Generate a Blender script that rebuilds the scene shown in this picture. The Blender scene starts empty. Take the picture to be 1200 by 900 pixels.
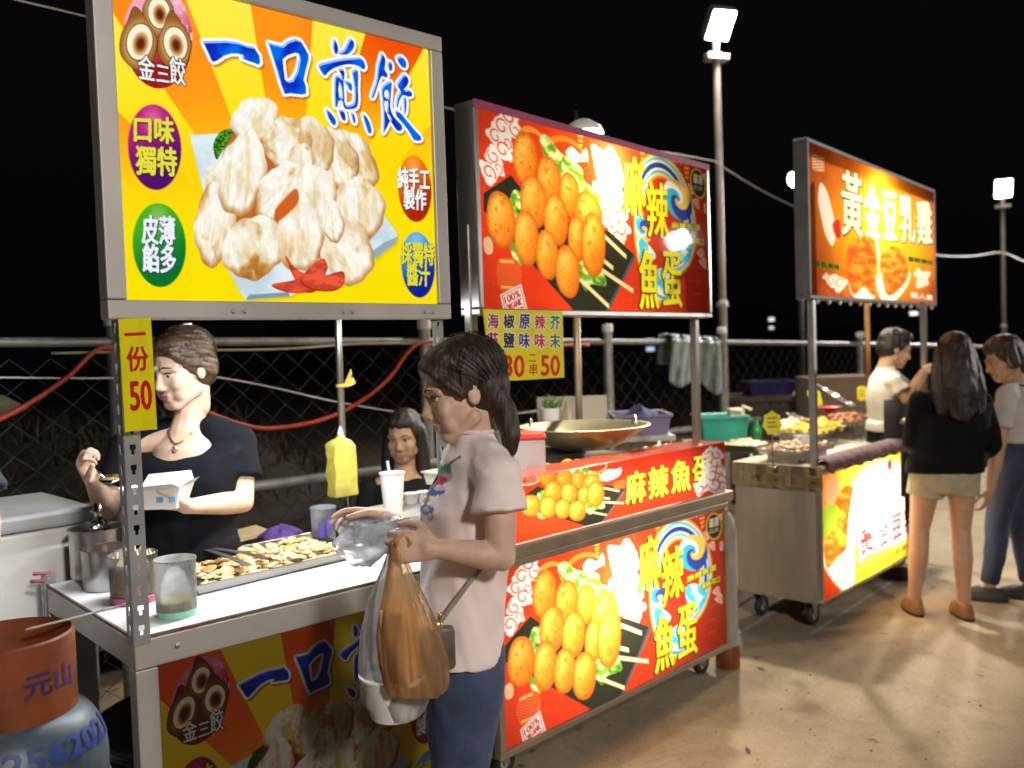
import bpy, bmesh, math, random
import numpy as np
from mathutils import Vector, Matrix

random.seed(7); RNG = np.random.default_rng(11)
SC = bpy.context.scene
COL = SC.collection

# ------------------------------------------------------------------ camera
F_PX = 1038.2                                  # focal length for a 1200 px wide frame
PITCH, ROLL, YAW = (math.radians(a) for a in (-2.2057, -1.8823, -45.263))
CAM_H = 1.55
def _cam_axes():
    cy, sy, cp, sp = math.cos(YAW), math.sin(YAW), math.cos(PITCH), math.sin(PITCH)
    fwd = np.array([-sy*cp, cy*cp, sp]); right = np.array([cy, sy, 0.0]); up = np.cross(right, fwd)
    cr, sr = math.cos(ROLL), math.sin(ROLL)
    return cr*right + sr*up, -sr*right + cr*up, fwd
CR, CU, CF = _cam_axes()
CAM = np.array([0, 0, CAM_H])
HR = np.array([math.cos(YAW), math.sin(YAW), 0.0])     # level direction across the view
HF = np.array([-math.sin(YAW), math.cos(YAW), 0.0])    # level direction away from the viewer
UP = np.array([0, 0, 1.0])
cam_data = bpy.data.cameras.new('camera')
cam = bpy.data.objects.new('camera', cam_data); COL.objects.link(cam)
cam_data.sensor_width = 36.0; cam_data.lens = 36.0*F_PX/1200.0
cam_data.clip_start = 0.05; cam_data.clip_end = 500
cam.matrix_world = Matrix(((CR[0], CU[0], -CF[0], CAM[0]), (CR[1], CU[1], -CF[1], CAM[1]), (CR[2], CU[2], -CF[2], CAM[2]), (0, 0, 0, 1)))
SC.camera = cam
cam_data.dof.use_dof = True; cam_data.dof.focus_distance = 2.35; cam_data.dof.aperture_fstop = 2.4      # the far stalls are softly out of focus

# ------------------------------------------------------------------ night sky and exposure
world = bpy.data.worlds.new('World'); SC.world = world; world.use_nodes = True
nt = world.node_tree; bg = nt.nodes['Background']
sky = nt.nodes.new('ShaderNodeTexSky'); sky.sky_type = 'NISHITA'; sky.sun_disc = False
sky.sun_elevation = math.radians(-4.0); sky.sun_rotation = math.radians(200)
mixn = nt.nodes.new('ShaderNodeMix'); mixn.data_type = 'RGBA'; mixn.blend_type = 'ADD'; mixn.inputs[0].default_value = 1
mixn.inputs[7].default_value = (0.016, 0.018, 0.024, 1)
nt.links.new(sky.outputs[0], mixn.inputs[6]); nt.links.new(mixn.outputs[2], bg.inputs[0])
bg.inputs[1].default_value = 0.07
SC.view_settings.view_transform = 'Standard'; SC.view_settings.look = 'None'
SC.view_settings.exposure = 0.0; SC.view_settings.gamma = 1.0; SC.view_settings.use_curve_mapping = False
try:
    SC.cycles.use_denoising = True; SC.cycles.denoiser = 'OPENIMAGEDENOISE'
except Exception: pass
SC.cycles.max_bounces = 8; SC.cycles.transparent_max_bounces = 12
SC.cycles.sample_clamp_indirect = 6.0
SC.cycles.caustics_reflective = False; SC.cycles.caustics_refractive = False

# ------------------------------------------------------------------ from picture measurements to places in the world
def ray(x, y): return CF + CR*((x-600)/F_PX) - CU*((y-450)/F_PX)
def P(x, y, d): return CAM + ray(x, y)*d                              # at a distance d in front of the viewer
def PZ(x, y, z): r = ray(x, y); return CAM + r*((z-CAM_H)/r[2])       # on a level plane
def PP(x, y, o, n): r = ray(x, y); return CAM + r*(np.dot(np.asarray(o)-CAM, n)/np.dot(r, n))   # on any plane
def PY(x, y, Y): r = ray(x, y); return CAM + r*(Y/r[1])
def proj(p):
    q = np.asarray(p, float)-CAM; d = q @ CF
    return (600+F_PX*(q @ CR)/d, 450-F_PX*(q @ CU)/d)
def dirv(deg): a = math.radians(deg); return np.array([math.cos(a), math.sin(a), 0.0])
def V(*a): return np.array(a, float)
def nrm(v): v = np.asarray(v, float); return v/np.linalg.norm(v)

# ------------------------------------------------------------------ materials
MATS = {}
def lin(c):
    c = np.asarray(c, float)/255.0
    return np.where(c <= 0.04045, c/12.92, ((c+0.055)/1.055)**2.4)
def mat(name, rgb, rough=0.5, metal=0.0, var=0.15, scale=8.0, bump=0.0, bscale=60.0, trans=0.0, alpha=1.0, spec=0.5, emit=None, stretch=None, dark=None, subsurf=0.0, rvar=0.15):
    """Principled material: base colour broken up by two noises, uneven gloss, fine bump."""
    if name in MATS: return MATS[name]
    m = bpy.data.materials.new(name); m.use_nodes = True; t = m.node_tree; b = t.nodes['Principled BSDF']
    tc = t.nodes.new('ShaderNodeTexCoord'); src = tc.outputs['Object']
    if stretch is not None:
        mp = t.nodes.new('ShaderNodeMapping'); mp.inputs['Scale'].default_value = stretch
        t.links.new(src, mp.inputs[0]); src = mp.outputs[0]
    n = t.nodes.new('ShaderNodeTexNoise'); n.inputs['Scale'].default_value = scale; n.inputs['Detail'].default_value = 7; n.inputs['Roughness'].default_value = 0.6
    t.links.new(src, n.inputs['Vector'])
    cr = t.nodes.new('ShaderNodeValToRGB'); e = cr.color_ramp.elements
    c = np.asarray(rgb, float)
    lo = np.asarray(dark, float) if dark is not None else c*(1-var)
    hi = np.clip(c*(1+var), 0, 1)
    e[0].position = 0.3; e[0].color = (*lo, 1); e[1].position = 0.7; e[1].color = (*hi, 1)
    t.links.new(n.outputs['Fac'], cr.inputs[0]); t.links.new(cr.outputs[0], b.inputs['Base Color'])
    mr = t.nodes.new('ShaderNodeMapRange'); mr.inputs['To Min'].default_value = max(0.02, rough-rvar*rough); mr.inputs['To Max'].default_value = min(1, rough+rvar)
    t.links.new(n.outputs['Fac'], mr.inputs[0]); t.links.new(mr.outputs[0], b.inputs['Roughness'])
    b.inputs['Metallic'].default_value = metal; b.inputs['Specular IOR Level'].default_value = spec
    b.inputs['Transmission Weight'].default_value = trans; b.inputs['Alpha'].default_value = alpha
    if subsurf:
        b.inputs['Subsurface Weight'].default_value = subsurf; b.inputs['Subsurface Radius'].default_value = (0.012, 0.005, 0.003)
    if bump:
        n2 = t.nodes.new('ShaderNodeTexNoise'); n2.inputs['Scale'].default_value = bscale; n2.inputs['Detail'].default_value = 5
        t.links.new(src, n2.inputs['Vector'])
        bp = t.nodes.new('ShaderNodeBump'); bp.inputs['Strength'].default_value = bump; bp.inputs['Distance'].default_value = 0.01
        t.links.new(n2.outputs['Fac'], bp.inputs['Height']); t.links.new(bp.outputs[0], b.inputs['Normal'])
    if emit is not None:
        b.inputs['Emission Color'].default_value = (*emit[0], 1); b.inputs['Emission Strength'].default_value = emit[1]
    MATS[name] = m
    return m
def film(name, rgb, clear=0.5, rough=0.15, transl=0.5, ior=1.2, fine=14, stretch=(1, 1, 1)):
    """thin plastic film: part see-through, part translucent, glossy creases"""
    if name in MATS: return MATS[name]
    m = bpy.data.materials.new(name); m.use_nodes = True; t = m.node_tree; t.nodes.clear()
    out = t.nodes.new('ShaderNodeOutputMaterial')
    tp = t.nodes.new('ShaderNodeBsdfTransparent'); tp.inputs[0].default_value = (*np.clip(np.asarray(rgb)**0.5, 0, 1), 1)
    df = t.nodes.new('ShaderNodeBsdfDiffuse'); df.inputs[0].default_value = (*rgb, 1)
    tl = t.nodes.new('ShaderNodeBsdfTranslucent'); tl.inputs[0].default_value = (*rgb, 1)
    gl = t.nodes.new('ShaderNodeBsdfGlossy'); gl.inputs['Roughness'].default_value = rough; gl.inputs[0].default_value = (0.8, 0.8, 0.8, 1)
    a = t.nodes.new('ShaderNodeMixShader'); a.inputs[0].default_value = transl
    t.links.new(df.outputs[0], a.inputs[1]); t.links.new(tl.outputs[0], a.inputs[2])
    nz = t.nodes.new('ShaderNodeTexNoise'); nz.inputs['Scale'].default_value = fine; nz.inputs['Detail'].default_value = 6
    tc = t.nodes.new('ShaderNodeTexCoord'); mp = t.nodes.new('ShaderNodeMapping'); mp.inputs['Scale'].default_value = stretch; t.links.new(tc.outputs['Object'], mp.inputs[0]); t.links.new(mp.outputs[0], nz.inputs['Vector'])
    mr = t.nodes.new('ShaderNodeMapRange'); mr.inputs['From Min'].default_value = 0.3; mr.inputs['From Max'].default_value = 0.7
    mr.inputs['To Min'].default_value = max(0, clear-0.18); mr.inputs['To Max'].default_value = min(1, clear+0.18)
    t.links.new(nz.outputs['Fac'], mr.inputs[0])
    c = t.nodes.new('ShaderNodeMixShader'); t.links.new(mr.outputs[0], c.inputs[0])
    t.links.new(a.outputs[0], c.inputs[1]); t.links.new(tp.outputs[0], c.inputs[2])
    lw = t.nodes.new('ShaderNodeFresnel'); lw.inputs[0].default_value = ior
    bp = t.nodes.new('ShaderNodeBump'); bp.inputs['Strength'].default_value = 0.8; bp.inputs['Distance'].default_value = 0.01
    t.links.new(nz.outputs['Fac'], bp.inputs['Height']); t.links.new(bp.outputs[0], df.inputs['Normal']); t.links.new(bp.outputs[0], gl.inputs['Normal'])
    d = t.nodes.new('ShaderNodeMixShader'); t.links.new(lw.outputs[0], d.inputs[0])
    t.links.new(c.outputs[0], d.inputs[1]); t.links.new(gl.outputs[0], d.inputs[2]); t.links.new(d.outputs[0], out.inputs[0])
    MATS[name] = m; return m
def emat(name, rgb, strength):
    m = bpy.data.materials.new(name); m.use_nodes = True; t = m.node_tree; t.nodes.clear()
    out = t.nodes.new('ShaderNodeOutputMaterial'); e = t.nodes.new('ShaderNodeEmission')
    e.inputs[0].default_value = (*rgb, 1); e.inputs[1].default_value = strength; t.links.new(e.outputs[0], out.inputs[0]); return m

# ------------------------------------------------------------------ mesh building
class MB:
    def __init__(s): s.v = []; s.f = []
    def add(s, vs, fs):
        o = len(s.v); s.v.extend([tuple(map(float, p)) for p in vs]); s.f.extend([tuple(i+o for i in f) for f in fs]); return s
    def box(s, o, ex, ey, ez, bev=0.0):
        """a box from corner o along three edge vectors; bev chamfers its vertical and level edges a little"""
        o, ex, ey, ez = map(lambda q: np.asarray(q, float), (o, ex, ey, ez))
        if bev <= 0:
            vs = [o+ex*i+ey*j+ez*k for k in (0, 1) for j in (0, 1) for i in (0, 1)]
            fs = [(0, 2, 3, 1), (4, 5, 7, 6), (0, 1, 5, 4), (2, 6, 7, 3), (0, 4, 6, 2), (1, 3, 7, 5)]
            if np.dot(np.cross(ex, ey), ez) < 0: fs = [f[::-1] for f in fs]
            return s.add(vs, fs)
        bm = bmesh.new()
        vs = [bm.verts.new(o+ex*i+ey*j+ez*k) for k in (0, 1) for j in (0, 1) for i in (0, 1)]
        for f in [(0, 2, 3, 1), (4, 5, 7, 6), (0, 1, 5, 4), (2, 6, 7, 3), (0, 4, 6, 2), (1, 3, 7, 5)]: bm.faces.new([vs[i] for i in f])
        bmesh.ops.recalc_face_normals(bm, faces=bm.faces)
        bmesh.ops.bevel(bm, geom=list(bm.edges), offset=bev, segments=2, profile=0.5, affect='EDGES', clamp_overlap=True)
        s.bm(bm); bm.free(); return s
    def bm(s, bm):
        bm.verts.index_update(); return s.add([v.co[:] for v in bm.verts], [[v.index for v in f.verts] for f in bm.faces])
    def ring_loft(s, rings, cap=True, closed=True):
        n = len(rings[0]); vs = [p for r in rings for p in r]; fs = []
        for i in range(len(rings)-1):
            for j in range(n if closed else n-1):
                k = (j+1) % n; fs.append((i*n+j, i*n+k, (i+1)*n+k, (i+1)*n+j))
        if cap and closed:
            c0 = len(vs); vs.append(np.mean(rings[0], 0)); c1 = len(vs); vs.append(np.mean(rings[-1], 0)); b = (len(rings)-1)*n
            for j in range(n):
                k = (j+1) % n; fs.append((c0, k, j)); fs.append((c1, b+j, b+k))
        return s.add(vs, fs)
    def loft(s, secs, n=20, cap=True):
        rings = []
        for c, a, b in secs:
            c, a, b = map(np.asarray, (c, a, b))
            rings.append([c+a*math.cos(2*math.pi*j/n)+b*math.sin(2*math.pi*j/n) for j in range(n)])
        return s.ring_loft(rings, cap)
    def cap(s, p0, r0, p1, r1, n=12, h=4):
        p0, p1 = np.asarray(p0, float), np.asarray(p1, float); ax = nrm(p1-p0+V(1e-6, 0, 0)); a, b = perp(ax); secs = []
        for i in range(h): t = math.pi/2*(1-i/h); secs.append((p0-ax*r0*math.sin(t), a*(r0*math.cos(t)+1e-5), b*(r0*math.cos(t)+1e-5)))
        secs.append((p0, a*r0, b*r0)); secs.append((p1, a*r1, b*r1))
        for i in range(1, h+1): t = math.pi/2*i/h; secs.append((p1+ax*r1*math.sin(t), a*(r1*math.cos(t)+1e-5), b*(r1*math.cos(t)+1e-5)))
        return s.loft(secs, n)
    def hem(s, pts, n=18):
        """tapered limb of cloth with a flat cut at its far end"""
        s.chain(pts[:-1], n) if len(pts) > 2 else None
        (p, r), (q, u) = pts[-2], pts[-1]; p, q = np.asarray(p, float), np.asarray(q, float)
        s.ell(p, V(r, 0, 0), V(0, r, 0), V(0, 0, r), n, 8); return s.cyl(p, q, r, u, n)
    def chain(s, pts, n=12):
        for (p, r), (q, u) in zip(pts[:-1], pts[1:]): s.cap(p, r, q, u, n)
        return s
    def ell(s, c, a, b, d, n=16, m=10):
        c, a, b, d = map(lambda q: np.asarray(q, float), (c, a, b, d)); secs = []
        for i in range(m+1):
            t = -math.pi/2+math.pi*i/m; k = max(math.cos(t), 1e-3); secs.append((c+d*math.sin(t), a*k, b*k))
        return s.loft(secs, n)
    def cyl(s, p0, p1, r0, r1=None, n=20):
        r1 = r0 if r1 is None else r1; p0, p1 = np.asarray(p0, float), np.asarray(p1, float); a, b = perp(nrm(p1-p0))
        return s.loft([(p0, a*r0, b*r0), (p1, a*r1, b*r1)], n)
    def tube(s, pts, r, n=8):
        pts = [np.asarray(p, float) for p in pts]; rings = []; a = None
        for i, p in enumerate(pts):
            t = nrm(pts[min(i+1, len(pts)-1)]-pts[max(i-1, 0)])
            if a is None: a, b = perp(t)
            else: a = nrm(a-t*np.dot(a, t)); b = np.cross(t, a)
            rr = r[i] if hasattr(r, '__len__') else r
            rings.append([p+(a*math.cos(2*math.pi*j/n)+b*math.sin(2*math.pi*j/n))*rr for j in range(n)])
        return s.ring_loft(rings)
    def lathe(s, c, prof, n=36, axis=UP):
        """prof: (radius, height) pairs; open ends unless the radius runs to 0"""
        a, b = perp(axis); c = np.asarray(c, float); axis = np.asarray(axis)
        rings = [[c+axis*h+(a*math.cos(2*math.pi*j/n)+b*math.sin(2*math.pi*j/n))*max(r, 1e-4) for j in range(n)] for r, h in prof]
        return s.ring_loft(rings, cap=False)
    def quad(s, a, b, c, d): return s.add([a, b, c, d], [(0, 1, 2, 3)])
    def plate(s, pts, thick):
        """flat outline pts (world) given the thickness vector"""
        pts = [np.asarray(p, float) for p in pts]; n = len(pts); t = np.asarray(thick, float)
        vs = pts+[p+t for p in pts]
        return s.add(vs, [tuple(range(n)), tuple(range(2*n-1, n-1, -1))]+[(i, i+n, (i+1) % n+n, (i+1) % n) for i in range(n)])
    def mesh(s, name='mesh'):
        me = bpy.data.meshes.new(name); me.from_pydata(s.v, [], s.f); me.validate(); 
        bm = bmesh.new(); bm.from_mesh(me); bmesh.ops.recalc_face_normals(bm, faces=bm.faces); bm.to_mesh(me); bm.free()
        return me
    def build(s, name, m, parent=None, smooth=False, auto=None):
        me = s.mesh(name); me.materials.append(m)
        if smooth or auto:
            me.polygons.foreach_set('use_smooth', [True]*len(me.polygons))
            if auto: me.set_sharp_from_angle(angle=math.radians(auto))
        return link(name, me, parent)
    def remesh(s, voxel, it=4):
        me = s.mesh('tmp'); o = bpy.data.objects.new('tmp', me); COL.objects.link(o)
        r = o.modifiers.new('r', 'REMESH'); r.mode = 'VOXEL'; r.voxel_size = voxel
        if it:
            q = o.modifiers.new('s', 'SMOOTH'); q.iterations = it; q.factor = 0.5
        dg = bpy.context.evaluated_depsgraph_get(); dg.update()
        me2 = bpy.data.meshes.new_from_object(o.evaluated_get(dg)); bpy.data.objects.remove(o); bpy.data.meshes.remove(me)
        me2.polygons.foreach_set('use_smooth', [True]*len(me2.polygons)); return me2
    def skin(s, name, m, parent, voxel, it=4, wrinkle=0.0, wscale=18.0, stretch=(1, 1, .5)):
        me = s.remesh(voxel, it); me.materials.clear(); me.materials.append(m)
        if wrinkle:
            n = len(me.vertices); co = np.empty(n*3, np.float32); me.vertices.foreach_get('co', co); co = co.reshape(-1, 3)
            no = np.empty(n*3, np.float32); me.vertices.foreach_get('normal', no); no = no.reshape(-1, 3)
            co = co+no*(wrinkle*fold(co*np.asarray(stretch)*wscale))[:, None]
            me.vertices.foreach_set('co', co.astype(np.float32).ravel()); me.update()
        return link(name, me, parent)
def fold(q):
    """smooth pseudo-random ripple for cloth folds"""
    x, y, z = q[:, 0], q[:, 1], q[:, 2]
    a = np.sin(x*1.0+1.7*np.sin(z*1.3+y*.6))+np.sin(y*1.3+z*1.9+1.2*np.sin(x*.7))+.6*np.sin(2.3*x-1.7*y+2.1*z+2*np.sin(y))
    return a/2.6
def perp(ax):
    ax = np.asarray(ax, float); u = V(0, 0, 1) if abs(ax[2]) < 0.9 else V(1, 0, 0); a = nrm(np.cross(u, ax)); return a, np.cross(ax, a)
from mathutils.bvhtree import BVHTree
def bvh(o): return BVHTree.FromPolygons([v.co[:] for v in o.data.vertices], [tuple(q.vertices) for q in o.data.polygons])
def onto(t, x, y, lift=.004, d0=1.0, back=None):
    """the first surface point met along the view through (x, y), lifted a little"""
    r = nrm(ray(x, y)); h = t.ray_cast(Vector(CAM+r*d0), Vector(r))
    return (np.array(h[0])-r*lift) if h[0] is not None else P(x, y, back)
def link(name, data, parent=None):
    o = bpy.data.objects.new(name, data); COL.objects.link(o)
    if parent is not None:
        o.parent = parent; o.matrix_parent_inverse = base_matrix(parent).inverted()
    return o
def base_matrix(o):
    m = Matrix.LocRotScale(o.location, o.rotation_euler, o.scale)
    return base_matrix(o.parent) @ o.matrix_parent_inverse @ m if o.parent else m
def tag(o, label=None, cat=None, group=None, kind=None):
    for k, v in (('label', label), ('category', cat), ('group', group), ('kind', kind)):
        if v: o[k] = v
    return o
def thing(name, loc, label, cat, group=None):
    o = bpy.data.objects.new(name, None); COL.objects.link(o); o.location = Vector([float(q) for q in loc]); o.empty_display_size = 0.1
    return tag(o, label, cat, group)
def copy_tree(o, parent=None):
    c = o.copy(); COL.objects.link(c)
    if parent is not None: c.parent = parent
    for ch in list(o.children): copy_tree(ch, c)
    return c
def area(name, loc, aim, power, size, rgb=(1, 1, 1), sy=None, spread=None):
    l = bpy.data.lights.new(name, 'AREA'); l.energy = power; l.size = size; l.color = rgb
    if sy: l.shape = 'RECTANGLE'; l.size_y = sy
    if spread: l.spread = math.radians(spread)
    o = bpy.data.objects.new(name, l); COL.objects.link(o); o.location = Vector([float(q) for q in loc])
    d = Vector([float(q) for q in (np.asarray(aim)-np.asarray(loc))]); o.rotation_euler = d.to_track_quat('-Z', 'Z').to_euler(); return o
def point(name, loc, power, rad, rgb=(1, 1, 1)):
    l = bpy.data.lights.new(name, 'POINT'); l.energy = power; l.shadow_soft_size = rad; l.color = rgb
    o = bpy.data.objects.new(name, l); COL.objects.link(o); o.location = Vector([float(q) for q in loc]); return o
# ------------------------------------------------------------------ printed artwork: worked out as arrays, then carried by the vertex colours of a fine panel mesh
_GL = {}
def glyph(txt):
    if txt not in _GL:
        cu = bpy.data.curves.new('t', 'FONT'); cu.body = txt; cu.resolution_u = 3
        o = bpy.data.objects.new('t', cu); COL.objects.link(o)
        me = bpy.data.meshes.new_from_object(o.evaluated_get(bpy.context.evaluated_depsgraph_get()))
        v = np.array([q.co[:2] for q in me.vertices]); tri = []
        for p in me.polygons:
            w = list(p.vertices)
            for i in range(1, len(w)-1): tri.append((w[0], w[i], w[i+1]))
        bpy.data.objects.remove(o); bpy.data.curves.remove(cu); bpy.data.meshes.remove(me)
        mn, mx = v.min(0), v.max(0); _GL[txt] = ((v-mn)/np.maximum(mx-mn, 1e-6), np.array(tri), v)
    return _GL[txt]
def vnoise(x, y, seed=0):
    r = np.random.default_rng(seed).random((64, 64)); xi = np.floor(x).astype(int); yi = np.floor(y).astype(int); fx = x-xi; fy = y-yi
    fx = fx*fx*(3-2*fx); fy = fy*fy*(3-2*fy); g = lambda i, j: r[(yi+j) & 63, (xi+i) & 63]
    return (g(0, 0)*(1-fx)+g(1, 0)*fx)*(1-fy)+(g(0, 1)*(1-fx)+g(1, 1)*fx)*fy
def fbm(x, y, seed=0, o=4):
    s = 0; a = .5; t = 0
    for i in range(o): s = s+a*vnoise(x*2**i+7.3*i, y*2**i+3.1*i, seed+i); t += a; a *= .55
    return s/t
def ss(a, b, x): t = np.clip((x-a)/(b-a), 0, 1); return t*t*(3-2*t)
def mix(a, b, t): t = np.asarray(t)[..., None]; return np.asarray(a, float)*(1-t)+np.asarray(b, float)*t
class Art:
    def __init__(s, quad, W, H, k=2):
        s.W, s.H, s.k = W, H, k; w, h = W*k, H*k; s.w, s.h = w, h; s.img = np.zeros((h, w, 3))
        src = np.array(quad, float); dst = np.array([(0, 0), (w, 0), (w, h), (0, h)], float); A = []; b = []
        for (x, y), (u, v) in zip(src, dst):
            A += [[x, y, 1, 0, 0, 0, -u*x, -u*y], [0, 0, 0, x, y, 1, -v*x, -v*y]]; b += [u, v]
        s.Hm = np.append(np.linalg.solve(np.array(A), np.array(b)), 1).reshape(3, 3); I = np.linalg.inv(s.Hm)
        U, Vv = np.meshgrid(np.arange(w)+.5, np.arange(h)+.5); q = I @ np.stack([U.ravel(), Vv.ravel(), np.ones(U.size)])
        s.X = (q[0]/q[2]).reshape(h, w); s.Y = (q[1]/q[2]).reshape(h, w); s.U, s.V = U/w, Vv/h
    def to(s, pts):
        p = np.asarray(pts, float); q = s.Hm @ np.stack([p[:, 0], p[:, 1], np.ones(len(p))]); return (q[:2]/q[2]).T
    def poly(s, pts, px=True):
        p = s.to(pts) if px else np.asarray(pts, float); m = np.zeros((s.h, s.w), bool)
        x0, y0 = np.floor(p.min(0)).astype(int); x1, y1 = np.ceil(p.max(0)).astype(int)
        x0, y0 = max(x0, 0), max(y0, 0); x1, y1 = min(x1, s.w), min(y1, s.h)
        if x1 <= x0 or y1 <= y0: return m
        xs = np.arange(x0, x1)[None]+.5; ys = np.arange(y0, y1)[:, None]+.5; r = np.zeros((y1-y0, x1-x0), bool)
        for (ax, ay), (bx, by) in zip(p, np.roll(p, -1, 0)):
            if ay == by: continue
            c = (ay > ys) != (by > ys); r ^= c & (xs < (bx-ax)*(ys-ay)/(by-ay)+ax)
        m[y0:y1, x0:x1] = r; return m
    def smooth(s, pts, n=6):
        """closed spline through pts"""
        p = np.asarray(pts, float); out = []
        for i in range(len(p)):
            a, b, c, d = p[i-1], p[i], p[(i+1) % len(p)], p[(i+2) % len(p)]
            for t in np.arange(n)/n: out.append(.5*((2*b)+(c-a)*t+(2*a-5*b+4*c-d)*t*t+(3*b-a-3*c+d)*t**3))
        return np.array(out)
    def blob(s, pts): return s.poly(s.smooth(pts))
    def local(s, cx, cy, a, b, ang=0):
        t = math.radians(ang); dx, dy = s.X-cx, s.Y-cy; return (dx*math.cos(t)+dy*math.sin(t))/a, (-dx*math.sin(t)+dy*math.cos(t))/b
    def ellm(s, *a): x, y = s.local(*a); return x*x+y*y < 1
    def box(s, m, pad):
        r = np.flatnonzero(m.any(1)); c = np.flatnonzero(m.any(0))
        if not len(r): return None
        return slice(max(r[0]-pad, 0), r[-1]+pad+1), slice(max(c[0]-pad, 0), c[-1]+pad+1)
    def sub(s, cx, cy, rad):
        """a window on the artwork around (cx, cy)"""
        b = s.box((abs(s.X-cx) < rad) & (abs(s.Y-cy) < rad), 2); o = object.__new__(Art); o.__dict__.update(s.__dict__)
        o.X, o.Y, o.U, o.V, o.img = s.X[b], s.Y[b], s.U[b], s.V[b], s.img[b]; o.h, o.w = o.X.shape; return o
    def dil(s, m, r):
        b = s.box(m, int(r)+1)
        if b is None: return m
        out = np.zeros_like(m); out[b] = s._dil(m[b], r); return out
    def _dil(s, m, r):
        r = float(r); out = m.copy(); R = int(r); h = len(m)
        for dy in range(-R, R+1):
            w = int(math.sqrt(max(r*r-dy*dy, 0))); c = np.cumsum(np.pad(m, ((0, 0), (w+1, w))), 1); hz = (c[:, 2*w+1:]-c[:, :-2*w-1]) > 0
            if dy >= 0: out[dy:] |= hz[:h-dy]
            else: out[:dy] |= hz[-dy:]
        return out
    def blur(s, a, r):
        b = s.box(a > 0, 2*r+2) if a.dtype == bool else None
        if b is None: return s._blur(a, r)
        out = np.zeros(a.shape); out[b] = s._blur(a[b], r); return out
    def _blur(s, a, r):
        a = a.astype(float)
        for _ in range(2):
            for ax in (0, 1):
                c = np.cumsum(np.pad(a, [(r+1, r) if i == ax else (0, 0) for i in (0, 1)], mode='edge'), ax)
                a = (c[2*r+1:]-c[:-2*r-1])/(2*r+1) if ax == 0 else (c[:, 2*r+1:]-c[:, :-2*r-1])/(2*r+1)
        return a
    def shift(s, m, dx, dy): return np.roll(np.roll(m, dy, 0), dx, 1)
    def paint(s, m, col):
        a = m.astype(float)[..., None] if m.dtype == bool else np.clip(m, 0, 1)[..., None]
        b = s.box(a[..., 0] > 0, 0)
        if b is None: return
        col = np.asarray(col, float); s.img[b] = s.img[b]*(1-a[b])+(col[b] if col.ndim == 3 else col)*a[b]
    def tris(s, v, tri):
        m = np.zeros((s.h, s.w), bool)
        for t in tri:
            p = v[t]; x0, y0 = np.floor(p.min(0)).astype(int); x1, y1 = np.ceil(p.max(0)).astype(int)+1
            x0, y0 = max(x0, 0), max(y0, 0); x1, y1 = min(x1, s.w), min(y1, s.h)
            if x1 <= x0 or y1 <= y0: continue
            xs = np.arange(x0, x1)[None]+.5; ys = np.arange(y0, y1)[:, None]+.5
            e = [(p[(i+1) % 3, 0]-p[i, 0])*(ys-p[i, 1])-(p[(i+1) % 3, 1]-p[i, 1])*(xs-p[i, 0]) for i in range(3)]
            m[y0:y1, x0:x1] |= ((e[0] >= 0) & (e[1] >= 0) & (e[2] >= 0)) | ((e[0] <= 0) & (e[1] <= 0) & (e[2] <= 0))
        return m
    def text(s, txt, q, bold=0, px=True):
        """text stretched into the four corners q (top left, top right, bottom right, bottom left)"""
        v, tri, _ = glyph(txt); c = s.to(q) if px else np.asarray(q, float); u, w = v[:, :1], 1-v[:, 1:]
        p = (c[0]*(1-u)+c[1]*u)*(1-w)+(c[3]*(1-u)+c[2]*u)*w; m = s.tris(p, tri); return s.dil(m, bold) if bold else m
    def rect(s, x, y, w, h, slope=0, lean=0): return [(x, y), (x+w, y+w*slope), (x+w+lean, y+w*slope+h), (x+lean, y+h)]
    def final(s, gain=1.0):
        a = lin(np.clip(s.img, 0, 255))*gain; return a.reshape(s.H, s.k, s.W, s.k, 3).mean((1, 3))
def panel(name, corners, img, m, parent, off=0.0):
    """fine mesh between four corners (TL, TR, BR, BL) that carries img in its colour attribute"""
    H, W, _ = img.shape; tl, tr, br, bl = (np.asarray(c, float) for c in corners); n = nrm(np.cross(tr-tl, bl-tl))*off
    u = np.linspace(0, 1, W)[None, :, None]; v = np.linspace(0, 1, H)[:, None, None]
    p = (tl*(1-u)+tr*u)*(1-v)+(bl*(1-u)+br*u)*v+n
    me = bpy.data.meshes.new(name); me.vertices.add(W*H); me.vertices.foreach_set('co', p.astype(np.float32).ravel())
    i = (np.arange(H-1)[:, None]*W+np.arange(W-1)[None]).ravel(); f = np.stack([i, i+W, i+W+1, i+1], 1).astype(np.int32)
    me.loops.add(f.size); me.loops.foreach_set('vertex_index', f.ravel()); me.polygons.add(len(f))
    me.polygons.foreach_set('loop_start', np.arange(0, f.size, 4, dtype=np.int32)); me.update(calc_edges=True)
    at = me.color_attributes.new('print', 'FLOAT_COLOR', 'POINT'); at.data.foreach_set('color', np.concatenate([img, np.ones((H, W, 1))], 2).astype(np.float32).ravel())
    me.materials.append(m); return link(name, me, parent)
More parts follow.
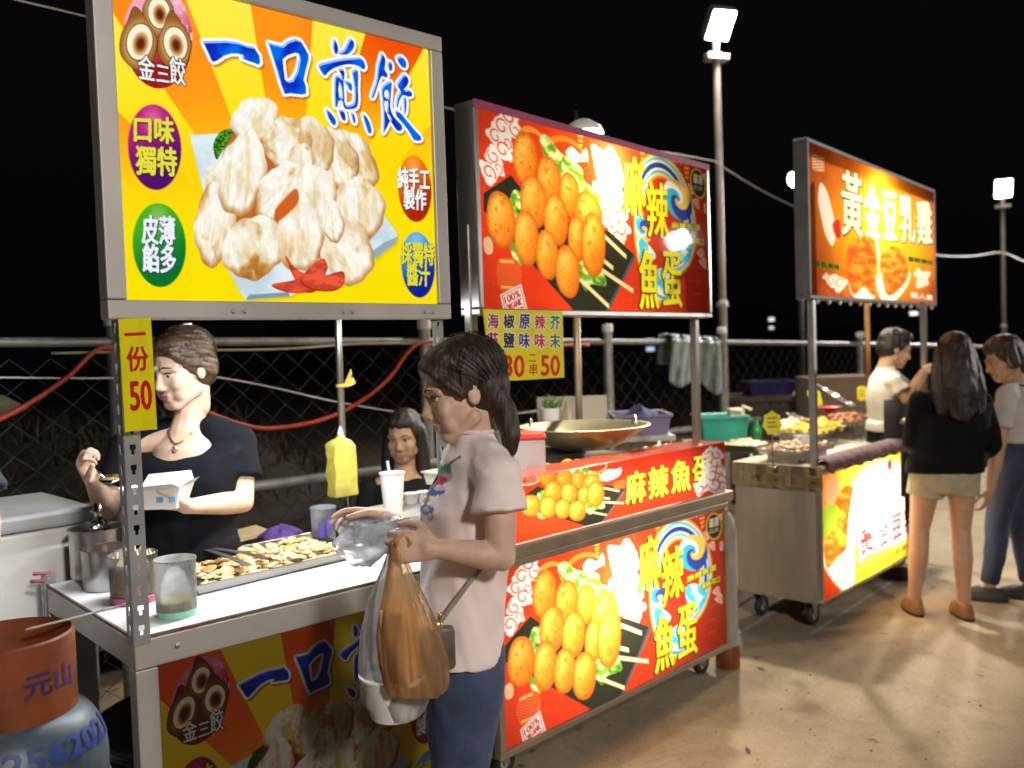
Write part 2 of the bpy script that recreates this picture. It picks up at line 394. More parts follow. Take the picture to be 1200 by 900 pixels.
def print_mat(name, kind, gain=1.0, rough=0.35):
    """'lit': backlit face that gives off light; 'sheet': translucent sheet lit by the lamps behind it; 'paper': plain print"""
    m = bpy.data.materials.new(name); m.use_nodes = True; t = m.node_tree; t.nodes.clear()
    out = t.nodes.new('ShaderNodeOutputMaterial'); at = t.nodes.new('ShaderNodeAttribute'); at.attribute_name = 'print'
    gl = t.nodes.new('ShaderNodeBsdfGlossy'); gl.inputs['Roughness'].default_value = rough; gl.inputs[0].default_value = (1, 1, 1, 1)
    fr = t.nodes.new('ShaderNodeFresnel'); fr.inputs[0].default_value = 1.28
    df = t.nodes.new('ShaderNodeBsdfDiffuse'); t.links.new(at.outputs['Color'], df.inputs[0])
    if kind == 'lit':
        e = t.nodes.new('ShaderNodeEmission'); e.inputs[1].default_value = gain; t.links.new(at.outputs['Color'], e.inputs[0]); base = e.outputs[0]
    elif kind == 'sheet':
        tl = t.nodes.new('ShaderNodeBsdfTranslucent'); t.links.new(at.outputs['Color'], tl.inputs[0])
        mx = t.nodes.new('ShaderNodeMixShader'); mx.inputs[0].default_value = 0.74
        t.links.new(df.outputs[0], mx.inputs[1]); t.links.new(tl.outputs[0], mx.inputs[2]); base = mx.outputs[0]
    else: base = df.outputs[0]
    fm = t.nodes.new('ShaderNodeMixShader'); t.links.new(fr.outputs[0], fm.inputs[0]); t.links.new(base, fm.inputs[1]); t.links.new(gl.outputs[0], fm.inputs[2])
    t.links.new(fm.outputs[0], out.inputs[0]); return m

# ---- shared drawing pieces
def dumpling(A, cx, cy, a, b, ang, seed, tan=0.3):
    A = A.sub(cx, cy, max(a, b)*1.35)
    x, y = A.local(cx, cy, a, b, ang); th = np.arctan2(y, x); r = np.hypot(x, y)
    edge = .95+.07*np.sin(th*2+seed)+.04*np.sin(th*5+seed*2.1)+.018*np.sin(th*11+seed); m = r < edge
    pl = fbm(x*3.4+seed, y*.9+seed*1.3, seed, 3); sp = fbm(x*1.6+5+seed, y*1.3, seed+20); fine = fbm(x*9, y*6, seed+40, 3)
    c = mix((254, 250, 236), (242, 222, 180), ss(.45, .75, pl)); c = mix(c, (206, 148, 62), ss(.50, .72, sp)*tan*1.6)
    c = mix(c, (255, 254, 246), ss(.6, .0, np.hypot(x+.3, y+.42))*.7)
    c = mix(c, (186, 122, 56), ss(.74, 1.0, r/edge)*ss(-.6, .8, y+.4*x)*.85); c = mix(c, (168, 98, 36), ss(.62, .78, sp)*ss(-.1, .7, y)*tan*1.3)
    c = c*(0.9+.18*fine)[..., None]; A.paint(A.blur(m, 1), c)
def ball(A, cx, cy, a, b, ang, seed):
    A = A.sub(cx, cy, max(a, b)*1.3)
    x, y = A.local(cx, cy, a, b, ang); r = np.hypot(x, y); n = fbm(x*3+seed, y*4, seed); f = fbm(x*12, y*16, seed+9, 2)
    m = (abs(x)**2.3+abs(y)**2.3) < 1
    c = mix((255, 170, 48), (236, 112, 10), ss(-.4, 1.0, .7*x+.35*y)); c = mix(c, (255, 200, 96), ss(.85, 0, np.hypot(x+.35, y+.35))*.8)
    c = mix(c, (198, 84, 6), ss(.7, 1.05, r)*.75); c = mix(c, (206, 96, 8), ss(.58, .75, n)*.5); c = mix(c, (150, 62, 4), ss(.72, .8, f)*.65)
    A.paint(A.blur(m, 1), c)
def swirl_cloud(A, q, seed, n=9):
    """white curling cloud ornament along px points q"""
    r = random.Random(seed); m = np.zeros((A.h, A.w), bool); hole = m.copy()
    for (x, y, s) in q:
        m |= A.ellm(x, y, s, s*1.15, 0); a = r.uniform(0, 6.28)
        for i in range(3):
            t = a+i*2.1; m |= A.ellm(x+math.cos(t)*s*.9, y+math.sin(t)*s*1.0, s*.5, s*.55, 0)
        lx, ly = A.local(x, y, s, s*1.15); rr = np.hypot(lx, ly); th = np.arctan2(ly, lx)+a
        hole |= (abs(rr-(.28+.09*((th) % 6.283))) < .075) & (rr < .85)
    return m & ~hole
def text_style(A, m, col, rim=None, rw=2, sh=None, sw=2, so=(2, 3)):
    if sh is not None: A.paint(A.blur(A.shift(A.dil(m, sw), *so), 2)*.85, sh)
    if rim is not None: A.paint(A.dil(m, rw), rim)
    A.paint(m, col)

# ---- dumpling stall artwork (measured on the big sign)
def art_dumpling(quad, W=520, H=470):
    A = Art(quad, W, H); X, Y = A.X, A.Y
    base = mix((255, 150, 24), (252, 226, 6), ss(60, 260, Y+0.10*(X-330))); red = mix((240, 70, 4), (250, 196, 10), ss(30, 235, Y-0.1*(X-330)))
    th = np.degrees(np.arctan2(Y-330, X-345)); A.img[:] = base
    rays = ((th+90+196) % 25.0) < 12.0
    A.paint(A.blur(rays & (Y < 320), 1)*ss(265, 130, Y), mix((255, 236, 70), (254, 226, 10), ss(0, 200, Y)))
    rr = ss(330, 470, X)*ss(170, 40, Y); A.paint((~rays)*rr*.9, red)
    A.paint(ss(.3, 1, (1-A.V))*ss(.25, 0, A.U)*.35*(~rays), (250, 120, 20))
    A.paint(ss(230, 350, Y)*.8, (250, 226, 4))
    # shop emblem: three ingots over a dark red oval
    lx, ly = A.local(185.5, 44, 40, 60, -3); o = lx*lx+ly*ly < 1
    A.paint(o, mix((245, 170, 196), (168, 20, 30), ss(-.6, .75, ly+.25*lx)+.25*(fbm(lx*5, ly*5, 3)-.5)))
    A.paint(o & (fbm(X*.25, Y*.25, 5, 3) > .58) & (lx > .1) & (ly < .1), (252, 200, 214))
    for cx, cy, w, h, an, sd in ((186, 16, 18, 27, -8, 1), (163, 50, 21, 31, 8, 2), (205, 52, 19, 29, -12, 3)):
        tail = A.blob([(cx-w*.2, cy-h*1.35), (cx+w*.55, cy-h*.7), (cx+w*1.02, cy), (cx+w*.6, cy+h*.9), (cx-w*.2, cy+h*1.0), (cx-w*.95, cy+h*.5), (cx-w*.98, cy-h*.2), (cx-w*.6, cy-h*.8)])
        x, y = A.local(cx, cy, w, h, an); r = np.hypot(x, y); A.paint(A.dil(tail, 2), (84, 44, 12)); A.paint(tail, mix((250, 232, 186), (150, 92, 30), ss(.25, 1.15, r)))
        x2, y2 = A.local(cx+w*.05, cy-h*.02, w*.75, h*.72, an); r2 = np.hypot(x2, y2); A.paint(r2 < 1.03, (150, 96, 40)); A.paint(r2 < .93, (252, 244, 214))
        x3, y3 = A.local(cx+w*.1, cy+h*.05, w*.5, h*.5, an); r3 = np.hypot(x3, y3); A.paint(ss(1, .8, r3), mix((96, 34, 8), (226, 180, 116), ss(.2, .9, r3)))
    for ch, q in (('金', [(162, 64), (181, 67), (182, 95), (163, 92)]), ('三', [(184, 76), (198, 79), (199, 97), (184, 95)]), ('餃', [(199, 66), (217, 70), (218, 101), (200, 98)])):
        m = A.text(ch, q, 1); A.paint(A.dil(m, 3), (40, 16, 14)); A.paint(m, (248, 246, 244))
    # round badges
    for cx, cy, w, h, an, c0, c1, lines, tc, sc in (
        (181.5, 172.5, 31, 50, -4, (190, 30, 130), (82, 14, 106), (('口味', 158, 136, 46, 30), ('獨特', 160, 171, 47, 33)), (232, 226, 60), (52, 8, 60)),
        (187, 287, 31, 49, -3, (70, 176, 30), (8, 112, 44), (('皮薄', 167, 252, 38, 33), ('餡多', 168, 285, 38, 33)), (238, 244, 250), (20, 30, 96)),
        (485.8, 221, 19.5, 39, -4, (250, 130, 10), (178, 36, 6), (('純手工', 466, 196, 37, 25), ('製作', 473, 221, 26, 24)), (250, 250, 250), (40, 30, 40)),
        (489.5, 310, 19.5, 38.5, -4, (80, 176, 240), (18, 30, 150), (('採獨特', 470, 283, 38, 26), ('醬汁', 477, 308, 26, 26)), (226, 220, 50), (30, 40, 90))):
        x, y = A.local(cx, cy, w, h, an); o = x*x+y*y < 1; A.paint(A.blur(o, 1), mix(c0, c1, ss(-.9, .8, y+.3*x)))
        A.paint(A.blur(o, 1)*ss(.55, 0, np.hypot(x*.9, y+.62))*.4, (255, 220, 180))
        for t, bx, by, bw, bh in lines:
            m = A.text(t, A.rect(bx, by, bw, bh, .05), 2); A.paint(A.dil(A.shift(m, 1, 2), 2), sc); A.paint(m, tc)
    # plate with dumplings
    pl = A.poly([(222, 157), (232, 158), (262, 156), (300, 160), (430, 225), (466, 274), (464, 284), (440, 303), (425, 300), (340, 347), (288, 351), (280, 340), (262, 305), (236, 215)])
    A.paint(A.blur(A.shift(pl, 4, 5), 4)*.35, (150, 120, 0)); A.paint(A.blur(pl, 1), mix((226, 240, 244), (196, 216, 226), ss(.4, .7, fbm(X*.03, Y*.03, 8))))
    A.paint(A.blur(A.poly([(440, 303), (464, 284), (466, 277), (450, 284), (432, 297)]), 1), (150, 172, 188)); A.paint(A.blur(A.poly([(288, 351), (340, 347), (338, 342), (292, 345)]), 1), (130, 150, 170))
    g = A.blob([(250, 170), (258, 155), (270, 151), (279, 153), (276, 165), (262, 176), (254, 187)]); n = fbm(X*.6, Y*.6, 9, 3); A.paint(g, mix((20, 84, 10), (96, 170, 50), ss(.35, .65, n)))
    A.paint(A.blur(A.blob([(262, 180), (300, 140), (370, 150), (430, 215), (440, 270), (400, 300), (330, 300), (270, 280)]), 3), (190, 104, 40))
    for d in ((299, 141, 25, 27, 10, 3, .1), (262, 212, 22, 24, 0, 4, .3), (415, 190, 24, 36, -24, 5, .4), (392, 184, 24, 36, -20, 6, .4), (366, 170, 22, 34, -14, 7, .35), (338, 168, 25, 32, -8, 8, .6), (352, 190, 14, 22, 0, 9, .5),
              (253, 262, 24, 46, 10, 12, .8), (284, 204, 26, 46, 6, 10, .15), (330, 226, 27, 34, 30, 11, .9), (422, 242, 26, 34, -8, 13, .35), (368, 228, 24, 36, -4, 14, .2), (297, 290, 33, 37, -6, 15, .75), (406, 292, 30, 38, -22, 17, .3), (352, 278, 27, 37, -6, 16, .2), (388, 258, 14, 24, -10, 18, .2)): dumpling(A, d[0], d[1], d[2]*1.13, d[3]*1.10, d[4], d[5], d[6]*.75)
    A.paint(A.blur(A.blob([(322, 247), (334, 232), (347, 221), (350, 236), (338, 250), (324, 260)]), 2)*.9, (206, 84, 16))
    for pts in ([(334, 299), (345, 313), (352, 318), (378, 331), (370, 341), (356, 341), (343, 322)], [(318, 334), (340, 329), (362, 325), (368, 340), (340, 343)], [(352, 327), (376, 303), (384, 312), (382, 322), (402, 318), (402, 334), (388, 341), (366, 339)]):
        m = A.blob(pts); x, y = A.local(370, 330, 40, 20, 10); A.paint(A.blur(m, 1), mix((226, 58, 28), (160, 22, 8), ss(.4, .65, fbm(X*.08, Y*.16, 31)))); A.paint(A.blur(A.shift(m, -2, -3) & ~A.dil(~m, 4), 2)*.4, (255, 140, 110))
    # brush lettering
    S = lambda o, k, L: [(o[0]+x/k, o[1]+y/k) for x, y in L]
    a = lambda L: S((220, 30), 7.5, L); b = lambda L: S((360, 30), 5.625, L)
    m = A.poly(a([(135, 140), (330, 136), (430, 148), (520, 180), (580, 190), (600, 220), (632, 270), (638, 330), (620, 348), (590, 332), (530, 312), (475, 290), (490, 262), (440, 248), (380, 248), (320, 268), (260, 310), (225, 322), (205, 300), (180, 240), (150, 180)]))
    m |= A.poly(a([(705, 150), (760, 165), (830, 180), (880, 140), (940, 120), (990, 135), (1030, 200), (1062, 260), (1062, 300), (1040, 380), (1018, 480), (1040, 540), (1040, 600), (1000, 608), (900, 596), (852, 604), (820, 520), (780, 380), (735, 240)])) & ~A.poly(a([(835, 300), (880, 262), (940, 242), (978, 250), (982, 300), (960, 400), (920, 478), (880, 490), (855, 478), (845, 400)]))
    for L in ([(178, 90), (198, 125), (205, 165), (190, 192), (172, 160), (170, 115)], [(280, 88), (302, 100), (310, 130), (296, 165), (262, 192), (218, 192), (205, 182), (240, 160), (262, 120)], [(75, 262), (130, 240), (220, 222), (300, 214), (345, 212), (372, 235), (382, 275), (368, 290), (335, 268), (270, 256), (190, 276), (140, 306), (118, 332), (96, 310)],
              [(182, 340), (200, 332), (214, 350), (206, 420), (210, 480), (196, 535), (182, 530), (178, 440)], [(205, 290), (235, 288), (245, 320), (240, 360), (225, 350), (222, 320)], [(210, 352), (235, 356), (242, 400), (246, 500), (258, 540), (245, 545), (232, 510), (226, 420)], [(240, 365), (280, 372), (296, 400), (292, 432), (275, 420), (262, 392)], [(296, 300), (325, 290), (336, 320), (334, 420), (336, 500), (320, 545), (258, 552), (250, 532), (300, 515), (312, 480), (310, 400), (300, 340)],
              [(200, 480), (240, 470), (244, 488), (206, 496)], [(124, 555), (150, 570), (185, 620), (188, 650), (170, 655), (140, 610)], [(210, 555), (240, 565), (252, 600), (250, 628), (232, 620), (215, 585)], [(288, 578), (305, 580), (318, 620), (314, 645), (300, 630)], [(366, 585), (395, 610), (420, 670), (422, 705), (405, 710), (385, 660)]): m |= A.poly(A.smooth(b(L), 3))
    for L in ([(490, 185), (515, 225), (510, 290), (530, 325), (520, 345), (492, 335), (470, 380), (440, 470), (424, 478), (425, 450), (455, 360), (465, 270), (478, 220)], [(535, 238), (556, 250), (560, 290), (545, 300), (530, 270)], [(490, 410), (535, 370), (556, 380), (552, 440), (548, 540), (570, 600), (620, 655), (622, 690), (590, 690), (555, 640), (530, 600), (525, 560), (535, 440), (512, 430), (508, 470), (512, 560), (548, 600), (540, 640), (506, 705), (500, 690), (502, 600), (496, 500)], [(590, 215), (620, 205), (648, 235), (652, 268), (640, 282), (615, 265)], [(590, 390), (612, 350), (640, 322), (668, 360), (655, 400), (635, 425), (672, 425), (692, 460), (665, 470), (630, 460), (606, 500), (598, 540), (586, 530), (592, 470), (612, 430)],
              [(634, 470), (652, 490), (652, 560), (640, 590), (636, 540)], [(578, 560), (612, 575), (650, 620), (700, 680), (745, 730), (748, 755), (705, 755), (670, 700), (625, 640), (590, 600)], [(500, 470), (530, 480), (526, 500), (502, 495)]): m |= A.poly(A.smooth(b(L), 3))
    A.paint(A.blur(A.shift(A.dil(m, 8), 5, 7), 3)*.6, (150, 60, 10)); A.paint(A.dil(m, 9), (250, 252, 254))
    A.paint(m, mix((0, 110, 240), (10, 40, 190), ss(.3, .7, A.blur(fbm(X*.05, Y*.04, 44), 2))))
    A.paint((m & ~A.shift(m, 4, 5)) & ~A.dil(~m, 1), (150, 200, 255))
    return A.final()

# ---- fish ball stall artwork (measured on the cart front)
def skewers(A, f, lit=True):
    """balls, lettuce, black plate, sticks; f maps the measured points"""
    g = lambda L: [f(x, y) for x, y in L]
    A.paint(A.poly(g([(592, 757), (622, 722), (640, 735), (664, 748), (710, 728), (733, 724), (762, 735), (722, 825), (700, 835), (592, 775)])), (22, 20, 22))
    A.paint(A.poly(g([(760, 735), (763, 737), (727, 822), (722, 825), (742, 780)])), (66, 76, 92))
    n = fbm(A.X*.16, A.Y*.16, 21, 4)
    for L in ([(620, 760), (626, 735), (644, 740), (640, 760), (632, 775)], [(654, 668), (662, 658), (676, 668), (700, 672), (704, 684), (720, 690), (722, 706), (716, 720), (690, 725), (668, 700)], [(692, 800), (700, 772), (724, 772), (728, 786), (712, 792), (706, 803), (698, 795)], [(620, 790), (632, 800), (634, 812), (624, 808)]):
        m = A.blob(g(L)); A.paint(A.blur(m & (n > .2), 1), mix((90, 160, 26), (232, 246, 170), ss(.3, .62, n)))
    for (x0, y0, x1, y1) in ((700, 722, 752, 742), (704, 768, 760, 775), (690, 790, 732, 806), (706, 754, 737, 762)):
        dx, dy = x1-x0, y1-y0; A.paint(A.blur(A.poly(g([(x0, y0-2.6), (x1, y1-2.6), (x1, y1+2.6), (x0, y0+2.6)])), 1), (252, 226, 170))
    for i, (x, y, a, b) in enumerate(((638, 696, 13, 28), (664, 705, 12.5, 25), (687, 708, 10.5, 23), (709, 722, 15, 28), (647, 737, 14, 27), (672, 743, 13, 27), (696, 751, 10, 24), (714, 748, 13, 34), (611, 775, 15, 29), (639, 780, 13, 29), (662, 786, 12, 26), (685, 792, 13, 27.5))):
        cx, cy = f(x, y); x2, y2 = f(x+a, y); x3, y3 = f(x, y+b); ball(A, cx, cy, abs(x2-cx)*1.05, abs(y3-cy)*1.02, 4, i+3)
def art_fishball(quad, W=420, H=380):
    A = Art(quad, W, H); X, Y = A.X, A.Y
    A.img[:] = mix((226, 44, 10), (176, 22, 10), ss(.45, 1, A.U)*.9+.1*fbm(A.U*9, A.V*9, 2)); A.paint(ss(.6, 0, np.hypot(A.U-.42, A.V-.25))*.5, (236, 70, 10))
    st = fbm(X*1.1, Y*1.1, 3, 2) > .80; A.paint(A.blur(st, 1)*.6, (250, 150, 40))
    # clouds
    A.paint(A.blur(swirl_cloud(A, [(620, 660, 10), (612, 676, 9), (627, 672, 8), (605, 690, 8), (613, 700, 9), (603, 712, 8), (598, 732, 9), (618, 690, 6), (608, 722, 6)], 4), 1), (250, 246, 248))
    A.paint(A.blur(swirl_cloud(A, [(722, 650, 9), (735, 645, 9), (741, 658, 8), (727, 667, 10), (738, 675, 9), (726, 688, 10), (739, 695, 11), (748, 684, 7), (730, 708, 9), (745, 712, 9), (742, 726, 8)], 5), 1), (254, 248, 250))
    A.paint(A.blur(swirl_cloud(A, [(840, 693, 4), (843, 702, 4), (834, 640, 4), (829, 627, 4), (847, 640, 4), (836, 610, 4), (846, 606, 4)], 6), 1)*.85, (240, 216, 200))
    for x, y in ((699, 637), (770, 613), (822, 606)):
        for k in range(5): A.paint(A.poly([(x-5+k, y-9+k*5), (x+5-k*.4, y-11+k*5), (x+4-k*.4, y-8+k*5), (x-4+k, y-6+k*5)]), (238, 160, 60))
    m = A.ellm(686, 668, 24, 20, -20) & ~A.ellm(688, 671, 22, 18, -20) & (Y < 668); A.paint(m, (240, 130, 40))
    m = A.ellm(648, 676, 18, 18, -20) & ~A.ellm(650, 679, 15.5, 15.5, -20); A.paint(m, (246, 150, 60))
    m = A.blob([(683, 665), (690, 655), (700, 658), (706, 648), (708, 660), (700, 666), (690, 672)]); A.paint(A.blur(m, 1), (252, 240, 236))
    skewers(A, lambda x, y: (x, y))
    # lantern, stamp
    lm = A.blob([(608, 820), (618, 812), (630, 810), (634, 825), (630, 845), (614, 852), (606, 838)]); A.paint(lm, mix((220, 70, 34), (236, 100, 44), (np.sin(Y*1.9-.6*X) > .3)*1.0))
    for L in ([(609, 818), (625, 811), (625, 814), (610, 821)], [(611, 845), (626, 838), (626, 841), (611, 848)]): A.paint(A.poly(L), (250, 176, 90))
    q = [(610, 855), (633, 832), (640, 856), (616, 880)]; st = A.poly(q); A.paint(st, (252, 240, 242))
    def inq(u0, v0, u1, v1):
        c = np.array(q, float); g = lambda u, v: tuple((c[0]*(1-u)+c[1]*u)*(1-v)+(c[3]*(1-u)+c[2]*u)*v); return [g(u0, v0), g(u1, v0), g(u1, v1), g(u0, v1)]
    A.paint(A.poly(inq(.05, .05, .95, .95)) & ~A.poly(inq(.09, .09, .91, .91)), (206, 40, 50))
    for t, v0, v1 in (('100%', .14, .42), ('ORGANIC', .46, .72), ('COLLECTION', .78, .88)): A.paint(A.text(t, inq(.14, v0, .86, v1), 1), (200, 30, 44))
    m = A.blob([(592, 806), (598, 800), (602, 806), (601, 816), (594, 819)]); A.paint(m, (226, 190, 150))
    # blue and gold swirl
    def ring(cx, cy, a, b, t0, t1, w, cols, an=0):
        x, y = A.local(cx, cy, a, b, an); r = np.hypot(x, y); th = np.degrees(np.arctan2(y, x)) % 360; k = ((th-t0) % 360) < (t1-t0)
        for i, c in enumerate(cols):
            w0 = w*(1-i/len(cols)); A.paint(A.blur(k & (abs(r-1+.0*w) < w0), 1), c)
    ring(797, 672, 30, 52, 180, 440, .26, ((240, 150, 40), (240, 226, 170), (60, 190, 240), (236, 240, 244), (16, 60, 150)))
    ring(790, 700, 24, 60, 60, 200, .22, ((230, 170, 60), (230, 220, 160), (40, 170, 220), (240, 244, 246)))
    for cx, cy, s, d in ((812, 648, 17, 1), (772, 702, 10, -1)):
        x, y = A.local(cx, cy, s*.8, s); r = np.hypot(x, y); th = np.arctan2(y, x)*d; ph = ((np.log(r+.06)*2.2+th)/(2*np.pi)) % 1.0; o = r < 1.25
        for lo, hi, c in ((0, .3, (20, 60, 160)), (.3, .55, (40, 180, 236)), (.55, .72, (244, 248, 250)), (.72, 1, (236, 196, 90))): A.paint(A.blur(o & (ph >= lo) & (ph < hi), 1), c)
    for L in ([(803, 690), (815, 684), (828, 696), (822, 712), (808, 712)], [(786, 740), (800, 730), (806, 745), (798, 762), (788, 758)], [(764, 720), (772, 712), (786, 722), (780, 732), (768, 732)]):
        m = A.blob(L); A.paint(A.blur(m, 1), mix((60, 200, 244), (240, 250, 252), ss(.4, .6, fbm(X*.2, Y*.1, 12))))
    for ch, q4 in (('麻', [(749, 634), (773, 623), (774, 685), (750, 696)]), ('辣', [(776, 647), (800, 637), (801, 696), (777, 707)]), ('魚', [(767, 726), (789, 717), (790, 779), (768, 790)]), ('蛋', [(794, 714), (816, 704), (817, 764), (795, 775)])):
        m = A.text(ch, q4, 3); A.paint(A.dil(A.shift(m, -3, 2), 4), (22, 14, 10)); A.paint(m, (250, 240, 40))
    m = A.text('delicious food', [(777, 608), (816, 598), (817, 606), (778, 616)], 0); A.paint(A.dil(m, 2), (150, 20, 20)); A.paint(A.dil(m, 1)*.95, (246, 214, 214))
    for t, q4 in (('麻辣魚蛋', [(805, 676), (839, 661), (839, 668), (805, 683)]), ('香酥可口', [(822, 684), (843, 675), (843, 682), (822, 691)])):
        m = A.text(t, q4, 1); A.paint(A.dil(m, 3), (30, 20, 10)); A.paint(m, (236, 226, 40))
    A.paint(A.ellm(836.5, 617, 9.5, 16), (206, 166, 60)); A.paint(A.ellm(836.5, 617, 8, 14), (24, 26, 26)); A.paint(A.text('嚴選', [(831, 609), (842, 606), (842, 616), (831, 619)], 1), (220, 210, 180)); A.paint(A.text('品質', [(831, 621), (842, 618), (842, 623), (831, 626)], 0), (200, 190, 150))
    q = [(826, 716), (846, 707), (847, 735), (827, 745)]
    for y in (712, 728, 742): A.paint(A.poly([(829, y), (840, y-5), (840, y-4), (829, y+1)]), (206, 80, 50))
    return A.final()
def art_strip(quad, W=430, H=130):
    A = Art(quad, W, H); X, Y = A.X, A.Y
    A.img[:] = mix((232, 44, 8), (178, 20, 14), ss(.35, .9, A.U)); A.paint(ss(.5, 1, A.V)*.4, (246, 70, 6)); st = fbm(X*1.3, Y*1.3, 5, 2) > .80; A.paint(A.blur(st, 1)*.6, (252, 170, 60))
    m = A.ellm(619, 563, 14, 6, -6) & ~A.ellm(619, 563, 12.5, 4.6, -6); A.paint(m, (250, 220, 200)); A.paint(A.ellm(619, 563, 12.5, 4.6, -6) & (fbm(X*.8, Y*.8, 6, 2) > .5), (250, 150, 120))
    m = A.ellm(699, 548, 13, 7, -16) & ~A.ellm(699, 548, 11, 5.2, -16); A.paint(m, (250, 190, 140))
    def f(x, y): return (612+(x-597)*.735, 548.5+(y-672)*.43-(x-597)*.02)
    skewers(A, f)
    A.paint(A.blur(A.blob([(703, 560), (710, 551), (722, 550), (728, 548), (727, 556), (718, 562), (708, 564)]), 1), (252, 246, 250))
    A.paint(A.poly([(719, 566), (735, 560), (735, 571), (720, 574)]), (240, 96, 40))
    for ch, x, y in (('麻', 734, 562-7), ('辣', 760.5, 556-7), ('魚', 787, 550-8), ('蛋', 812, 544.5-8)):
        m = A.text(ch, A.rect(x, y, 22, 36, -.2), 3); A.paint(A.dil(A.shift(m, -3, 2), 4), (24, 12, 8)); A.paint(m, (250, 240, 60))
    A.paint(A.blur(swirl_cloud(A, [(831, 532, 6), (840, 533, 6), (838, 543, 7), (829, 545, 6), (843, 552, 7), (834, 556, 8), (845, 562, 7), (826, 567, 8), (838, 567, 9), (820, 573, 6), (846, 570, 6)], 9), 1), (252, 248, 254))
    return A.final()
# ---- fried chicken stall artwork
def fried(A, pts, seed, n=70, r=5, cols=((250, 150, 40), (206, 84, 10))):
    rr = random.Random(seed); m0 = A.blob(pts); A.paint(A.blur(m0, 1), (200, 90, 14)); p = np.asarray(pts); lo, hi = p.min(0), p.max(0)
    for i in range(n):
        x, y = rr.uniform(lo[0], hi[0]), rr.uniform(lo[1], hi[1]); a = rr.uniform(.6, 1.2)*r; lx, ly = A.local(x, y, a, a*rr.uniform(.7, 1.3), rr.uniform(0, 90)); d = np.hypot(lx, ly)
        A.paint(A.blur((d < 1) & m0, 1), mix(cols[0], cols[1], ss(-.6, .8, lx*.5+ly)+.3*rr.random()))
def art_chicken_sign(quad, W=300, H=270):
    A = Art(quad, W, H); X, Y = A.X, A.Y; A.img[:] = mix((248, 172, 18), (158, 46, 6), ss(.18, .66, np.hypot((A.U-.55)*.95, (A.V-.5)*.9)))
    A.paint(ss(.45, .7, fbm(A.U*10, A.V*4, 4))*.25, (250, 140, 10))
    A.paint(A.poly([(952, 181), (966, 184), (966, 202), (952, 199)]) & (np.sin(Y*1.8) > -.2), (240, 190, 150))
    for t, q in (('黃', [(986, 198), (1010, 207), (1011, 279), (987, 274)]), ('金', [(1013, 214), (1030, 219), (1031, 279), (1014, 277)]), ('豆', [(1035, 224), (1050, 228), (1051, 281), (1036, 279)]), ('乳', [(1054, 226), (1071, 233), (1072, 285), (1055, 282)]), ('雞', [(1074, 234), (1091, 238), (1092, 287), (1075, 285)])):
        m = A.text(t, q, 3); A.paint(A.dil(A.shift(m, 1, 2), 5), (40, 20, 10)); A.paint(m, (250, 236, 196))
    for L in ([(1000, 300), (1020, 280), (1030, 290), (1026, 345), (1012, 352), (996, 340)], ): A.paint(A.blur(A.blob(L), 1), (250, 236, 210))
    fried(A, [(994, 290), (1008, 278), (1024, 280), (1028, 300), (1026, 345), (1012, 336), (1000, 345), (994, 320)], 4)
    A.paint(A.blur(A.blob([(1030, 320), (1065, 318), (1060, 340), (1042, 356), (1030, 345)]), 1), (250, 236, 210)); fried(A, [(1032, 300), (1045, 288), (1058, 298), (1064, 322), (1052, 340), (1040, 345), (1034, 325)], 5)
    for q in ([(955, 305), (984, 310), (984, 317), (955, 312)], [(1064, 300), (1093, 305), (1093, 311), (1064, 306)]): A.paint(A.poly(q), (150, 150, 20)); A.paint(A.text('香酥美味', q, 1), (40, 60, 10))
    A.paint(A.blur(swirl_cloud(A, [(975, 328, 6), (984, 332, 7), (968, 324, 3), (1080, 330, 6), (1076, 320, 4), (1085, 322, 4)], 8), 1), (250, 236, 226))
    # stands in for the cartoon bird: a plain white plume and a red chili
    A.paint(A.blur(A.blob([(962, 214), (970, 226), (975, 246), (980, 270), (976, 288), (968, 276), (962, 252), (959, 232)]), 1), (246, 226, 208)); A.paint(A.blur(A.blob([(976, 262), (984, 258), (985, 278), (979, 276)]), 1), (190, 30, 20))
    A.paint(A.text('超人氣', [(1067, 342), (1093, 346), (1093, 352), (1067, 348)], 1), (250, 240, 230))
    return A.final()
